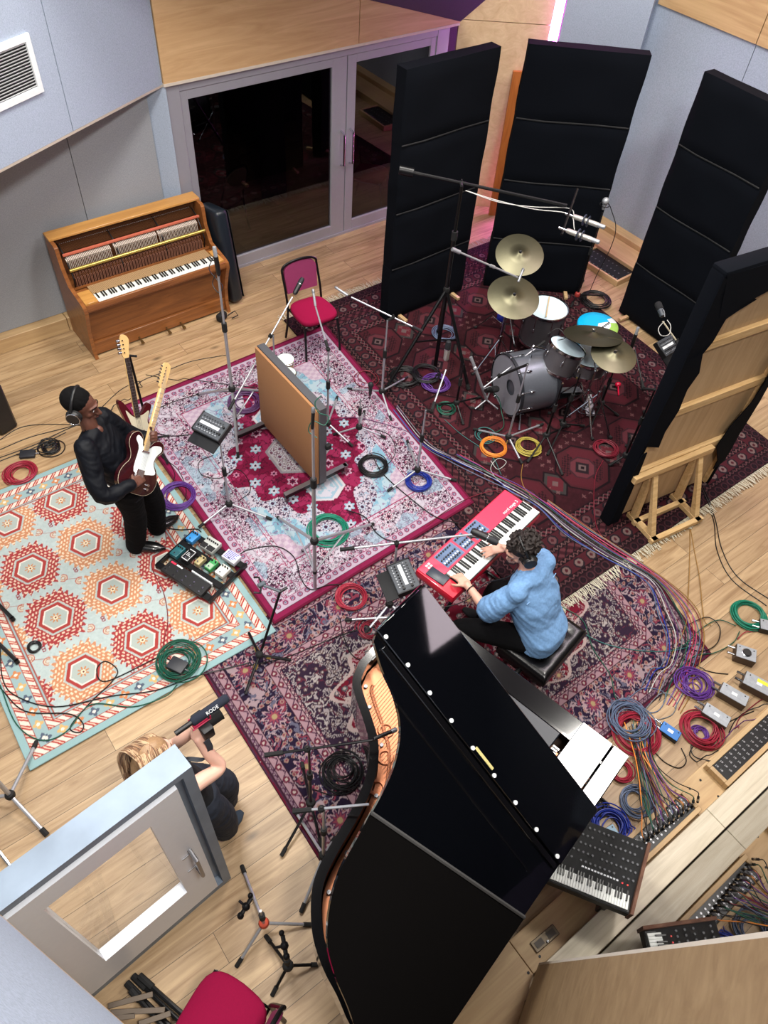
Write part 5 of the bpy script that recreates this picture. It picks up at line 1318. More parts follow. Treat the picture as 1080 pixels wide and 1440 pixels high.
    t.part('dark_marks', tb, m_black); t.part('pole', MB().cyl((0, 0, .15), (0, 0, z-.05), .016, n=10), m_chrome)
    for k in range(3): a = k*2*PI/3; t.part('leg', MB().tube([(0, 0, .28), (.22*math.cos(a), .22*math.sin(a), .012)], .010, 6), m_chrome)
    # bass drum pedal
    t = Thing('drum_pedal', 'grey bass drum pedal on the rug beneath the rack tom', 'pedal', (5.02, 3.36, ZR3), math.atan2(ax.y, ax.x))
    t.part('footboard', MB().box((.16, 0, .05), (.26, .08, .012), RY(.18), r=.003), m_silver); t.part('base', MB().bb((-.02, -.05, 0), (.26, .05, .012), r=.003), m_blackm); t.part('post', MB().cyl((0, -.05, .01), (0, -.05, .22), .008, n=8).cyl((0, .05, .01), (0, .05, .22), .008, n=8).cyl((0, -.05, .21), (0, .05, .21), .007, n=8), m_chrome); t.part('beater', MB().cyl((0, 0, .21), (-.05, 0, .34), .004, n=6).ball((-.055, 0, .35), .025, n=10), m_white)
    mb = MB(); mb.ball(P(869, 541, .05)+V((0, 0, .0)), (.035, .028, .028), n=14); mb.cyl(P(869, 541, .05), P(870, 556, .03), .008, n=8); solo('maraca', mb, mat('red_gloss', (206, 20, 60), .25), 'small red egg-shaped shaker on the burgundy rug by the lowest cymbal', 'shaker')
    mb = MB(); mb.box(P(752, 533, .28), (.05, .035, .03), r=.008); solo('blue_clamp', mb, mat('blue_plastic', (30, 90, 220), .4), 'tiny blue plastic block clipped under the rack tom', 'clip')
    mb = MB(); mb.box(P(706, 444, .06), (.13, .09, .10), RZ(.4), r=.03, seg=2); solo('blue_bag', mb, mat('blue_nylon', (26, 36, 140), .7), 'small blue bag on the rug under the second cymbal', 'bag')
drum_kit()

# ---------------------------------------------------------------- microphones and stands
def mic(kind, label, p, d, m=None, s=1.0):
    "p = centre of the body, d = the way its capsule end points"
    p = V(p); t = Thing('microphone', label, 'microphone', p, R3=frame(d)); body = m or m_silver
    if kind == 'pencil':
        t.part('body', MB().lathe([(.001, -.065), (.009, -.064), (.011, -.055), (.011, .045), (.001, .046)], 14), body); t.part('capsule', MB().lathe([(.0115, .045), (.013, .05), (.013, .075), (.010, .08), (.001, .081)], 14), mat('grille_grey', (140, 142, 146), .4, .6))
    elif kind == 'ldc':
        t.part('body', MB().lathe([(.001, -.11*s), (.018*s, -.108*s), (.027*s, -.09*s), (.028*s, .02*s), (.001, .021*s)], 18), body); t.part('grille', MB().lathe([(.028*s, .02*s), (.028*s, .07*s), (.022*s, .10*s), (.001, .106*s)], 18), mat('grille_silver', (176, 180, 184), .5, .6) if m is None else mat('grille_dark', (40, 42, 46), .6, .4)); t.part('band', MB().lathe([(.029*s, .015*s), (.029*s, .024*s)], 18, cap=False), m_chrome)
    elif kind == 'long':
        t.part('body', MB().lathe([(.001, -.12), (.012, -.12), (.018, -.10), (.018, .03), (.001, .031)], 14), body); t.part('capsule', MB().lathe([(.015, .03), (.015, .10), (.013, .104), (.001, .105)], 14), m_silver)
    elif kind == 'dyn':
        t.part('body', MB().lathe([(.001, -.08), (.012, -.078), (.020, .03), (.001, .031)], 16), body); t.part('grille', MB().ball((0, 0, .05), (.028, .028, .032), n=14), mat('grille_dark', (40, 42, 46), .6, .4))
    elif kind == 'fat':
        t.part('body', MB().lathe([(.001, -.06), (.026, -.058), (.027, .01), (.001, .011)], 18), body); t.part('windshield', MB().lathe([(.027, .01), (.032, .02), (.032, .07), (.026, .085), (.001, .088)], 18), m_felt); t.part('yoke', MB().tube([(.0, .03, 0), (.0, .042, -.03), (0, .02, -.08)], .004, 6), m_silver)
    elif kind == 'ball':
        t.part('body', MB().lathe([(.001, -.07), (.014, -.068), (.024, -.01), (.001, -.009)], 16), body); t.part('grille', MB().ball((0, 0, .02), (.036, .036, .036), n=16), mat('grille_silver', (176, 180, 184), .5, .6)); t.part('shock_mount', MB().tube([(.05*math.cos(a*PI/8), .05*math.sin(a*PI/8), -.02) for a in range(16)], .005, 6, closed=True), m_blackm)
    return t
def stand(label, base, feet, top, mtl=m_tube, hub=.12, zf=0.0, boom=None, knuckle=m_rubber, r=.009, foot_m=m_rubber, fr=.013, weight=True, lower=None):
    "base = pole axis on the ground, feet = leg ends on the ground, top = height of the pole, boom = (tail, tip)"
    b = V((base[0], base[1], zf)); t = Thing('microphone_stand', label, 'stand', b); h = V((0, 0, hub)); tz = top-zf
    t.part('hub', MB().lathe([(.012, hub-.025), (.028, hub-.02), (.032, hub), (.026, hub+.022), (.014, hub+.03)], 14), knuckle)
    if hub > .3: t.part('brace_collar', MB().cyl((0, 0, hub*.35), (0, 0, hub*.35+.03), .016, n=10), knuckle)
    for f in feet:
        f = V((f[0], f[1], zf))-b; f.z = fr; d = (f-h).normalized(); lg = t.part('leg', MB().tube([h, f], r, 8), mtl); t.part('rubber_foot', MB().cyl(f-d*.045, f+d*.01, fr, n=8), foot_m, parent=lg)
        if hub > .3: t.part('brace', MB().tube([(0, 0, hub*.37), h.lerp(f, .5)], r*.6, 6), mtl, parent=lg)
    zm = hub+(tz-hub)*.55
    t.part('pole', MB().tube([(0, 0, (.0 if lower is None else lower) if hub > .3 else hub-.03), (0, 0, zm)], r*1.15, 10), mtl); t.part('pole_extension', MB().tube([(0, 0, zm), (0, 0, tz)], r*.8, 8), mtl)
    t.part('clutch', MB().cyl((0, 0, zm-.04), (0, 0, zm+.04), r*1.15+.008, n=10), m_rubber)
    if boom:
        A, B = V(boom[0])-b, V(boom[1])-b; pv = V((0, 0, tz))
        t.part('boom', MB().tube([A, pv, B] if False else [A, B], r*.82, 8), mtl if len(boom) < 3 else boom[2]); q = A+(B-A)*max(.02, min(.98, (pv-A).dot(B-A)/(B-A).length_squared))
        t.part('boom_clutch', MB().ball(q, .020, n=10).cyl(q, pv, .012, n=8).cyl(q, q+V((0, 0, .03)), .007, n=6), m_rubber); t.part('boom_grip', MB().tube([A, A+(B-A).normalized()*.10], .014, 8), m_rubber)
    return t
def near(base_px, z=0.0): return P(base_px[0], base_px[1], z)
def mk(label, bpx, feet, top_px, zf, **k):
    b = P(bpx[0], bpx[1], zf+k.get('hub', .12)) if k.get('hub', .12) < .3 else P(bpx[0], bpx[1], zf); top = up_to(b, top_px); fl = [P(x, y, zf) for x, y in feet]; bm = k.pop('boom', None)
    if bm: k['boom'] = [P(*q) if isinstance(q, tuple) else q for q in bm]
    return stand(label, b, fl, top, zf=zf, **k), b, top
def rear_foot(b, feet, s=1.0):
    c = V((0, 0, 0)); 
    for f in feet: c += P(f[0], f[1], 0)
    c /= len(feet); v = V((b[0]-c.x, b[1]-c.y, 0)); return v
# chrome stand beside the upright piano
bz = P(334, 612, ZR2); tz = up_to(bz, (303, 378)); a1, a2 = P(279, 556, ZR2), P(385, 552, ZR2); a3 = bz*3-a1-a2
stand('tall chrome stand between the upright piano and the brown screen', bz, [a1, a2, bz+(bz-(a1+a2)/2)*.5], tz, hub=.56, zf=ZR2, r=.012)
mic('long', 'slim black microphone with a looped lead on the tall chrome stand by the upright piano', V((bz.x, bz.y, tz+.07)), (0, .1, 1), m_black)
# tall chrome stand right of the brown screen
bz = P(443, 828, ZR2); tz = up_to(bz, (452, 600)); f1, f2 = P(391, 729, ZR2), P(524, 738, ZR2)
stand('tall heavy chrome stand in front of the brown screen, pole reaching towards the camera', bz+(f1-bz)*.0, [f1, f2, bz+((bz-(f1+f2)/2))*.0+V((.12, .36, 0))], tz, hub=.62, zf=ZR2, r=.012)
mic('pencil', 'black microphone tangled in green lead on the tallest chrome stand', V((bz.x, bz.y, tz+.06)), (.2, .2, 1), m_black)
# boom over the screen
tp = P(384, 472, .93); tipA = P(411, 418, 1.06); tail = P(322, 576, .62)
stand('chrome boom stand behind the brown screen, rising to the crimson chair', (tp.x, tp.y), [(tp.x+.25, tp.y+.1), (tp.x-.02, tp.y+.3), (tp.x+.12, tp.y-.25)], tp.z, zf=ZR2, boom=(tail, tipA))
mic('ldc', 'dark large microphone in front of the crimson chair seat back', P(420, 402, 1.10), (tipA-tail)+V((0, 0, .1)), m_black, .8)
# pencil microphone stand
bz = P(461, 595, ZR2+.12); tz = up_to(bz, (462, 492))
stand('short chrome stand holding the slim silver microphone, right of the brown screen', bz, [P(495, 628, ZR2), P(474, 560, ZR2), P(425, 618, ZR2)], tz, zf=ZR2, boom=(V((bz.x, bz.y, tz)), P(444, 432, tz+.10)))
mic('pencil', 'slim silver microphone overlapping the crimson chair seat', P(442, 420, tz+.14), P(441, 412, tz+.2)-P(446, 445, tz+.05))
_, bz, tz = mk('boom stand with a chrome arm, between the crimson chair and the drums', (537, 550), [(490, 548), (550, 592), (572, 532)], (541, 450), ZR3, boom=[(594, 466, .78), (494, 418, .92)])
mic('pencil', 'silver microphone at the end of the arm right of the crimson chair', P(481, 410, .94), P(473, 404, .96)-P(494, 418, .92))
_, bz, tz = mk('very short black stand on the pink rug near the burgundy rug edge', (505, 600), [(470, 612), (541, 616), (512, 580)], (503, 560), ZR2, r=.008)
mic('dyn', 'upright black handheld microphone with a silver head near the short stand', P(521, 547, .25), (0, 0, 1), m_black)
mbp = MB(); q = P(521, 547, .16); mbp.cyl((q.x, q.y, ZR3), (q.x, q.y, .18), .006, n=6); mbp.cyl((q.x, q.y, ZR3), (q.x, q.y, ZR3+.012), .05, n=16); solo('table_stand', mbp, m_blackm, 'small black round-based stand under the upright handheld microphone', 'stand')
_, bz, tz = mk('chrome stand with spread legs beside the blue cable coil on the pink rug', (587, 660), [(546, 691), (640, 677), (573, 622)], (606, 578), ZR2, boom=[(606, 580, .60), (627, 520, .78)])
mic('ldc', 'large silver-white microphone pointing up, left of the bass drum', P(629, 493, .80), (.05, .05, 1), mat('nickel', (176, 174, 166), .35, .6), .95)
_, bz, tz = mk('low black stand just left of the bass drum', (642, 566), [(651, 597), (674, 560), (615, 570)], (652, 512), ZR3, mtl=m_blackm)
_, bz, tz = mk('chrome-legged stand with an orange-brown lead in front of the bass drum', (715, 614), [(667, 605), (733, 652), (762, 598)], (742, 512), ZR3, boom=[(770, 468, .62), (664, 566, .40), m_blackm] if False else [(766, 480, .66), (680, 545, .42)])
mic('fat', 'black microphone at the port of the bass drum', P(690, 548, .33), V((.5, -.1, -.1)), m_black)
_, bz, tz = mk('black stand behind the kick drum with clipped leads', (792, 596), [(770, 640), (820, 600), (800, 560)], (800, 520), ZR3, mtl=m_blackm)
_, bz, tz = mk('thin black stand by the hi-hat', (846, 566), [(830, 600), (868, 585), (850, 545)], (838, 500), ZR3, mtl=m_blackm)
# big overhead stand
bO = P(612, 516, ZR3); tz = up_to(bO, (652, 262)); hz = up_to(bO, (629, 410))
tail = P(578, 242, tz+.03); tip = P(797, 289, tz-.12)
t = stand('huge black overhead boom stand behind the drum kit', bO, [P(540, 553, ZR3), P(658, 548, ZR3), bO+V((.38, .42, 0))], tz, mtl=m_blackm, hub=hz, zf=ZR3, r=.017, fr=.02, boom=(tail, tip))
OHZ = tz; dT = (tail-tip).normalized(); t.part('counterweight', MB().cyl(tail-t.loc-dT*.02, tail-t.loc+dT*.10, .038, n=16), m_blackm)
arm = P(798, 297, tz-.14); R_o = (P(848, 321, tz-.14)-P(812, 307, tz-.14)).normalized()
bar = MB(); bar.tube([P(812, 266, tz-.05), P(790, 330, tz-.2)], .011, 8); solo('stereo_bar', bar, m_blackm, 'black stereo bar at the end of the overhead boom', 'bar')
for nm, (xa, ya), (xb, yb) in (('upper silver microphone of the overhead pair', (806, 304), (851, 320)), ('lower silver microphone of the overhead pair', (797, 324), (843, 341))):
    pa, pb = P(xa, ya, tz-.14), P(xb, yb, tz-.14); c = (pa+pb)/2; mt = Thing('microphone', nm, 'microphone', c, R3=frame(pb-pa)); Lh = (pb-pa).length/2
    mt.part('body', MB().lathe([(.001, -Lh), (.017, -Lh), (.021, -Lh+.02), (.021, Lh*.55), (.001, Lh*.56)], 16), mat('nickel', (176, 174, 166), .35, .6)); mt.part('capsule', MB().lathe([(.018, Lh*.55), (.018, Lh*.95), (.012, Lh), (.001, Lh)], 16), m_silver)
    mt.part('connector', MB().cyl((0, 0, -Lh-.07), (0, 0, -Lh), .011, n=10), m_chrome); mt.part('shock_mount', MB().tube([(.042*math.cos(a*PI/8), .042*math.sin(a*PI/8), -Lh*.3) for a in range(16)], .007, 6, closed=True).tube([(.042*math.cos(a*PI/8), .042*math.sin(a*PI/8), -Lh*.05) for a in range(16)], .005, 6, closed=True), mat('steel_blue_black', (34, 42, 60), .5))
_, bz, tz = mk('black stand with a red knuckle beside the wall patch box', (812, 414), [(846, 417), (803, 432), (820, 396)], (852, 300), ZR3, mtl=m_blackm, knuckle=mat('red_knuckle', (150, 50, 44), .5), hub=.14)
mic('ball', 'round silver-headed microphone high against the grey wall', V((bz.x, bz.y, tz+.10)), (0, 0, 1))
# right side: microphones by the lowest cymbal and the mixer
_, bz, tz = mk('dark stand holding the small mixer beside the bare wooden screen', (916, 612), [(880, 628), (935, 600), (905, 580)], (940, 505), ZR3, mtl=m_blackm, hub=.12, boom=[(966, 500, .72), (932, 452, .98), mat('cream_arm', (200, 192, 166), .5)])
mic('fat', 'dark microphone on a cream arm above the small mixer near the screen', P(929, 437, 1.02), P(924, 425, 1.06)-P(936, 455, .98), mat('slate_mic', (60, 66, 74), .5))
_, bz, tz = mk('black stand with a gooseneck near the lowest cymbal', (880, 640), [(858, 655), (905, 648), (885, 615)], (903, 540), ZR3, mtl=m_blackm, boom=[(905, 548, .50), (893, 492, .62)])
mic('long', 'black pencil microphone aimed at the lowest cymbal', P(893, 474, .66), (.1, .1, 1), m_black)
# stand for the guitarist's mixer
bz = P(322, 708, ZR2+.12); tz = .86
stand('chrome stand holding the mixer beside the guitarist', bz, [P(281, 742, ZR2), P(381, 731, ZR2), (bz.x+.12, bz.y+.3)], tz, zf=ZR2)
# boom over the red keyboard and its mixer
bz = P(582, 866, ZR4+.12); pv = P(558, 768, .86)
stand('chrome stand under the mixer by the piano corner', bz, [P(487, 873, ZR4), P(604, 905, ZR4), (bz.x+.1, bz.y+.26)], .68, zf=ZR4)
b2 = V((pv.x, pv.y, 0)); stand('boom stand reaching over the red keyboard', b2, [(b2.x-.25, b2.y-.05), (b2.x+.12, b2.y+.22), (b2.x+.1, b2.y-.25)], pv.z, zf=ZR4, boom=(P(478, 773, .86), P(668, 751, .98)), r=.010)
mic('ldc', 'long black microphone hanging over the red keyboard', P(682, 755, .98), P(700, 762, .97)-P(664, 745, .99), m_black, .95)
# grand piano microphones
bz = P(437, 1130, ZR4+.10); stand('black boom stand reaching over the piano rim beside the round black coil', bz, [P(397, 1203, 0), P(452, 1190, ZR4), P(425, 1075, ZR4)], .98, mtl=m_blackm, zf=ZR4, boom=(P(372, 1062, 1.02), P(528, 1040, 1.10)))
mic('pencil', 'small dark microphone over the copper plate of the grand piano', P(540, 1033, 1.12), P(552, 1030, 1.10)-P(528, 1040, 1.12), m_black)
bz = P(455, 1205, .10); stand('boom stand with a chrome arm under the lid edge of the grand piano', bz, [P(424, 1282, 0), P(414, 1140, ZR4), P(470, 1180, ZR4)], .99, zf=ZR4, boom=(P(412, 1141, 1.0), P(519, 1131, 1.10)))
# short stand with phone clamp
bz = P(363, 930, ZR4+.10); t = stand('short black stand with a spring clamp on the floral rug corner', bz, [P(346, 976, ZR4), P(408, 929, ZR4), P(340, 905, ZR4)], up_to(bz, (393, 832)), mtl=m_blackm, zf=ZR4, hub=.10) if False else None
tp = P(394, 832, .52); bb_ = P(366, 930, ZR4); t = Thing('clamp_stand', 'short black stand with a grey clamp, on the corner of the floral rug', 'stand', bb_); q = tp-bb_
t.part('pole', MB().tube([(0, 0, .08), q], .010, 8), m_blackm); t.part('hub', MB().ball((0, 0, .10), .03, n=12), m_rubber)
for i, (x, y) in enumerate(((345, 976), (409, 928), (350, 890))):
    f = P(x, y, ZR4+.012)-bb_; lg = t.part('leg', MB().tube([(0, 0, .09), f], .011, 8), m_blackm); t.part('collar', MB().cyl(f*.22+V((0, 0, .06)), f*.35+V((0, 0, .05)), .016, n=10), m_brass, parent=lg)
jq = P(368, 822, .54)-bb_; t.part('clamp', MB().tube([q, jq], .010, 8).box(jq, (.06, .035, .03), r=.006), mat('clamp_grey', (74, 84, 92), .4)); t.part('clamp_jaw', MB().tube([jq, P(364, 812, .57)-bb_, P(357, 812, .56)-bb_], .008, 6), m_black); t.part('clamp_jaw', MB().tube([jq, P(366, 834, .54)-bb_, P(357, 833, .54)-bb_], .008, 6), m_black); t.part('knob', MB().cyl(q, P(404, 826, .53)-bb_, .011, n=8), m_black)
# pair of stands at the bottom
o_kn = mat('orange_knuckle', (186, 70, 44), .6)
bz = P(371, 1298, .12); stand('chrome stand with an orange knuckle near the aluminium door', bz, [P(341, 1220, 0), P(437, 1301, 0), P(334, 1358, 0)], .42, zf=0, knuckle=o_kn)
bz = P(405, 1358, .12); stand('black low stand beside the crimson chair at the bottom', bz, [P(447, 1357, 0), P(384, 1398, 0), P(375, 1318, 0)], .40, mtl=m_blackm, zf=0)
for lb, (x, y), a in (('small black ball clamp by the stand with an orange knuckle', (346, 1275), .4), ('small black ball clamp on the lower black stand', (400, 1330), 1.2)):
    c = P(x, y, .40); mb = MB(); d = RZ(a) @ V((.05, 0, .01)); mb.cyl(c-d, c+d, .012, n=8); mb.ball(c-d, .02, n=10); mb.ball(c, .024, n=10); mb.cyl(c, c+V((0, 0, -.06)), .01, n=8); mb.ball(c+d+V((0, .01, .01)), .016, n=10); mb.cyl(c, c+RZ(a+1.5) @ V((.05, 0, 0)), .008, n=6); solo('ball_clamp', mb, m_blackm, lb, 'clamp')
bz = P(14, 1118, .14); stand('chrome tripod at the left edge below the turquoise rug', bz, [P(52, 1046, 0), P(66, 1174, 0), P(-60, 1130, 0)], .9, zf=0, hub=.14, r=.012, fr=.017)
mb = MB(); mb.tube([P(-30, 1160, .10), P(22, 1228, .02)], .012, 8); solo('tripod_leg_pole', mb, m_chrome, 'chrome tube running under the aluminium door top at the left edge', 'tube')
for i, (a, b) in enumerate((((-40, 812, .25), (16, 868, .06)), ((-40, 868, .22), (22, 928, .06)))):
    mb = MB(); mb.tube([P(*a), P(*b)], .014, 8); mb.cyl(P(*b), P(b[0]+3, b[1]+4, .03), .017, n=8); solo('stand_leg_tube', mb, m_blackm, ('upper' if i == 0 else 'lower')+' black tube poking in at the left edge over the turquoise rug', 'tube')
mb = MB(); mb.box(V((P(-12, 560, .35).x, P(-12, 560, .35).y, .25)), (.18, .18, .5), RZ(.3), r=.02); solo('loudspeaker', mb, m_black, 'black box corner at the left edge near the guitarist', 'loudspeaker')
# folded stands under the window bulkhead
t = Thing('folded_stands', 'bundle of folded black stands on the floor beside the aluminium door', 'stand', P(200, 1410, 0))
for i, (a, b) in enumerate((((187, 1372), (262, 1445)), ((178, 1382), (250, 1455)), ((196, 1372), (272, 1440)), ((184, 1392), (235, 1450)))):
    pa, pb = P(*a, .04+.01*i)-t.loc, P(*b, .04+.01*i)-t.loc; t.part('tube', MB().tube([pa, pb], .014, 8), m_blackm); t.part('sleeve', MB().tube([pa, pa+(pb-pa)*.25], .019, 8), m_rubber)
for a, b in (((152, 1415), (215, 1398)), ((155, 1424), (232, 1420)), ((195, 1440), (240, 1425)), ((160, 1432), (190, 1428))):
    pa, pb = P(*a, .09)-t.loc, P(*b, .09)-t.loc; t.part('flat_bar', MB().box((pa+pb)/2, ((pb-pa).length, .028, .006), RZ(math.atan2((pb-pa).y, (pb-pa).x)), r=.002), mat('taupe_bar', (96, 84, 72), .5, .3))

mb = MB(); a_, b_ = P(640, 352, 1.50), P(728, 390, 1.22); mb.tube([a_, b_], .009, 8); mb.cyl(a_-(b_-a_).normalized()*.03, a_+(b_-a_).normalized()*.05, .018, n=10); mb.cyl(a_.lerp(b_, .55), a_.lerp(b_, .62), .015, n=8); solo('boom_arm', mb, m_tube, 'thin metal arm reaching from the overhead stand to between the two upper cymbals', 'stand')
mic('pencil', 'small silver microphone between the two upper cymbals', P(732, 388, 1.20), P(736, 375, 1.24)-P(726, 400, 1.16))
mb = MB(); mb.tube([P(662, 502, .62), P(672, 528, .45), P(684, 562, .10)], .015, 8); mb.ball(P(668, 518, .52), .022, n=8); mb.tube([P(684, 562, .10), P(700, 575, ZR3+.012)], .008, 6); mb.tube([P(684, 562, .10), P(668, 575, ZR3+.012)], .008, 6); mb.tube([P(684, 562, .10), P(690, 548, ZR3+.012)], .008, 6); solo('silver_stand', mb, m_tube, 'stubby silver stand leaning just left of the bass drum head', 'stand')
_, bz, tz = mk('black stand under the rack tom with crossed legs', (768, 612), [(742, 650), (790, 668), (800, 600)], (790, 540), ZR3, mtl=m_blackm)
# ---------------------------------------------------------------- cables
RC = random.Random(5)
def cmat(name, rgb): return mat('cable_'+name, rgb, .5)
K = dict(red=(150, 36, 56), maroon=(120, 26, 44), green=(18, 122, 96), dgreen=(20, 84, 66), black=(16, 16, 18), purple=(92, 50, 132), dpurple=(84, 44, 92), blue=(30, 52, 150), greyblue=(92, 106, 132), grey=(120, 124, 128), orange=(232, 140, 52), yellow=(176, 160, 70), ochre=(150, 112, 56), white=(190, 190, 186), pink=(190, 70, 110), teal=(50, 110, 108))
def zrug(x, y, z_only=True):
    "height of whatever covers the floor there"
    if 1.36 < x < 3.74 and 2.66 < y < 5.54: return ZR2
    if 3.0 < x < 6.7 and 1.56 < y < 5.9: return ZR3
    if -.52 < x < 1.38 and 2.63 < y < 5.12: return ZR3
    if .70 < x < 4.5 and .58 < y < 2.72: return ZR4
    if .5 < x < 7.7 and -.3 < y < .09: return .072
    return 0.0
def lay(pts, r, lift=0.0):
    out = []
    for p in pts:
        zz = max(zrug(p.x+dx, p.y+dy) for dx, dy in ((0, 0), (.03, 0), (-.03, 0), (0, .03), (0, -.03))); out.append(V((p.x, p.y, zz+r+lift)))
    return out
def cable(label, px, col, r=.0042, lift=.001, ends=None, group=None, per=7, name='cable'):
    "px: places seen in the photograph, lying on the floor or rugs (a third number lifts one above it)"
    g = []
    for q in px:
        if len(q) == 3: g.append(P(q[0], q[1], q[2]))
        else:
            p = P(q[0], q[1], 0); z = zrug(p.x, p.y); g.append(P(q[0], q[1], z+r))
    c = spline(g, per); c2 = []
    for i, p in enumerate(c):
        z = max(zrug(p.x+dx, p.y+dy) for dx, dy in ((0, 0), (.025, 0), (-.025, 0), (0, .025), (0, -.025)))+r+lift
        c2.append(V((p.x, p.y, max(p.z, z))))
    return solo(name, MB().tube(c2, r, 6), cmat(col, K[col]), label, 'cable', group, ang=60)
def coil(label, px, py, wpx, loops, col, r=.0042, jit=.10, sq=1.0, base=None, tail=None, layers=None):
    z = zrug(*P(px, py, 0)[:2]) if base is None else base; loops = int(loops*1.5+.5) if loops > 3 else loops; r *= 1.08
    c = P(px, py, z); R = (P(px+wpx/2, py, z)-c).length; pts = []; n = 26; L = layers or max(1, loops//3); a0 = RC.random()*6; cx = cy = 0; rr = R
    for k in range(loops*n):
        if k % n == 0: tx, ty, tr = RC.uniform(-1, 1)*R*jit, RC.uniform(-1, 1)*R*jit, R*(1.04-RC.random()*(.26+jit*1.5))
        cx += (tx-cx)*.12; cy += (ty-cy)*.08; rr += (tr-rr)*.16; a = a0+2*PI*k/n
        lv = (k//n) % L; zz = r+lv*r*1.7+abs(math.sin(a*1.5+k*.01))*r*1.2
        pts.append(V((c.x+cx+rr*math.cos(a), c.y+cy+rr*sq*math.sin(a), z+zz+.001)))
    if tail:
        e = [P(x, y, zrug(*P(x, y, 0)[:2])+r+.001) for x, y in tail]; pts += spline([pts[-1]]+e, 6)[1:]
    zz = max(zrug(p.x, p.y) for p in pts); pts = [V((p.x, p.y, max(p.z, zrug(p.x, p.y)+r+.001))) for p in pts]
    return solo('cable_coil', MB().tube(pts, r, 6), cmat(col, K[col]), label, 'cable', ang=60)
coil('red cable coil on the floor behind the guitarist', 30, 668, 46, 10, 'red', jit=.12)
coil('loose black cable coil behind the guitarist, by the small black box', 72, 630, 36, 7, 'black', jit=.30, tail=[(50, 632), (46, 636)])
coil('purple cable coil beside the guitarist\'s legs', 251, 699, 50, 9, 'purple', jit=.07)
coil('dim purple cable coil under the tall chrome stand on the pink rug', 343, 568, 52, 7, 'dpurple', jit=.2)
coil('green cable coil in front of the brown screen', 461, 747, 58, 9, 'green', jit=.12)
coil('black cable coil on the pink rug right of the brown screen', 525, 657, 40, 10, 'black', jit=.10, tail=[(540, 668), (580, 703), (613, 727), (645, 736)])
coil('dark blue cable coil at the corner of the pink rug', 588, 679, 36, 9, 'blue', jit=.10)
coil('red cable coil left of the red keyboard, beside the mixer', 495, 842, 44, 9, 'red', jit=.08)
coil('dark red cable coil half under the piano lid corner', 518, 886, 34, 5, 'maroon', jit=.25)
coil('purple cable coil on the burgundy rug left of the bass drum', 613, 541, 38, 9, 'purple', jit=.14)
coil('large black cable coil on the burgundy rug next to the purple one', 568, 532, 42, 9, 'black', jit=.16)
coil('black cable coil lying behind the purple coil on the burgundy rug', 600, 527, 40, 6, 'black', jit=.16, base=ZR3+.02)
coil('grey blue cable coil under the overhead stand', 626, 470, 34, 7, 'greyblue', jit=.12)
coil('single thin red loop of cable at the edge of the burgundy rug', 515, 532, 36, 2, 'maroon', jit=.12, r=.0035)
coil('thin green cable coil left of the bass drum', 627, 575, 26, 4, 'dgreen', jit=.2)
coil('bright orange cable coil in front of the bass drum', 694, 630, 37, 8, 'orange', jit=.06)
coil('yellow cable coil beside the orange one', 743, 629, 36, 7, 'yellow', jit=.12)
coil('teal cable coil partly under the orange one', 682, 614, 30, 3, 'teal', jit=.2, base=ZR3)
coil('maroon cable coil at the foot of the bare wooden screen', 851, 632, 36, 6, 'maroon', jit=.10)
coil('black cable coil behind the turquoise stool', 838, 423, 42, 8, 'black', jit=.12)
coil('bright green cable coil at the right edge of the photo', 1051, 866, 48, 11, 'green', jit=.08)
coil('green cable coil on the turquoise rug around the black box', 252, 932, 66, 10, 'dgreen', jit=.2)
coil('big loose black cable coil beside the piano rim', 480, 1086, 56, 9, 'black', jit=.22)
coil('purple tangled cable coil among the cables at the right rug corner', 975, 962, 50, 10, 'purple', jit=.32)
coil('long red cable coil between the blue box and the silver boxes', 985, 1027, 56, 11, 'red', jit=.12, sq=1.0)
coil('red cable coil right of the piano corner', 893, 1033, 64, 10, 'red', jit=.14)
coil('grey cable coil lying over the red one by the piano corner', 886, 1012, 62, 8, 'greyblue', jit=.22, base=.03)
coil('small red cable coil under the polished piano end', 872, 1085, 34, 8, 'red', jit=.12)
coil('bright blue cable coil under the piano corner', 858, 1163, 56, 10, 'blue', jit=.2)
coil('blue grey cable coil between the piano corner and the patch box', 893, 1128, 44, 6, 'greyblue', jit=.2)
coil('black tangled cable coil under the polished end of the piano', 838, 1136, 34, 8, 'black', jit=.35)
coil('tiny black cable coil on the turquoise rug border', 49, 911, 19, 5, 'black', jit=.12)
coil('small purple cable coil inside the long red coil', 985, 1035, 26, 4, 'purple', jit=.3, base=.0)
# cable runs from the drums round the piano
BND = [(560, 570), (600, 618), (642, 642), (694, 669), (730, 687), (765, 710), (807, 742), (860, 777), (920, 815), (952, 858), (965, 896), (958, 930), (944, 958), (930, 985)]
cols = ['greyblue', 'blue', 'black', 'white', 'dpurple', 'grey', 'black', 'dgreen', 'purple', 'red', 'pink', 'greyblue', 'maroon', 'ochre']
for i, c in enumerate(cols):
    o = i-6.5; st = 0 if i < 6 else (2 if i < 10 else 5)
    pp = []
    for k, (x, y) in enumerate(BND[st:]):
        kk = k+st; sp = (1.4 if kk < 6 else 2.0 if kk < 9 else 4.2 if kk < 12 else 5.5); a = (.75, -.66) if kk < 8 else ((.95, -.2) if kk < 12 else (.8, .5))
        pp.append((x+a[0]*o*sp+RC.uniform(-2, 2), y+a[1]*o*sp+RC.uniform(-2, 2)))
    cable({'greyblue': 'grey blue', 'dpurple': 'dull purple', 'dgreen': 'dark green'}.get(c, c)+' cable in the long run from the drums to the floor boxes', pp, c, r=.0038, group='cables of the long run from the drums')
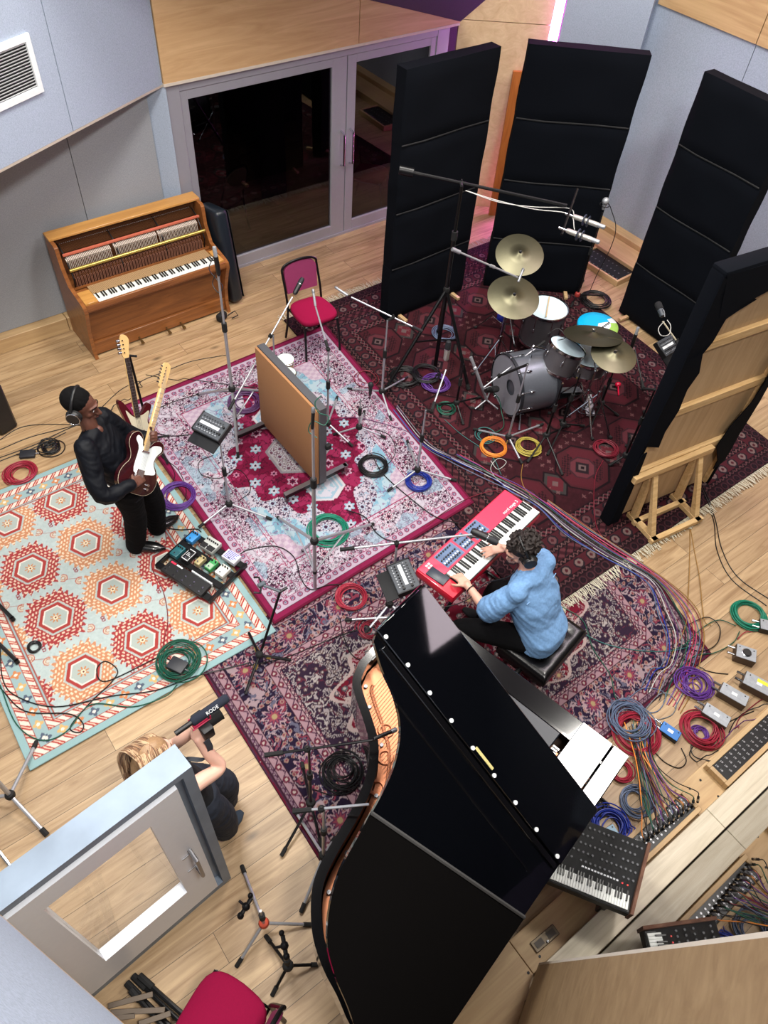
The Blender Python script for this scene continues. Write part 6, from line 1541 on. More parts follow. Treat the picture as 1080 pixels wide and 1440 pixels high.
for i, (c, pp) in enumerate((
    ('black', [(985, 683), (1003, 730), (1008, 773), (1029, 815), (1078, 852)]), ('black', [(988, 683), (1005, 728), (1015, 772), (1038, 812), (1090, 848)]))):
    cable(('left' if i == 0 else 'right')+' one of two black cables leaving the bare wooden screen over the pale floor', pp, c)
cable('ochre cable running straight down from the foot of the bare wooden screen', [(970, 744), (970, 773), (968, 832), (964, 880), (940, 930), (925, 975)], 'ochre', r=.0035)
cable('ochre cable bending right from the foot of the bare wooden screen', [(971, 744), (976, 772), (984, 815), (990, 870), (1000, 880)], 'ochre', r=.0035)
cable('thin red cable from the maroon coil down the burgundy rug', [(848, 648), (838, 668), (835, 700), (838, 738), (850, 760)], 'maroon', r=.0035)
cable('black cable crossing the turquoise rug to the floral rug', [(0, 909), (4, 955), (23, 979), (78, 994), (156, 979), (218, 971), (272, 952), (350, 932)], 'black')
cable('black looping cable from the left edge to the black box on the turquoise rug', [(0, 967), (35, 1000), (97, 1004), (117, 1018), (112, 1030), (99, 1022), (128, 987), (158, 958), (165, 942), (148, 930), (136, 942), (150, 958), (218, 926), (234, 920)], 'black')
cable('green cable sweeping over the corner of the turquoise rug', [(0, 963), (23, 1018), (58, 1041), (93, 1029), (128, 991), (187, 994), (233, 979), (249, 963)], 'dgreen')
cable('thin dark red guitar cable from the boots to the black box', [(232, 742), (233, 767), (213, 793), (230, 833), (236, 873), (229, 912), (240, 925)], 'maroon', r=.0032)
cable('black cable from the boot to the pedalboard', [(236, 743), (255, 745), (276, 744), (283, 748)], 'black')
for i, pp in enumerate(([(-4, 621), (33, 600), (90, 597), (150, 602)], [(-4, 634), (42, 615), (91, 602), (148, 585), (160, 570)], [(-4, 645), (50, 625), (91, 605), (150, 580), (185, 560)], [(-4, 650), (52, 628), (93, 608)])):
    cable(('topmost', 'second', 'third', 'lowest')[i]+' of the four black cables running left behind the guitarist', pp, 'black', r=.0038)
cable('black cable along the front of the upright piano with a small loop', [(320, 499), (270, 508), (233, 522), (199, 536), (200, 544), (193, 543), (196, 536), (170, 548), (143, 573)], 'black', r=.0034)
cable('upper black cable crossing the top of the pink rug', [(205, 527), (250, 535), (324, 541), (368, 546)], 'black', r=.0034)
cable('lower black cable crossing the top of the pink rug', [(215, 578), (250, 563), (296, 552), (368, 550)], 'black', r=.0034)
cable('black cable from the pedalboard looping over the pink rug to the red coil', [(338, 779), (350, 773), (387, 768), (413, 783), (423, 813), (437, 829), (460, 823), (477, 822)], 'black')
cable('black cable curling under the boom at the pink rug border', [(487, 717), (513, 727), (530, 750), (553, 761), (600, 758), (640, 753)], 'black')
cable('black cable from the guitar stand to the mixer stand', [(208, 606), (240, 613), (273, 612), (292, 625)], 'black')
cable('thin black cable hanging in loops around the mixer stand', [(300, 640), (280, 650), (284, 668), (310, 672), (330, 660), (345, 668), (352, 690), (335, 705)], 'black', r=.003)
cable('thin black cable wandering from the purple coil up the pink rug', [(235, 690), (246, 668), (232, 640), (222, 615), (226, 640), (250, 660), (262, 690), (255, 716)], 'black', r=.003)
cable('dark cable on the pink rug from the short black stand to the black coil', [(508, 600), (545, 610), (556, 632), (548, 650), (530, 660)], 'black', r=.003)
cable('long thin dark cable from the brown screen to the drum cables', [(470, 590), (505, 588), (560, 602), (602, 620)], 'dpurple', r=.003)
cable('red cable crossing the corner of the pink rug near the keyboard', [(600, 740), (625, 720), (660, 700), (700, 690), (735, 700)], 'maroon', r=.003)
cable('thin green cable passing the piano bench to the cable heap', [(777, 847), (818, 871), (834, 912), (858, 949), (865, 980), (880, 1000)], 'dgreen', r=.0034)
cable('teal cable lying across the floral rug right of the bench', [(800, 880), (850, 905), (900, 915), (945, 915), (985, 905)], 'teal', r=.0034)
cable('teal cable running diagonally over the burgundy rug', [(625, 590), (650, 612), (690, 640), (705, 668)], 'teal', r=.003)
cable('orange brown cable from the orange coil towards the red keyboard', [(735, 652), (733, 672), (740, 690), (762, 712)], 'ochre', r=.0034)
cable('pale cable curling under the orange coil', [(690, 648), (700, 660), (712, 650), (700, 645), (690, 660), (705, 680), (725, 690)], 'white', r=.003)
for i, (c, pp) in enumerate((('black', [(440, 1110), (470, 1118), (500, 1108), (510, 1085), (500, 1060), (470, 1050)]), ('black', [(345, 937), (400, 925), (450, 905), (480, 893), (520, 880)]), ('black', [(478, 870), (485, 900), (500, 925), (540, 935)]))):
    cable(('black cable trailing past the pedals of the piano microphones', 'long dark cable across the floral rug from the clamp stand', 'black cable beside the chrome stand by the piano corner')[i], pp, c, r=.0036)
# cables around the floor boxes at the right
for i, (c, pp) in enumerate((
    ('black', [(968, 878), (995, 868), (1012, 882), (1008, 905), (985, 916), (955, 905)]), ('dgreen', [(1035, 880), (1010, 872), (985, 885), (965, 905), (945, 915)]), ('dgreen', [(1040, 888), (1030, 905), (1005, 918), (978, 922), (955, 940)]),
    ('black', [(960, 925), (985, 940), (1005, 946), (1024, 948)]), ('red', [(1036, 900), (1048, 890), (1072, 888), (1085, 890)]), ('black', [(1060, 1000), (1040, 1008), (1018, 1020), (1000, 1040), (985, 1055)]),
    ('dpurple', [(1085, 1005), (1060, 1012), (1035, 1022), (1018, 1040), (1000, 1050)]), ('black', [(1085, 990), (1055, 998), (1035, 1012), (1025, 1030)]), ('maroon', [(1085, 975), (1062, 990), (1040, 1010), (1032, 1030)]),
    ('black', [(958, 1052), (965, 1070), (955, 1080), (935, 1072), (918, 1055)]), ('black', [(1010, 1055), (990, 1068), (975, 1062), (972, 1048), (980, 1035)]), ('black', [(975, 1048), (970, 1062), (985, 1074), (1010, 1068), (1035, 1052), (1045, 1040)]),
    ('grey', [(905, 1000), (930, 975), (950, 985), (945, 1005), (915, 1015)]), ('greyblue', [(880, 985), (905, 968), (935, 975), (925, 1000), (895, 1000), (885, 990)]))):
    lb = ('black cable looping at the right corner of the floral rug', 'dark green cable from the green coil to the cable heap, upper one', 'dark green cable from the green coil to the cable heap, lower one', 'short black cable to the middle silver box', 'red cable to the box at the right edge', 'black cable curving below the silver boxes', 'dull purple cable curving to the right edge', 'black cable below the silver boxes, uppermost', 'maroon cable below the silver boxes', 'black lead of the bright blue box', 'black cable in the long red coil', 'thin black cable arc above the unplugged patch box', 'grey cable loop above the blue box', 'grey blue cable loop at the edge of the floral rug')[i]
    cable(lb, pp, c, r=.0038)
# patch leads
for i in range(30):
    row, kx = i % 3, i//3; f = kx/9
    x0, y0 = 912+f*62, 1180-f*46; x0 += -(row-1)*7; y0 += -(row-1)*(-6)
    z = .13; a = P(x0, y0, z); ang = RC.uniform(-.1, .1); tip = V((.015*ang, .02+.0, .055)); top = a+tip
    c = RC.choice(['dgreen', 'black', 'purple', 'ochre', 'maroon', 'greyblue', 'black', 'dpurple', 'orange', 'black'])
    ex, ey = 893+f*24+RC.uniform(-3, 3), 1066+RC.uniform(-4, 4)
    mid = P((x0*.5+ex*.5)+RC.uniform(-9, 9), (y0*.5+ey*.5)+RC.uniform(-6, 6), .10+RC.random()*.06); e = P(ex, ey, .03+RC.random()*.05); e2 = P(ex-8+RC.uniform(-8, 8), ey-40+RC.uniform(-12, 12), .02+RC.random()*.03)
    t = Thing('patch_cable', {'dgreen': 'green', 'ochre': 'ochre', 'greyblue': 'grey blue', 'dpurple': 'dull purple'}.get(c, c)+' lead plugged into the crowded patch box', 'cable', a, group='leads plugged into the crowded patch box')
    t.part('cord', MB().tube(spline([top, top+V((0, .03, .03)), mid, e, e2], 7), .0034, 5), cmat(c, K[c]), w=True, ang=60)
    t.part('plug', MB().cyl(a-a, tip, .0085, n=8), m_blackm); t.part('plug_collar', MB().cyl(tip*.35, tip*.75, .0092, n=8), m_chrome)

zt_ = OHZ
for i, (a, b) in enumerate(((.04, -.10), (.03, -.22))):
    cable(('upper', 'lower')[i]+' pale lead slung under the overhead boom to the silver microphones', [(655, 268, zt_-.02), (700, 284-2*i, zt_-.06+b*.3), (750, 291+3*i, zt_-.10+b*.3), (800, 293+8*i, zt_-.15), (808, 305+18*i, zt_-.16)], 'white', r=.004, name='lead')
cable('black lead looping at the top of the stand beside the upright piano', [(300, 362, 1.30), (294, 378, 1.22), (304, 392, 1.15), (313, 402, 1.12), (308, 412, 1.08), (299, 400, 1.12), (303, 385, 1.2)], 'black', r=.004)
cable('green lead tangled round the top of the tallest chrome stand', [(452, 556, 1.50), (443, 566, 1.46), (448, 580, 1.40), (462, 586, 1.38), (456, 598, 1.34), (440, 592, 1.36), (434, 606, 1.28), (446, 616, 1.24)], 'dgreen', r=.004)
cable('black lead hanging down the stand beside the wall patch box', [(858, 290, 1.30), (866, 320, 1.1), (858, 350, .8), (840, 385, .4), (830, 408, .05)], 'black', r=.004)
cable('brown orange lead running down the stand in front of the bass drum', [(748, 500, .55), (740, 530, .40), (728, 565, .25), (719, 600, .06), (712, 625, .03)], 'ochre', r=.004)
cable('cream lead looped on the arm beside the small mixer near the screen', [(934, 452, .98), (926, 462, .96), (930, 472, .93), (941, 470, .93), (943, 458, .96), (938, 450, .98)], 'white', r=.004)
cable('tangled dark leads over the rack tom mount', [(770, 470, .74), (785, 462, .76), (795, 475, .72), (780, 480, .70), (768, 492, .60), (750, 505, .45), (735, 540, .2)], 'black', r=.004)
cable('green lead falling from the microphone inside the bass drum', [(694, 552, .30), (702, 562, .22), (705, 578, .12), (708, 600, .04), (690, 612, .03)], 'dgreen', r=.004)
# ---------------------------------------------------------------- people
def remesh(name, mb, mats, voxel=.006, smooth=4, wrinkle=0.0, wscale=9.0, seed=0, pick=None):
    me = bpy.data.meshes.new(name); me.from_pydata(mb.v, [], mb.f)
    bm = bmesh.new(); bm.from_mesh(me); bmesh.ops.recalc_face_normals(bm, faces=bm.faces); bm.to_mesh(me); bm.free()
    o = bpy.data.objects.new(name, me); COL.objects.link(o)
    r = o.modifiers.new('r', 'REMESH'); r.mode = 'VOXEL'; r.voxel_size = voxel
    s = o.modifiers.new('s', 'SMOOTH'); s.iterations = smooth; s.factor = .5
    dg = bpy.context.evaluated_depsgraph_get(); dg.update(); m2 = bpy.data.meshes.new_from_object(o.evaluated_get(dg)); bpy.data.objects.remove(o); bpy.data.meshes.remove(me)
    m2.name = name; m2.materials.clear()
    for m in (mats if isinstance(mats, (list, tuple)) else [mats]): m2.materials.append(m)
    n = len(m2.vertices); co = np.empty(n*3, np.float32); m2.vertices.foreach_get('co', co); co = co.reshape(-1, 3)
    if wrinkle:
        no = np.empty(n*3, np.float32); m2.vertices.foreach_get('normal', no); no = no.reshape(-1, 3)
        a = fbm(co[:, 0]*wscale+co[:, 2]*wscale*.8+seed, co[:, 1]*wscale-co[:, 2]*wscale*1.6, 5+seed, 3); ridge = 1-np.abs(a-.5)*4
        co = co+no*(ridge*wrinkle)[:, None].astype(np.float32); m2.vertices.foreach_set('co', co.ravel().astype(np.float32))
    m2.shade_smooth()
    if pick:
        idx = np.zeros(len(m2.polygons), np.int32); cc = np.empty(len(m2.polygons)*3, np.float32); m2.polygons.foreach_get('center', cc); idx[:] = pick(cc.reshape(-1, 3)); m2.polygons.foreach_set('material_index', idx)
    m2.update(); return m2
def put_mesh(name, me, t, label=None):
    "mesh built in world coordinates, parented under a thing"
    co = np.empty(len(me.vertices)*3, np.float32); me.vertices.foreach_get('co', co); co = co.reshape(-1, 3)-np.array(t.loc, np.float32); me.vertices.foreach_set('co', co.ravel()); me.update()
    o = bpy.data.objects.new(name, me); COL.objects.link(o); o.parent = t.o
    if label: o['label'] = label
    return o
def limb(mb, pts, rs, n=14, per=6):
    pts = [V(p) for p in pts]; c = spline(pts, per); k = len(pts)-1; rr = []
    for i in range(len(c)):
        u = i/per; a = min(int(u), k-1); f = u-a; f = f*f*(3-2*f); rr.append(rs[a]*(1-f)+rs[a+1]*f)
    mb.tube(c, 1, n, rs=rr); mb.ball(c[0], rr[0], n=12); mb.ball(c[-1], rr[-1], n=12)
def loft(mb, secs, f, n=20):
    "secs: (centre, half width, half depth)"
    f = V(f).normalized(); vs = []; fs = []
    for (c, w, d) in secs:
        l = V((0, 0, 1)).cross(f).normalized()
        for j in range(n):
            a = 2*PI*j/n; ca, sa = math.cos(a), math.sin(a); k = (abs(ca)**2.5+abs(sa)**2.5)**(-1/2.5); vs.append(V(c)+l*(w*k*ca)+f*(d*k*sa))
    for i in range(len(secs)-1):
        for j in range(n): fs.append((i*n+j, i*n+(j+1) % n, (i+1)*n+(j+1) % n, (i+1)*n+j))
    fs.append(tuple(range(n))[::-1]); fs.append(tuple((len(secs)-1)*n+j for j in range(n))); mb.add(vs, fs)
def head_mesh(mb, c, R3, s=1.0):
    c = V(c); L = lambda x, y, z: c+R3 @ (V((x, y, z))*s)
    mb.ball(L(0, -.012, .028), (.072*s, .092*s, .084*s), R3, n=24); mb.ball(L(0, .030, .0), (.060*s, .058*s, .070*s), R3, n=20); mb.ball(L(0, .034, -.052), (.050*s, .050*s, .052*s), R3, n=18)
    mb.ball(L(0, .068, -.082), (.024*s, .018*s, .020*s), R3, n=12)
    limb(mb, [L(-.040, .068, .030), L(0, .088, .034), L(.040, .068, .030)], [.010*s, .011*s, .010*s], 8, 4)
    limb(mb, [L(0, .084, .024), L(0, .098, .0), L(0, .110, -.020)], [.008*s, .010*s, .013*s], 8, 4)
    for q in (-1, 1):
        mb.ball(L(q*.012, .098, -.022), .009*s, n=8); mb.ball(L(q*.038, .058, -.012), (.022*s, .020*s, .024*s), R3, n=12)
        mb.ball(L(q*.074, -.008, -.002), (.008*s, .018*s, .030*s), R3, n=12); mb.ball(L(q*.028, .074, .014), (.012*s, .008*s, .008*s), R3, n=10)
    mb.ball(L(0, .086, -.046), (.022*s, .010*s, .006*s), R3, n=12); mb.ball(L(0, .084, -.056), (.019*s, .010*s, .007*s), R3, n=12)
def face_parts(t, c, R3, s, iris, browc, lipc):
    c = V(c); L = lambda x, y, z: c+R3 @ (V((x, y, z))*s)
    for q in (-1, 1):
        t.part('eye', MB().ball(L(q*.028, .0775, .012), (.009*s, .006*s, .0045*s), R3, n=10), m_white, w=True); t.part('iris', MB().ball(L(q*.028, .0825, .011), (.0038*s, .0025*s, .0036*s), R3, n=8), mat('iris_%d' % iris[0], iris, .2), w=True)
        t.part('eyebrow', MB().tube([L(q*.014, .092, .036), L(q*.030, .089, .041), L(q*.046, .074, .036)], .003*s, 5), browc, w=True)
    t.part('lips', MB().tube([L(-.018, .088, -.051), L(0, .0975, -.050), L(.018, .088, -.051)], .0042*s, 6, rs=[.002*s, .0052*s, .002*s]), lipc, w=True)
def hand(mb, w, d, pn, thumb, curl=.6, s=1.0, spread=.16, tgt=None):
    "w wrist, d towards the fingers, pn out of the palm, thumb = +1/-1 side"
    d = V(d).normalized(); pn = V(pn); pn = (pn-d*pn.dot(d)).normalized(); sd = d.cross(pn)*thumb; w = V(w)
    R3 = Matrix((sd, d, -pn)).transposed()
    mb.box(w+d*.045*s, (.074*s, .085*s, .026*s), R3, r=.011*s, seg=2); mb.ball(w+d*.03*s+sd*.025*s+pn*.008*s, (.016*s, .028*s, .014*s), R3, n=10); mb.ball(w+d*.005*s, (.026*s, .02*s, .017*s), R3, n=10)
    tips = []
    for i, (off, L) in enumerate(((.028, .070), (.0095, .078), (-.0095, .073), (-.028, .058))):
        p = w+d*.085*s+sd*off*s; dd = (d+sd*(off*spread*30*.2)).normalized(); q = [p-dd*.03*s, p]; a = 0
        for k, fr in enumerate((.45, .32, .23)):
            a += curl*(.55, .85, .6)[k]*(1+.08*i); v = dd*math.cos(a)+pn*math.sin(a); p = p+v*L*fr*s; q.append(p)
        mb.tube(q, 1, 10, rs=[.0092*s, .0092*s, .0088*s, .0080*s, .0068*s]); mb.ball(q[-1], .0068*s, n=8); tips.append(q[-1])
    b = w+d*.022*s+sd*.030*s; m1 = b+(sd*.75+d*.55+pn*.15).normalized()*.036*s; m2 = m1+(sd*.25+d*.8+pn*(.3+curl*.4)).normalized()*.030*s; m3 = m2+(d*.8-sd*.05+pn*(.3+curl*.6)).normalized()*.024*s
    mb.tube([b-sd*.012*s, b, m1, m2, m3], 1, 10, rs=[.013*s, .0125*s, .0105*s, .0095*s, .0075*s]); mb.ball(m3, .0075*s, n=8)
def skin(name, rgb):
    m = mat(name, rgb, .5, var=.06, scale=25)
    b = m.node_tree.nodes['Principled BSDF']; b.inputs['Subsurface Weight'].default_value = .12; b.inputs['Subsurface Radius'].default_value = (.012, .005, .003); b.inputs['Subsurface Scale'].default_value = .5
    return m
def basis(f, up=V((0, 0, 1))):
    "columns: side, forward, up of a head that looks along f"
    f = V(f).normalized(); x = f.cross(V(up)).normalized(); return Matrix((x, f, x.cross(f))).transposed()
def shoe(mb, heel, toe, h=.07, w=.042, point=False):
    heel, toe = V(heel), V(toe); d = (toe-heel); d.z = 0; L = d.length; d.normalize(); s_ = V((-d.y, d.x, 0)); vs = []; fs = []; n = 14; K_ = 9
    for i in range(K_):
        u = i/(K_-1); ww = w*(.72+.30*math.sin(u*PI*.9+.2)); hh = h*(1.0-.62*u**1.2)
        if u > .8: ww *= (1-(u-.8)/.2*(.75 if point else .5)); hh *= (1-(u-.8)*1.6)
        if i == 0: ww *= .6
        c = heel+d*(L*u)
        for j in range(n):
            a = 2*PI*j/n; z = max(0.0, (math.sin(a)*.5+.5))*hh; vs.append(V((c.x, c.y, heel.z))+s_*(ww*math.cos(a))+V((0, 0, z)))
    for i in range(K_-1):
        for j in range(n): fs.append((i*n+j, i*n+(j+1) % n, (i+1)*n+(j+1) % n, (i+1)*n+j))
    fs.append(tuple(range(n))[::-1]); fs.append(tuple((K_-1)*n+j for j in range(n))); mb.add(vs, fs)
def headphones(label, c, R3, s=1.0, tiltb=-.02, silver=True):
    c = V(c); L = lambda x, y, z: c+R3 @ (V((x, y, z))*s); t = Thing('headphones', label, 'headphones', L(0, 0, .12))
    pts = [L(.092*math.cos(a), tiltb-.0+.0*a, .012+.108*math.sin(a)) for a in [PI*i/16 for i in range(17)]]
    t.part('headband', MB().tube(pts, .0075*s, 8, rs=[.006*s]+[.0085*s]*15+[.006*s]), m_black, w=True)
    side = R3 @ V((1, 0, 0))
    for q in (-1, 1):
        a = L(q*.078, tiltb*.5, -.008); cup = t.part('ear_cup', MB().cyl(a, a+side*q*.028*s, .043*s, .036*s, n=20), m_black, w=True); t.part('ear_pad', MB().tube([a+(R3 @ V((0, math.cos(k*PI/8), math.sin(k*PI/8))))*.036*s for k in range(16)], .010*s, 8, closed=True), m_rubber, w=True, parent=None)
        if silver: t.part('cup_ring', MB().tube([a+side*q*.026*s+(R3 @ V((0, math.cos(k*PI/8), math.sin(k*PI/8))))*.038*s for k in range(16)], .0035*s, 6, closed=True), m_chrome, w=True)
    return t
RH = random.Random(3)
# ---- guitarist
def guitarist():
    f = V((.72, -.69, 0)).normalized(); l = V((-f.y, f.x, 0)); l = V((.69, .72, 0)).normalized(); U = V((0, 0, 1))
    t = Thing('person', 'guitarist in a black shirt and trousers, leaning back and looking down at an electric guitar', 'person', V((.93, 3.92, ZR3)))
    sk = skin('skin_dark', (92, 56, 44)); hips = V((.91, 3.86, .86)); chest = V((.82, 3.95, 1.17)); sh = V((.80, 3.965, 1.29)); neck = V((.79, 3.985, 1.36)); hc = V((.785, 4.03, 1.485))
    rs_, ls_ = sh-l*.165, sh+l*.165; re, rw = V((.665, 3.66, 1.03)), V((.885, 3.665, 1.00)); le, lw = V((1.06, 4.04, 1.06)), V((1.125, 3.885, 1.13))
    rk, ra = V((.875, 3.855, .47)), V((.83, 3.91, .11)); lk, la = V((1.06, 3.95, .47)), V((1.045, 3.985, .11)); rh, lh = hips-l*.085, hips+l*.085
    HR = basis(V((.78, -.60, -.22))); HS = 1.12
    b = MB(); head_mesh(b, hc, HR, HS); limb(b, [neck-U*.05, neck, hc-U*.03], [.058, .056, .055]); b.ball(neck+f*.055-U*.055, (.035, .035, .045), n=12)
    loft(b, [(hips-U*.02, .14, .09), (hips+(chest-hips)*.5, .13, .085), (chest, .15, .095), (sh, .15, .07)], f)
    limb(b, [rs_, re, rw], [.05, .04, .028]); limb(b, [ls_, le, lw], [.05, .04, .028]); limb(b, [rh, rk, ra], [.075, .055, .04]); limb(b, [lh, lk, la], [.075, .055, .04])
    hand(b, rw, V((.06, .035, -.02)), V((-.2, .6, -.5))*-1 if False else V((-.3, .5, -.6)), 1, .55, 1.0); hand(b, lw, V((.03, -.05, .035)), V((-.7, -.1, .5)), -1, 1.0, 1.0)
    put_mesh('body', remesh('body', b, sk, .0055, 3), t); face_parts(t, hc, HR, HS, (30, 18, 14), mat('hair_black', (8, 7, 8), .9, spec=.15), mat('lips_brown', (110, 60, 56), .5))
    h = MB(); h.ball(hc+HR @ V((0, -.030, .052)), (.086, .100, .088), HR, n=28)
    hm = remesh('hair', h, mat('hair_black', (8, 7, 8), .9, spec=.15), .006, 1, .003, 60, 1); put_mesh('hair', hm, t)
    s_ = MB(); loft(s_, [(hips-U*.10, .165, .115), (hips+U*.04, .155, .11), (hips+(chest-hips)*.55, .158, .115), (chest, .178, .12), (sh-U*.02, .165, .090), (sh+U*.035, .085, .055)], f)
    limb(s_, [rs_+l*.02, re-V((0, .0, .0)), rw-(rw-re).normalized()*.02], [.073, .060, .040]); limb(s_, [ls_-l*.02, le, lw-(lw-le).normalized()*.03], [.073, .060, .042]); limb(s_, [rs_, sh+U*.01, ls_], [.06, .06, .06])
    put_mesh('shirt', remesh('shirt', s_, mat('black_silk', (5, 8, 16), .6, var=.25, spec=.2), .008, 3, .007, 11, 3), t)
    cl = MB()
    for q in (-1, 1): cl.slab([neck+l*q*.055-f*.01-U*.0, neck+l*q*.075+f*.02-U*.03, neck+l*q*.02+f*.085-U*.10, neck+l*q*.035+f*.06-U*.03], (f*.006+l*q*.003))
    t.part('collar', cl, MATS['black_silk'], w=True, ang=70)
    tr = MB(); loft(tr, [(hips-U*.12, .15, .11), (hips-U*.03, .155, .115), (hips+U*.06, .14, .10)], f)
    limb(tr, [rh-U*.02, rk, ra-U*.04], [.106, .084, .074]); limb(tr, [lh-U*.02, lk, la-U*.04], [.106, .084, .074]); put_mesh('trousers', remesh('trousers', tr, mat('black_cotton', (8, 8, 10), .95, var=.2, spec=.15), .008, 3, .005, 9, 7), t)
    for a, b_ in ((V((.795, 3.93, ZR3)), V((1.015, 3.775, ZR3))), (V((.995, 3.965, ZR3)), V((1.255, 4.02, ZR3)))):
        sm = MB(); shoe(sm, a, b_, .095, .050, True); t.part('boot', sm, mat('black_boot', (12, 12, 14), .25, coat=.3), w=True, ang=60)
    headphones('black and silver headphones worn by the guitarist', hc, HR, 1.17, -.03)
    cb = MB(); cb.tube(spline([hc+HR @ V((.08, -.02, -.05)), hc+V((.02, -.10, -.12)), V((.66, 3.78, 1.1)), V((.74, 3.70, .8)), V((.85, 3.72, .5)), V((.9, 3.75, .2)), V((1.0, 3.7, ZR3+.01))], 8), .003, 5); 
    # guitar
    br, nt_ = V((.945, 3.715, .985)), V((1.345, 4.045, 1.345)); ax = (nt_-br).normalized(); nn = (f*.80+U*.55); nn = (nn-ax*nn.dot(ax)).normalized(); sd = ax.cross(nn); R3 = Matrix((sd, ax, nn)).transposed()
    g = Thing('electric_guitar', 'dark red electric guitar with a white pickguard held by the guitarist', 'guitar', br, R3=R3)
    out = [(.0, -.12), (.09, -.115), (.15, -.07), (.165, .0), (.14, .07), (.105, .115), (.11, .17), (.15, .215), (.145, .265), (.10, .285), (.055, .265), (.03, .235), (-.03, .235), (-.055, .285), (-.10, .305), (-.145, .27), (-.15, .21), (-.115, .15), (-.11, .10), (-.145, .05), (-.165, -.01), (-.15, -.075), (-.09, -.115)]
    def shape(pts, z0, z1): return MB().prism([(v.x, v.y) for v in spline([(x, y, 0) for x, y in pts]+[(pts[0][0], pts[0][1], 0)], 4)[:-1]], z0, z1)
    g.part('body', shape(out, -.045, -.003), mat('oxblood_gloss', (44, 10, 16), .15, coat=.6)); g.part('binding', MB().tube([(v.x, v.y, -.004) for v in spline([(x, y, 0) for x, y in out], 3)], .0014, 5, closed=True), mat('cream_binding', (196, 186, 160), .4))
    pg = [(.06, .03), (.13, .05), (.095, .115), (.10, .17), (.135, .22), (.12, .25), (.06, .24), (.03, .215), (-.03, .215), (-.05, .26), (-.09, .28), (-.10, .25), (-.06, .19), (-.055, .03)]
    g.part('pickguard', shape(pg, -.003, .0), mat('pickguard_white', (232, 240, 240), .3)); g.part('bridge', MB().bb((-.035, -.03, -.003), (.035, .055, .006), r=.002), m_chrome)
    mn = mat('maple', (214, 176, 118), .35, coat=.3)
    g.part('neck', MB().bb((-.022, .19, -.018), (.022, .645, .008), r=.006), mn); g.part('pickup', MB().bb((-.033, .175, .0), (.033, .19, .006), r=.002), m_chrome)
    fm = MB()
    for i in range(21): y = .648*(1-2**(-i/12)) ; fm.bb((-.021, .645-y-.001, .008), (.021, .645-y+.001, .010))
    g.part('frets', fm, m_steel); hs = [(-.02, .645), (-.035, .67), (-.04, .80), (-.02, .83), (.02, .815), (.026, .75), (.022, .68), (.02, .645)]
    g.part('headstock', shape(hs, -.016, .0), mn)
    for i in range(6): g.part('tuner', MB().cyl((-.018, .68+.023*i, .0), (-.018, .68+.023*i, .008), .004, n=8).cyl((-.035, .68+.023*i, -.008), (-.055, .68+.023*i, -.008), .0055, n=8), m_chrome)
    st = MB()
    for i in range(6): st.tube([(-.02+.008*i, .0, .012), (-.017+.0068*i, .645, .013), (-.018, .68+.023*i, .006)], .0007, 3)
    g.part('strings', st, m_steel, kind='stuff')
    for y in (-.06, -.09): g.part('knob', MB().cyl((.09, y+.02, -.003), (.09, y+.02, .012), .010, n=12), m_chrome)
guitarist()
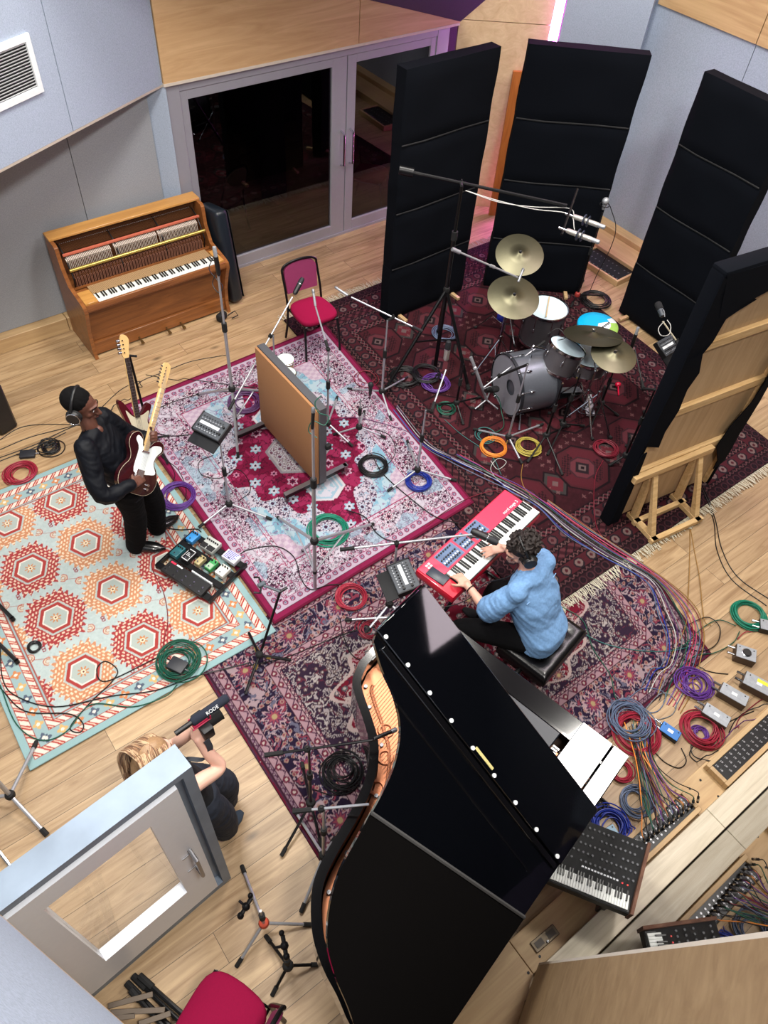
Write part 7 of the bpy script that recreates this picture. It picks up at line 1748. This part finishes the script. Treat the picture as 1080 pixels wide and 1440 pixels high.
def bass():
    base = V((1.33, 4.80, ZR2)); foot = V((1.30, 4.72, .22)); nt_ = P(178, 503, .96); br = P(197, 606, .40); ax = (nt_-br).normalized(); f = V((.10, -1, .15)); nn = (f-ax*f.dot(ax)).normalized(); sd = ax.cross(nn); R3 = Matrix((sd, ax, nn)).transposed()
    L = (nt_-br).length
    g = Thing('bass_guitar', 'dark red electric bass with a cream pickguard standing behind the guitarist', 'guitar', br, R3=R3)
    k = L/.76
    out = [(x*k, y*k) for x, y in [(.0, -.20), (.10, -.19), (.16, -.13), (.165, -.05), (.125, .04), (.11, .10), (.14, .16), (.17, .23), (.14, .26), (.09, .22), (.05, .17), (-.03, .17), (-.07, .24), (-.12, .33), (-.16, .36), (-.17, .30), (-.14, .18), (-.12, .08), (-.15, .0), (-.175, -.08), (-.16, -.15), (-.10, -.19)]]
    def shape(pts, z0, z1): return MB().prism([(v.x, v.y) for v in spline([(x, y, 0) for x, y in pts]+[(pts[0][0], pts[0][1], 0)], 4)[:-1]], z0, z1)
    g.part('body', shape(out, -.045, -.003), mat('bass_red', (70, 16, 24), .2, coat=.5)); g.part('pickguard', shape([(.07, -.09), (.11, -.02), (.08, .06), (.11, .15), (.05, .13), (-.03, .13), (-.09, .20), (-.06, .06), (-.05, -.05)], -.003, .0), mat('cream_guard', (196, 188, 164), .4))
    g.part('pickup', MB().bb((-.045, -.0, 0), (.0, .02, .006), r=.002).bb((.0, -.02, 0), (.04, .0, .006), r=.002), m_black); g.part('bridge', MB().bb((-.035, -.14, -.003), (.035, -.08, .008), r=.002), m_chrome)
    g.part('neck', MB().bb((-.022, .12, -.018), (.022, L, .006), r=.006), mat('maple', (214, 176, 118), .35, coat=.3)); g.part('fingerboard', MB().bb((-.021, .12, .006), (.021, L, .010)), mat('rosewood', (44, 28, 24), .5))
    fm = MB()
    for i in range(20): fm.bb((-.021, L-(L-.12)*(i/20)**.85-.001, .010), (.021, L-(L-.12)*(i/20)**.85+.001, .0115))
    g.part('frets', fm, m_steel); g.part('headstock', shape([(-.02, L), (-.03, L+.03), (-.03, L+.14), (-.005, L+.185), (.03, L+.17), (.045, L+.13), (.03, L+.06), (.02, L)], -.016, .0), mat('maple', (214, 176, 118), .35))
    for i in range(4): g.part('tuner', MB().cyl((-.012, L+.045+.032*i, 0), (-.012, L+.045+.032*i, .008), .006, n=8).cyl((-.03, L+.045+.032*i, -.008), (-.058, L+.045+.032*i, -.008), .011, n=10), m_chrome)
    st = MB()
    for i in range(4): st.tube([(-.02+.013*i, -.10, .014), (-.015+.010*i, L, .014)], .001, 3)
    g.part('strings', st, m_steel, kind='stuff')
    b0 = V((br.x+.10, br.y+.10, ZR2)); t = Thing('guitar_stand', 'black guitar stand behind the electric bass', 'stand', b0); top = P(182, 500, .93)-b0
    t.part('post', MB().tube([(0, 0, .08), (.0, .0, .35), top], .011, 8), m_blackm); t.part('yoke', MB().tube([top+V((.04, -.05, .01)), top, top+V((-.05, -.02, .01))], .010, 8), m_rubber)
    for x, y in ((236, 652), (160, 640), (215, 590)): t.part('leg', MB().tube([(0, 0, .25), P(x, y, ZR2+.015)-b0], .011, 8), m_blackm)
    t.part('cradle', MB().tube([(-.14, -.16, .22), (-.02, -.06, .20), (.12, -.14, .22)], .010, 8), m_rubber)
bass()
# ---- keyboard player
def keyboardist():
    f = V((-.20, .98, 0)).normalized(); l = V((-.98, -.20, 0)).normalized(); U = V((0, 0, 1))
    t = Thing('person', 'seated keyboard player with curly dark hair in a blue denim shirt', 'person', V((2.66, 1.34, ZR4)))
    sk = skin('skin_light', (206, 158, 138)); hips = V((2.66, 1.33, .57)); chest = V((2.655, 1.47, .86)); sh = V((2.65, 1.535, .985)); neck = V((2.655, 1.585, 1.045)); hc = V((2.665, 1.665, 1.135))
    ls_, rs_ = sh+l*.175, sh-l*.175; le, lw = V((2.37, 1.575, .80)), V((2.365, 1.80, .81)); re, rw = V((2.90, 1.68, .81)), V((2.765, 1.885, .835))
    lk, la = V((2.30, 1.66, .50)), V((2.33, 1.83, .11)); rk, ra = V((2.72, 1.77, .50)), V((2.68, 1.80, .11)); lh, rh = hips+l*.09, hips-l*.09
    HR = basis(V((-.72, .42, -.58)), U); HS = 1.08
    b = MB(); head_mesh(b, hc, HR, HS); limb(b, [neck-U*.05, neck, hc-U*.01-f*.01], [.056, .052, .05])
    loft(b, [(hips-U*.04, .15, .10), (hips+(chest-hips)*.5, .135, .09), (chest, .155, .10), (sh, .15, .07)], f)
    limb(b, [ls_, le, lw], [.05, .040, .027]); limb(b, [rs_, re, rw], [.05, .040, .027]); limb(b, [lh, lk, la], [.08, .058, .04]); limb(b, [rh, rk, ra], [.08, .058, .04])
    hand(b, lw, V((.02, .18, -.04)), V((0, 0, -1)), 1, .28, 1.0, .9); hand(b, rw, V((-.17, .08, -.03)), V((0, .15, -1)), -1, .26, 1.0, .9)
    put_mesh('body', remesh('body', b, sk, .0055, 3), t); face_parts(t, hc, HR, HS, (50, 34, 24), mat('hair_dark_brown', (30, 20, 17), .7), mat('lips_pink', (176, 96, 92), .5))
    h = MB(); h.ball(hc+HR @ V((0, -.026, .050)), (.086, .101, .091), HR, n=20)
    for i in range(230):
        a, z = RH.random()*2*PI, RH.uniform(-.75, 1); r = math.sqrt(1-z*z); y = r*math.sin(a)
        if y > .55 and z < .45: continue
        p = hc+HR @ V((r*math.cos(a)*.092, y*.108-.028, z*.098+.048)); q = [p+V((RH.uniform(-.014, .014), RH.uniform(-.014, .014), RH.uniform(-.014, .014))) for _ in range(3)]; h.tube(spline(q, 3), .0075, 5)
    put_mesh('hair', remesh('hair', h, mat('hair_dark_brown', (30, 20, 17), .7), .004, 1), t)
    s_ = MB(); loft(s_, [(hips-U*.03-f*.02, .185, .135), (hips+U*.08-f*.01, .18, .14), (hips+(chest-hips)*.6, .185, .14), (chest, .198, .135), (sh-U*.02, .185, .105), (sh+U*.045, .09, .07)], f)
    limb(s_, [ls_-l*.03-U*.02, ls_.lerp(le, .55)+l*.012, le], [.072, .080, .086]); limb(s_, [rs_+l*.03-U*.02, rs_.lerp(re, .55)-l*.012, re], [.070, .078, .082]); limb(s_, [rs_, sh+U*.01, ls_], [.066, .070, .066])
    put_mesh('shirt', remesh('shirt', s_, mat('blue_denim', (104, 142, 184), .9, var=.3, scale=60, bump=.5), .008, 3, .008, 10, 2), t)
    cl = MB(); cp = [neck+l*(.085*math.cos(a))-f*(.075*math.sin(a))-U*.012+f*.02 for a in [PI*(.0+i/12) for i in range(13)]]; cl.tube(cp, .018, 8, rs=[.010]+[.020]*11+[.010]); t.part('collar', cl, MATS['blue_denim'], w=True, ang=70)
    sm = MB()
    sm.tube([sh-l*.17-f*.095+U*.02-U*.05, sh-f*.112-U*.045, sh+l*.17-f*.095-U*.03], .003, 5); t.part('yoke_seam', sm, mat('denim_seam', (120, 156, 196), .8), w=True)
    tr = MB(); loft(tr, [(hips-U*.09, .165, .13), (hips, .16, .13), (hips+U*.05, .15, .11)], f); limb(tr, [lh, lk, la-U*.03], [.095, .075, .065]); limb(tr, [rh, rk, ra-U*.03], [.095, .075, .065]); put_mesh('trousers', remesh('trousers', tr, mat('black_cotton', (13, 13, 15), .9), .008, 3, .004, 9, 4), t)
    for a, b_ in ((la+V((.01, -.06, 0)), la+V((-.04, .19, 0))), (ra+V((.01, -.06, 0)), ra+V((-.04, .19, 0)))):
        a.z = b_.z = ZR4+.002; q = MB(); shoe(q, a, b_, .09, .045); t.part('shoe', q, m_rubber, w=True, ang=60)
    wb = lw+(le-lw).normalized()*.035; d = (lw-le).normalized(); fr = frame(d); t.part('wristband', MB().tube([wb+fr @ V((.031*math.cos(k*PI/8), .031*math.sin(k*PI/8), 0)) for k in range(16)], .004, 6, closed=True), m_black, w=True)
    headphones('black headphones worn by the keyboard player', hc, HR, 1.17, -.03, False)
    cb = MB(); cb.tube(spline([hc+HR @ V((.085, -.01, -.05)), V((2.56, 1.62, 1.0)), V((2.45, 1.72, .86)), V((2.30, 1.72, .79)), V((2.14, 1.80, .74)), V((2.10, 1.95, .70)), V((2.13, 2.03, .66))], 8), .0035, 6); solo('headphone_lead', cb, m_black, 'black headphone lead hanging from the keyboard player to the mixer', 'cable')
keyboardist()
# ---- photographer
def photographer():
    S_ = V((-.08, .02, 0)); f = V((1, .08, 0)).normalized(); l = V((-.08, 1, 0)).normalized(); U = V((0, 0, 1))
    t = Thing('person', 'blonde person in dark overalls filming with a handheld camera behind the aluminium door', 'person', V((.42, 1.66, 0))+S_)
    sk = skin('skin_fair', (226, 180, 160)); hips = V((.325, 1.60, .80))+S_; chest = V((.26, 1.615, 1.06))+S_; sh = V((.235, 1.62, 1.185))+S_; neck = V((.225, 1.635, 1.25))+S_; hc = V((.215, 1.655, 1.355))+S_
    rs_, ls_ = sh-l*.145, sh+l*.145; re, rw = V((.475, 1.525, 1.09))+S_, V((.435, 1.635, 1.285))+S_; le, lw = V((.33, 1.80, 1.03))+S_, V((.445, 1.70, 1.255))+S_
    rk, ra = V((.40, 1.53, .45))+S_, V((.42, 1.58, .10))+S_; lk, la = V((.50, 1.69, .45))+S_, V((.50, 1.73, .10))+S_; rh, lh = hips-l*.08, hips+l*.08
    HR = basis(V((.85, .18, -.25)))
    b = MB(); head_mesh(b, hc, HR, .95); limb(b, [neck-U*.05, neck, hc-U*.03], [.046, .044, .046]); loft(b, [(hips-U*.03, .14, .09), (hips+(chest-hips)*.5, .115, .08), (chest, .135, .09), (sh, .13, .06)], f)
    limb(b, [rs_, rs_.lerp(re, .5), re, re.lerp(rw, .45), rw], [.045, .042, .034, .033, .024]); limb(b, [ls_, le, le.lerp(lw, .45), lw], [.045, .034, .033, .024]); limb(b, [rh, rk, ra], [.078, .052, .038]); limb(b, [lh, lk, la], [.078, .052, .038])
    hand(b, rw, V((.02, .035, .07)), V((.3, .7, -.2)), -1, .85, .92); hand(b, lw, V((.06, -.03, .05)), V((.1, -.4, .8)), 1, .75, .92)
    put_mesh('body', remesh('body', b, sk, .0055, 3), t); face_parts(t, hc, HR, .95, (70, 90, 110), mat('brow_brown', (110, 84, 60), .8), mat('lips_pink', (176, 96, 92), .5))
    h = MB(); h.ball(hc+HR @ V((0, -.020, .040)), (.074, .090, .084), HR, n=20); h.ball(hc+HR @ V((0, -.050, -.035)), (.072, .062, .12), HR, n=16); h_n, h_f = len(h.v), len(h.f); h2 = MB()
    for i in range(520):
        q = -1 if i % 2 else 1; y0 = RH.uniform(-.10, .055); x0 = q*RH.uniform(.0, .012); L = lambda x, y, z: hc+HR @ V((x, y, z)); w_ = .083+RH.uniform(-.008, .009)
        pts = [L(x0, y0-.01, .122-abs(y0+.02)*.55)]
        yb = min(y0*.9-.02+RH.uniform(-.012, .012), .045)
        for a in (.5, .95, 1.35): pts.append(L(q*w_*math.sin(a), yb*1.0+(-.02)*a*.4, .035+.088*math.cos(a)*(1-abs(y0+.02)*2.2)))
        e = RH.uniform(.06, .20); pts.append(L(q*(w_+.004), yb-.02, .0)+V((0, 0, -.03))); pts.append(L(q*(w_-.005), yb-.035, .0)+V((RH.uniform(-.01, .01), RH.uniform(-.01, .01), -.05-e)))
        h2.tube(spline(pts, 4), .0030, 5, mi=RH.choice((0, 0, 1, 1, 2)))
    h.v, h.f, h.m = h.v[:h_n], h.f[:h_f], h.m[:h_f]; hb_ = remesh('hair', h, mat('hair_root', (150, 118, 84), .45, var=.3, scale=120), .005, 1); put_mesh('hair', hb_, t); t.part('hair_strands', h2, [mat('hair_blonde', (196, 168, 134), .4), mat('hair_mid', (146, 112, 84), .4), mat('hair_low', (98, 72, 56), .45)], w=True, ang=70, kind='stuff')
    s_ = MB(); loft(s_, [(hips-U*.06, .15, .105), (hips+U*.04, .14, .10), (hips+(chest-hips)*.5, .13, .10), (chest, .148, .108), (sh-U*.01, .135, .08), (sh+U*.03, .08, .06)], f); limb(s_, [rs_+l*.01, rs_.lerp(re, .10)], [.058, .055]); limb(s_, [ls_-l*.01, ls_.lerp(le, .4)], [.06, .055]); limb(s_, [rs_, sh, ls_], [.05, .052, .05])
    put_mesh('top', remesh('top', s_, mat('black_twill', (14, 16, 21), .8, var=.2), .007, 3, .005, 12, 6), t)
    tr = MB(); loft(tr, [(hips-U*.14, .145, .11), (hips-U*.04, .155, .12), (hips+U*.06, .14, .105)], f); limb(tr, [rh-U*.02, rk, ra-U*.02], [.10, .085, .082]); limb(tr, [lh-U*.02, lk, la-U*.02], [.10, .085, .082]); put_mesh('trousers', remesh('trousers', tr, mat('navy_twill', (26, 32, 44), .85, var=.25), .008, 3, .007, 10, 9), t)
    for s in (-1, 1): t.part('button', MB().cyl(sh+l*s*.07+f*.075-U*.05, sh+l*s*.07+f*.083-U*.05, .010, n=10), m_steel, w=True)
    for a, b_ in ((V((.36, 1.555, .0))+S_, V((.56, 1.62, 0))+S_), (V((.44, 1.70, 0))+S_, V((.62, 1.80, 0))+S_)):
        q = MB(); shoe(q, a, b_, .09, .047); t.part('shoe', q, mat('slate_suede', (46, 58, 72), .9), w=True, ang=60)
    # the camera
    c = V((.485, 1.665, 1.335))+S_; R3 = Matrix((f.cross(U), f, U)).transposed(); g = Thing('video_camera', 'small black camera with a long furry-free microphone on top, in the blonde person\'s hands', 'camera', c, R3=R3); g.o['label'] = 'small black camera with a pink microphone mount, in the blonde person\'s hands'
    g.part('camera_body', MB().bb((-.065, -.03, -.045), (.065, .03, .045), r=.008, seg=2), m_black); g.part('lens', MB().cyl((0, .03, 0), (0, .10, 0), .034, n=20).cyl((0, .10, 0), (0, .105, 0), .036, n=20), m_rubber); g.part('lens_glass', MB().cyl((0, .104, 0), (0, .107, 0), .026, n=20), m_gloss)
    g.part('mount', MB().bb((-.012, -.05, .045), (.012, .03, .06), r=.003).tube([(-.02, -.06, .06), (.02, -.06, .06), (.02, .04, .06), (-.02, .04, .06)], .004, 6, closed=True).tube([(-.02, -.06, .06), (-.024, -.05, .10)], .004, 6).tube([(.02, .04, .06), (.024, .04, .10)], .004, 6), mat('pink_mount', (200, 40, 84), .5), label='pink shock mount')
    m = Thing('shotgun_microphone', 'black foam-covered shotgun microphone mounted over the handheld camera', 'microphone', c+U*.105, R3=R3)
    m.part('tube', MB().cyl((0, -.14, 0), (0, -.02, 0), .014, n=14), m_black); m.part('windshield', MB().tube([(0, -.05, 0), (0, -.04, 0), (0, .15, 0), (0, .16, 0)], .024, 18, rs=[.018, .024, .024, .018]), mat('foam_navy', (26, 32, 46), .95, var=.2, scale=200))
    text_part(m, 'RODE', .026, (.0255*.7, .06, .0255*.72), RY(.75) @ RZ(PI/2), m_white)
    st = MB(); pts = spline([c+V((-.02, -.07, -.02)), c+V((-.02, -.09, -.10)), c+V((-.06, -.08, -.19)), c+V((-.14, -.03, -.17)), neck+f*.07-l*.05, neck-l*.06, neck-f*.05], 6); w_ = .016; vs = []; fs = []
    for p in pts:
        for a, b_ in ((-1, -1), (1, -1), (1, 1), (-1, 1)): vs.append(p+f*(a*w_)+V((0, 0, 0))+l*(b_*.0015))
    for i in range(len(pts)-1):
        for j in range(4): fs.append((i*4+j, i*4+(j+1) % 4, i*4+4+(j+1) % 4, i*4+4+j))
    st.add(vs, fs+[(0, 1, 2, 3), tuple(len(vs)-4+k for k in range(4))]); g2 = solo('camera_strap', st, mat('strap_grey', (50, 54, 62), .7), 'dark camera strap hanging from the handheld camera', 'strap')
photographer()
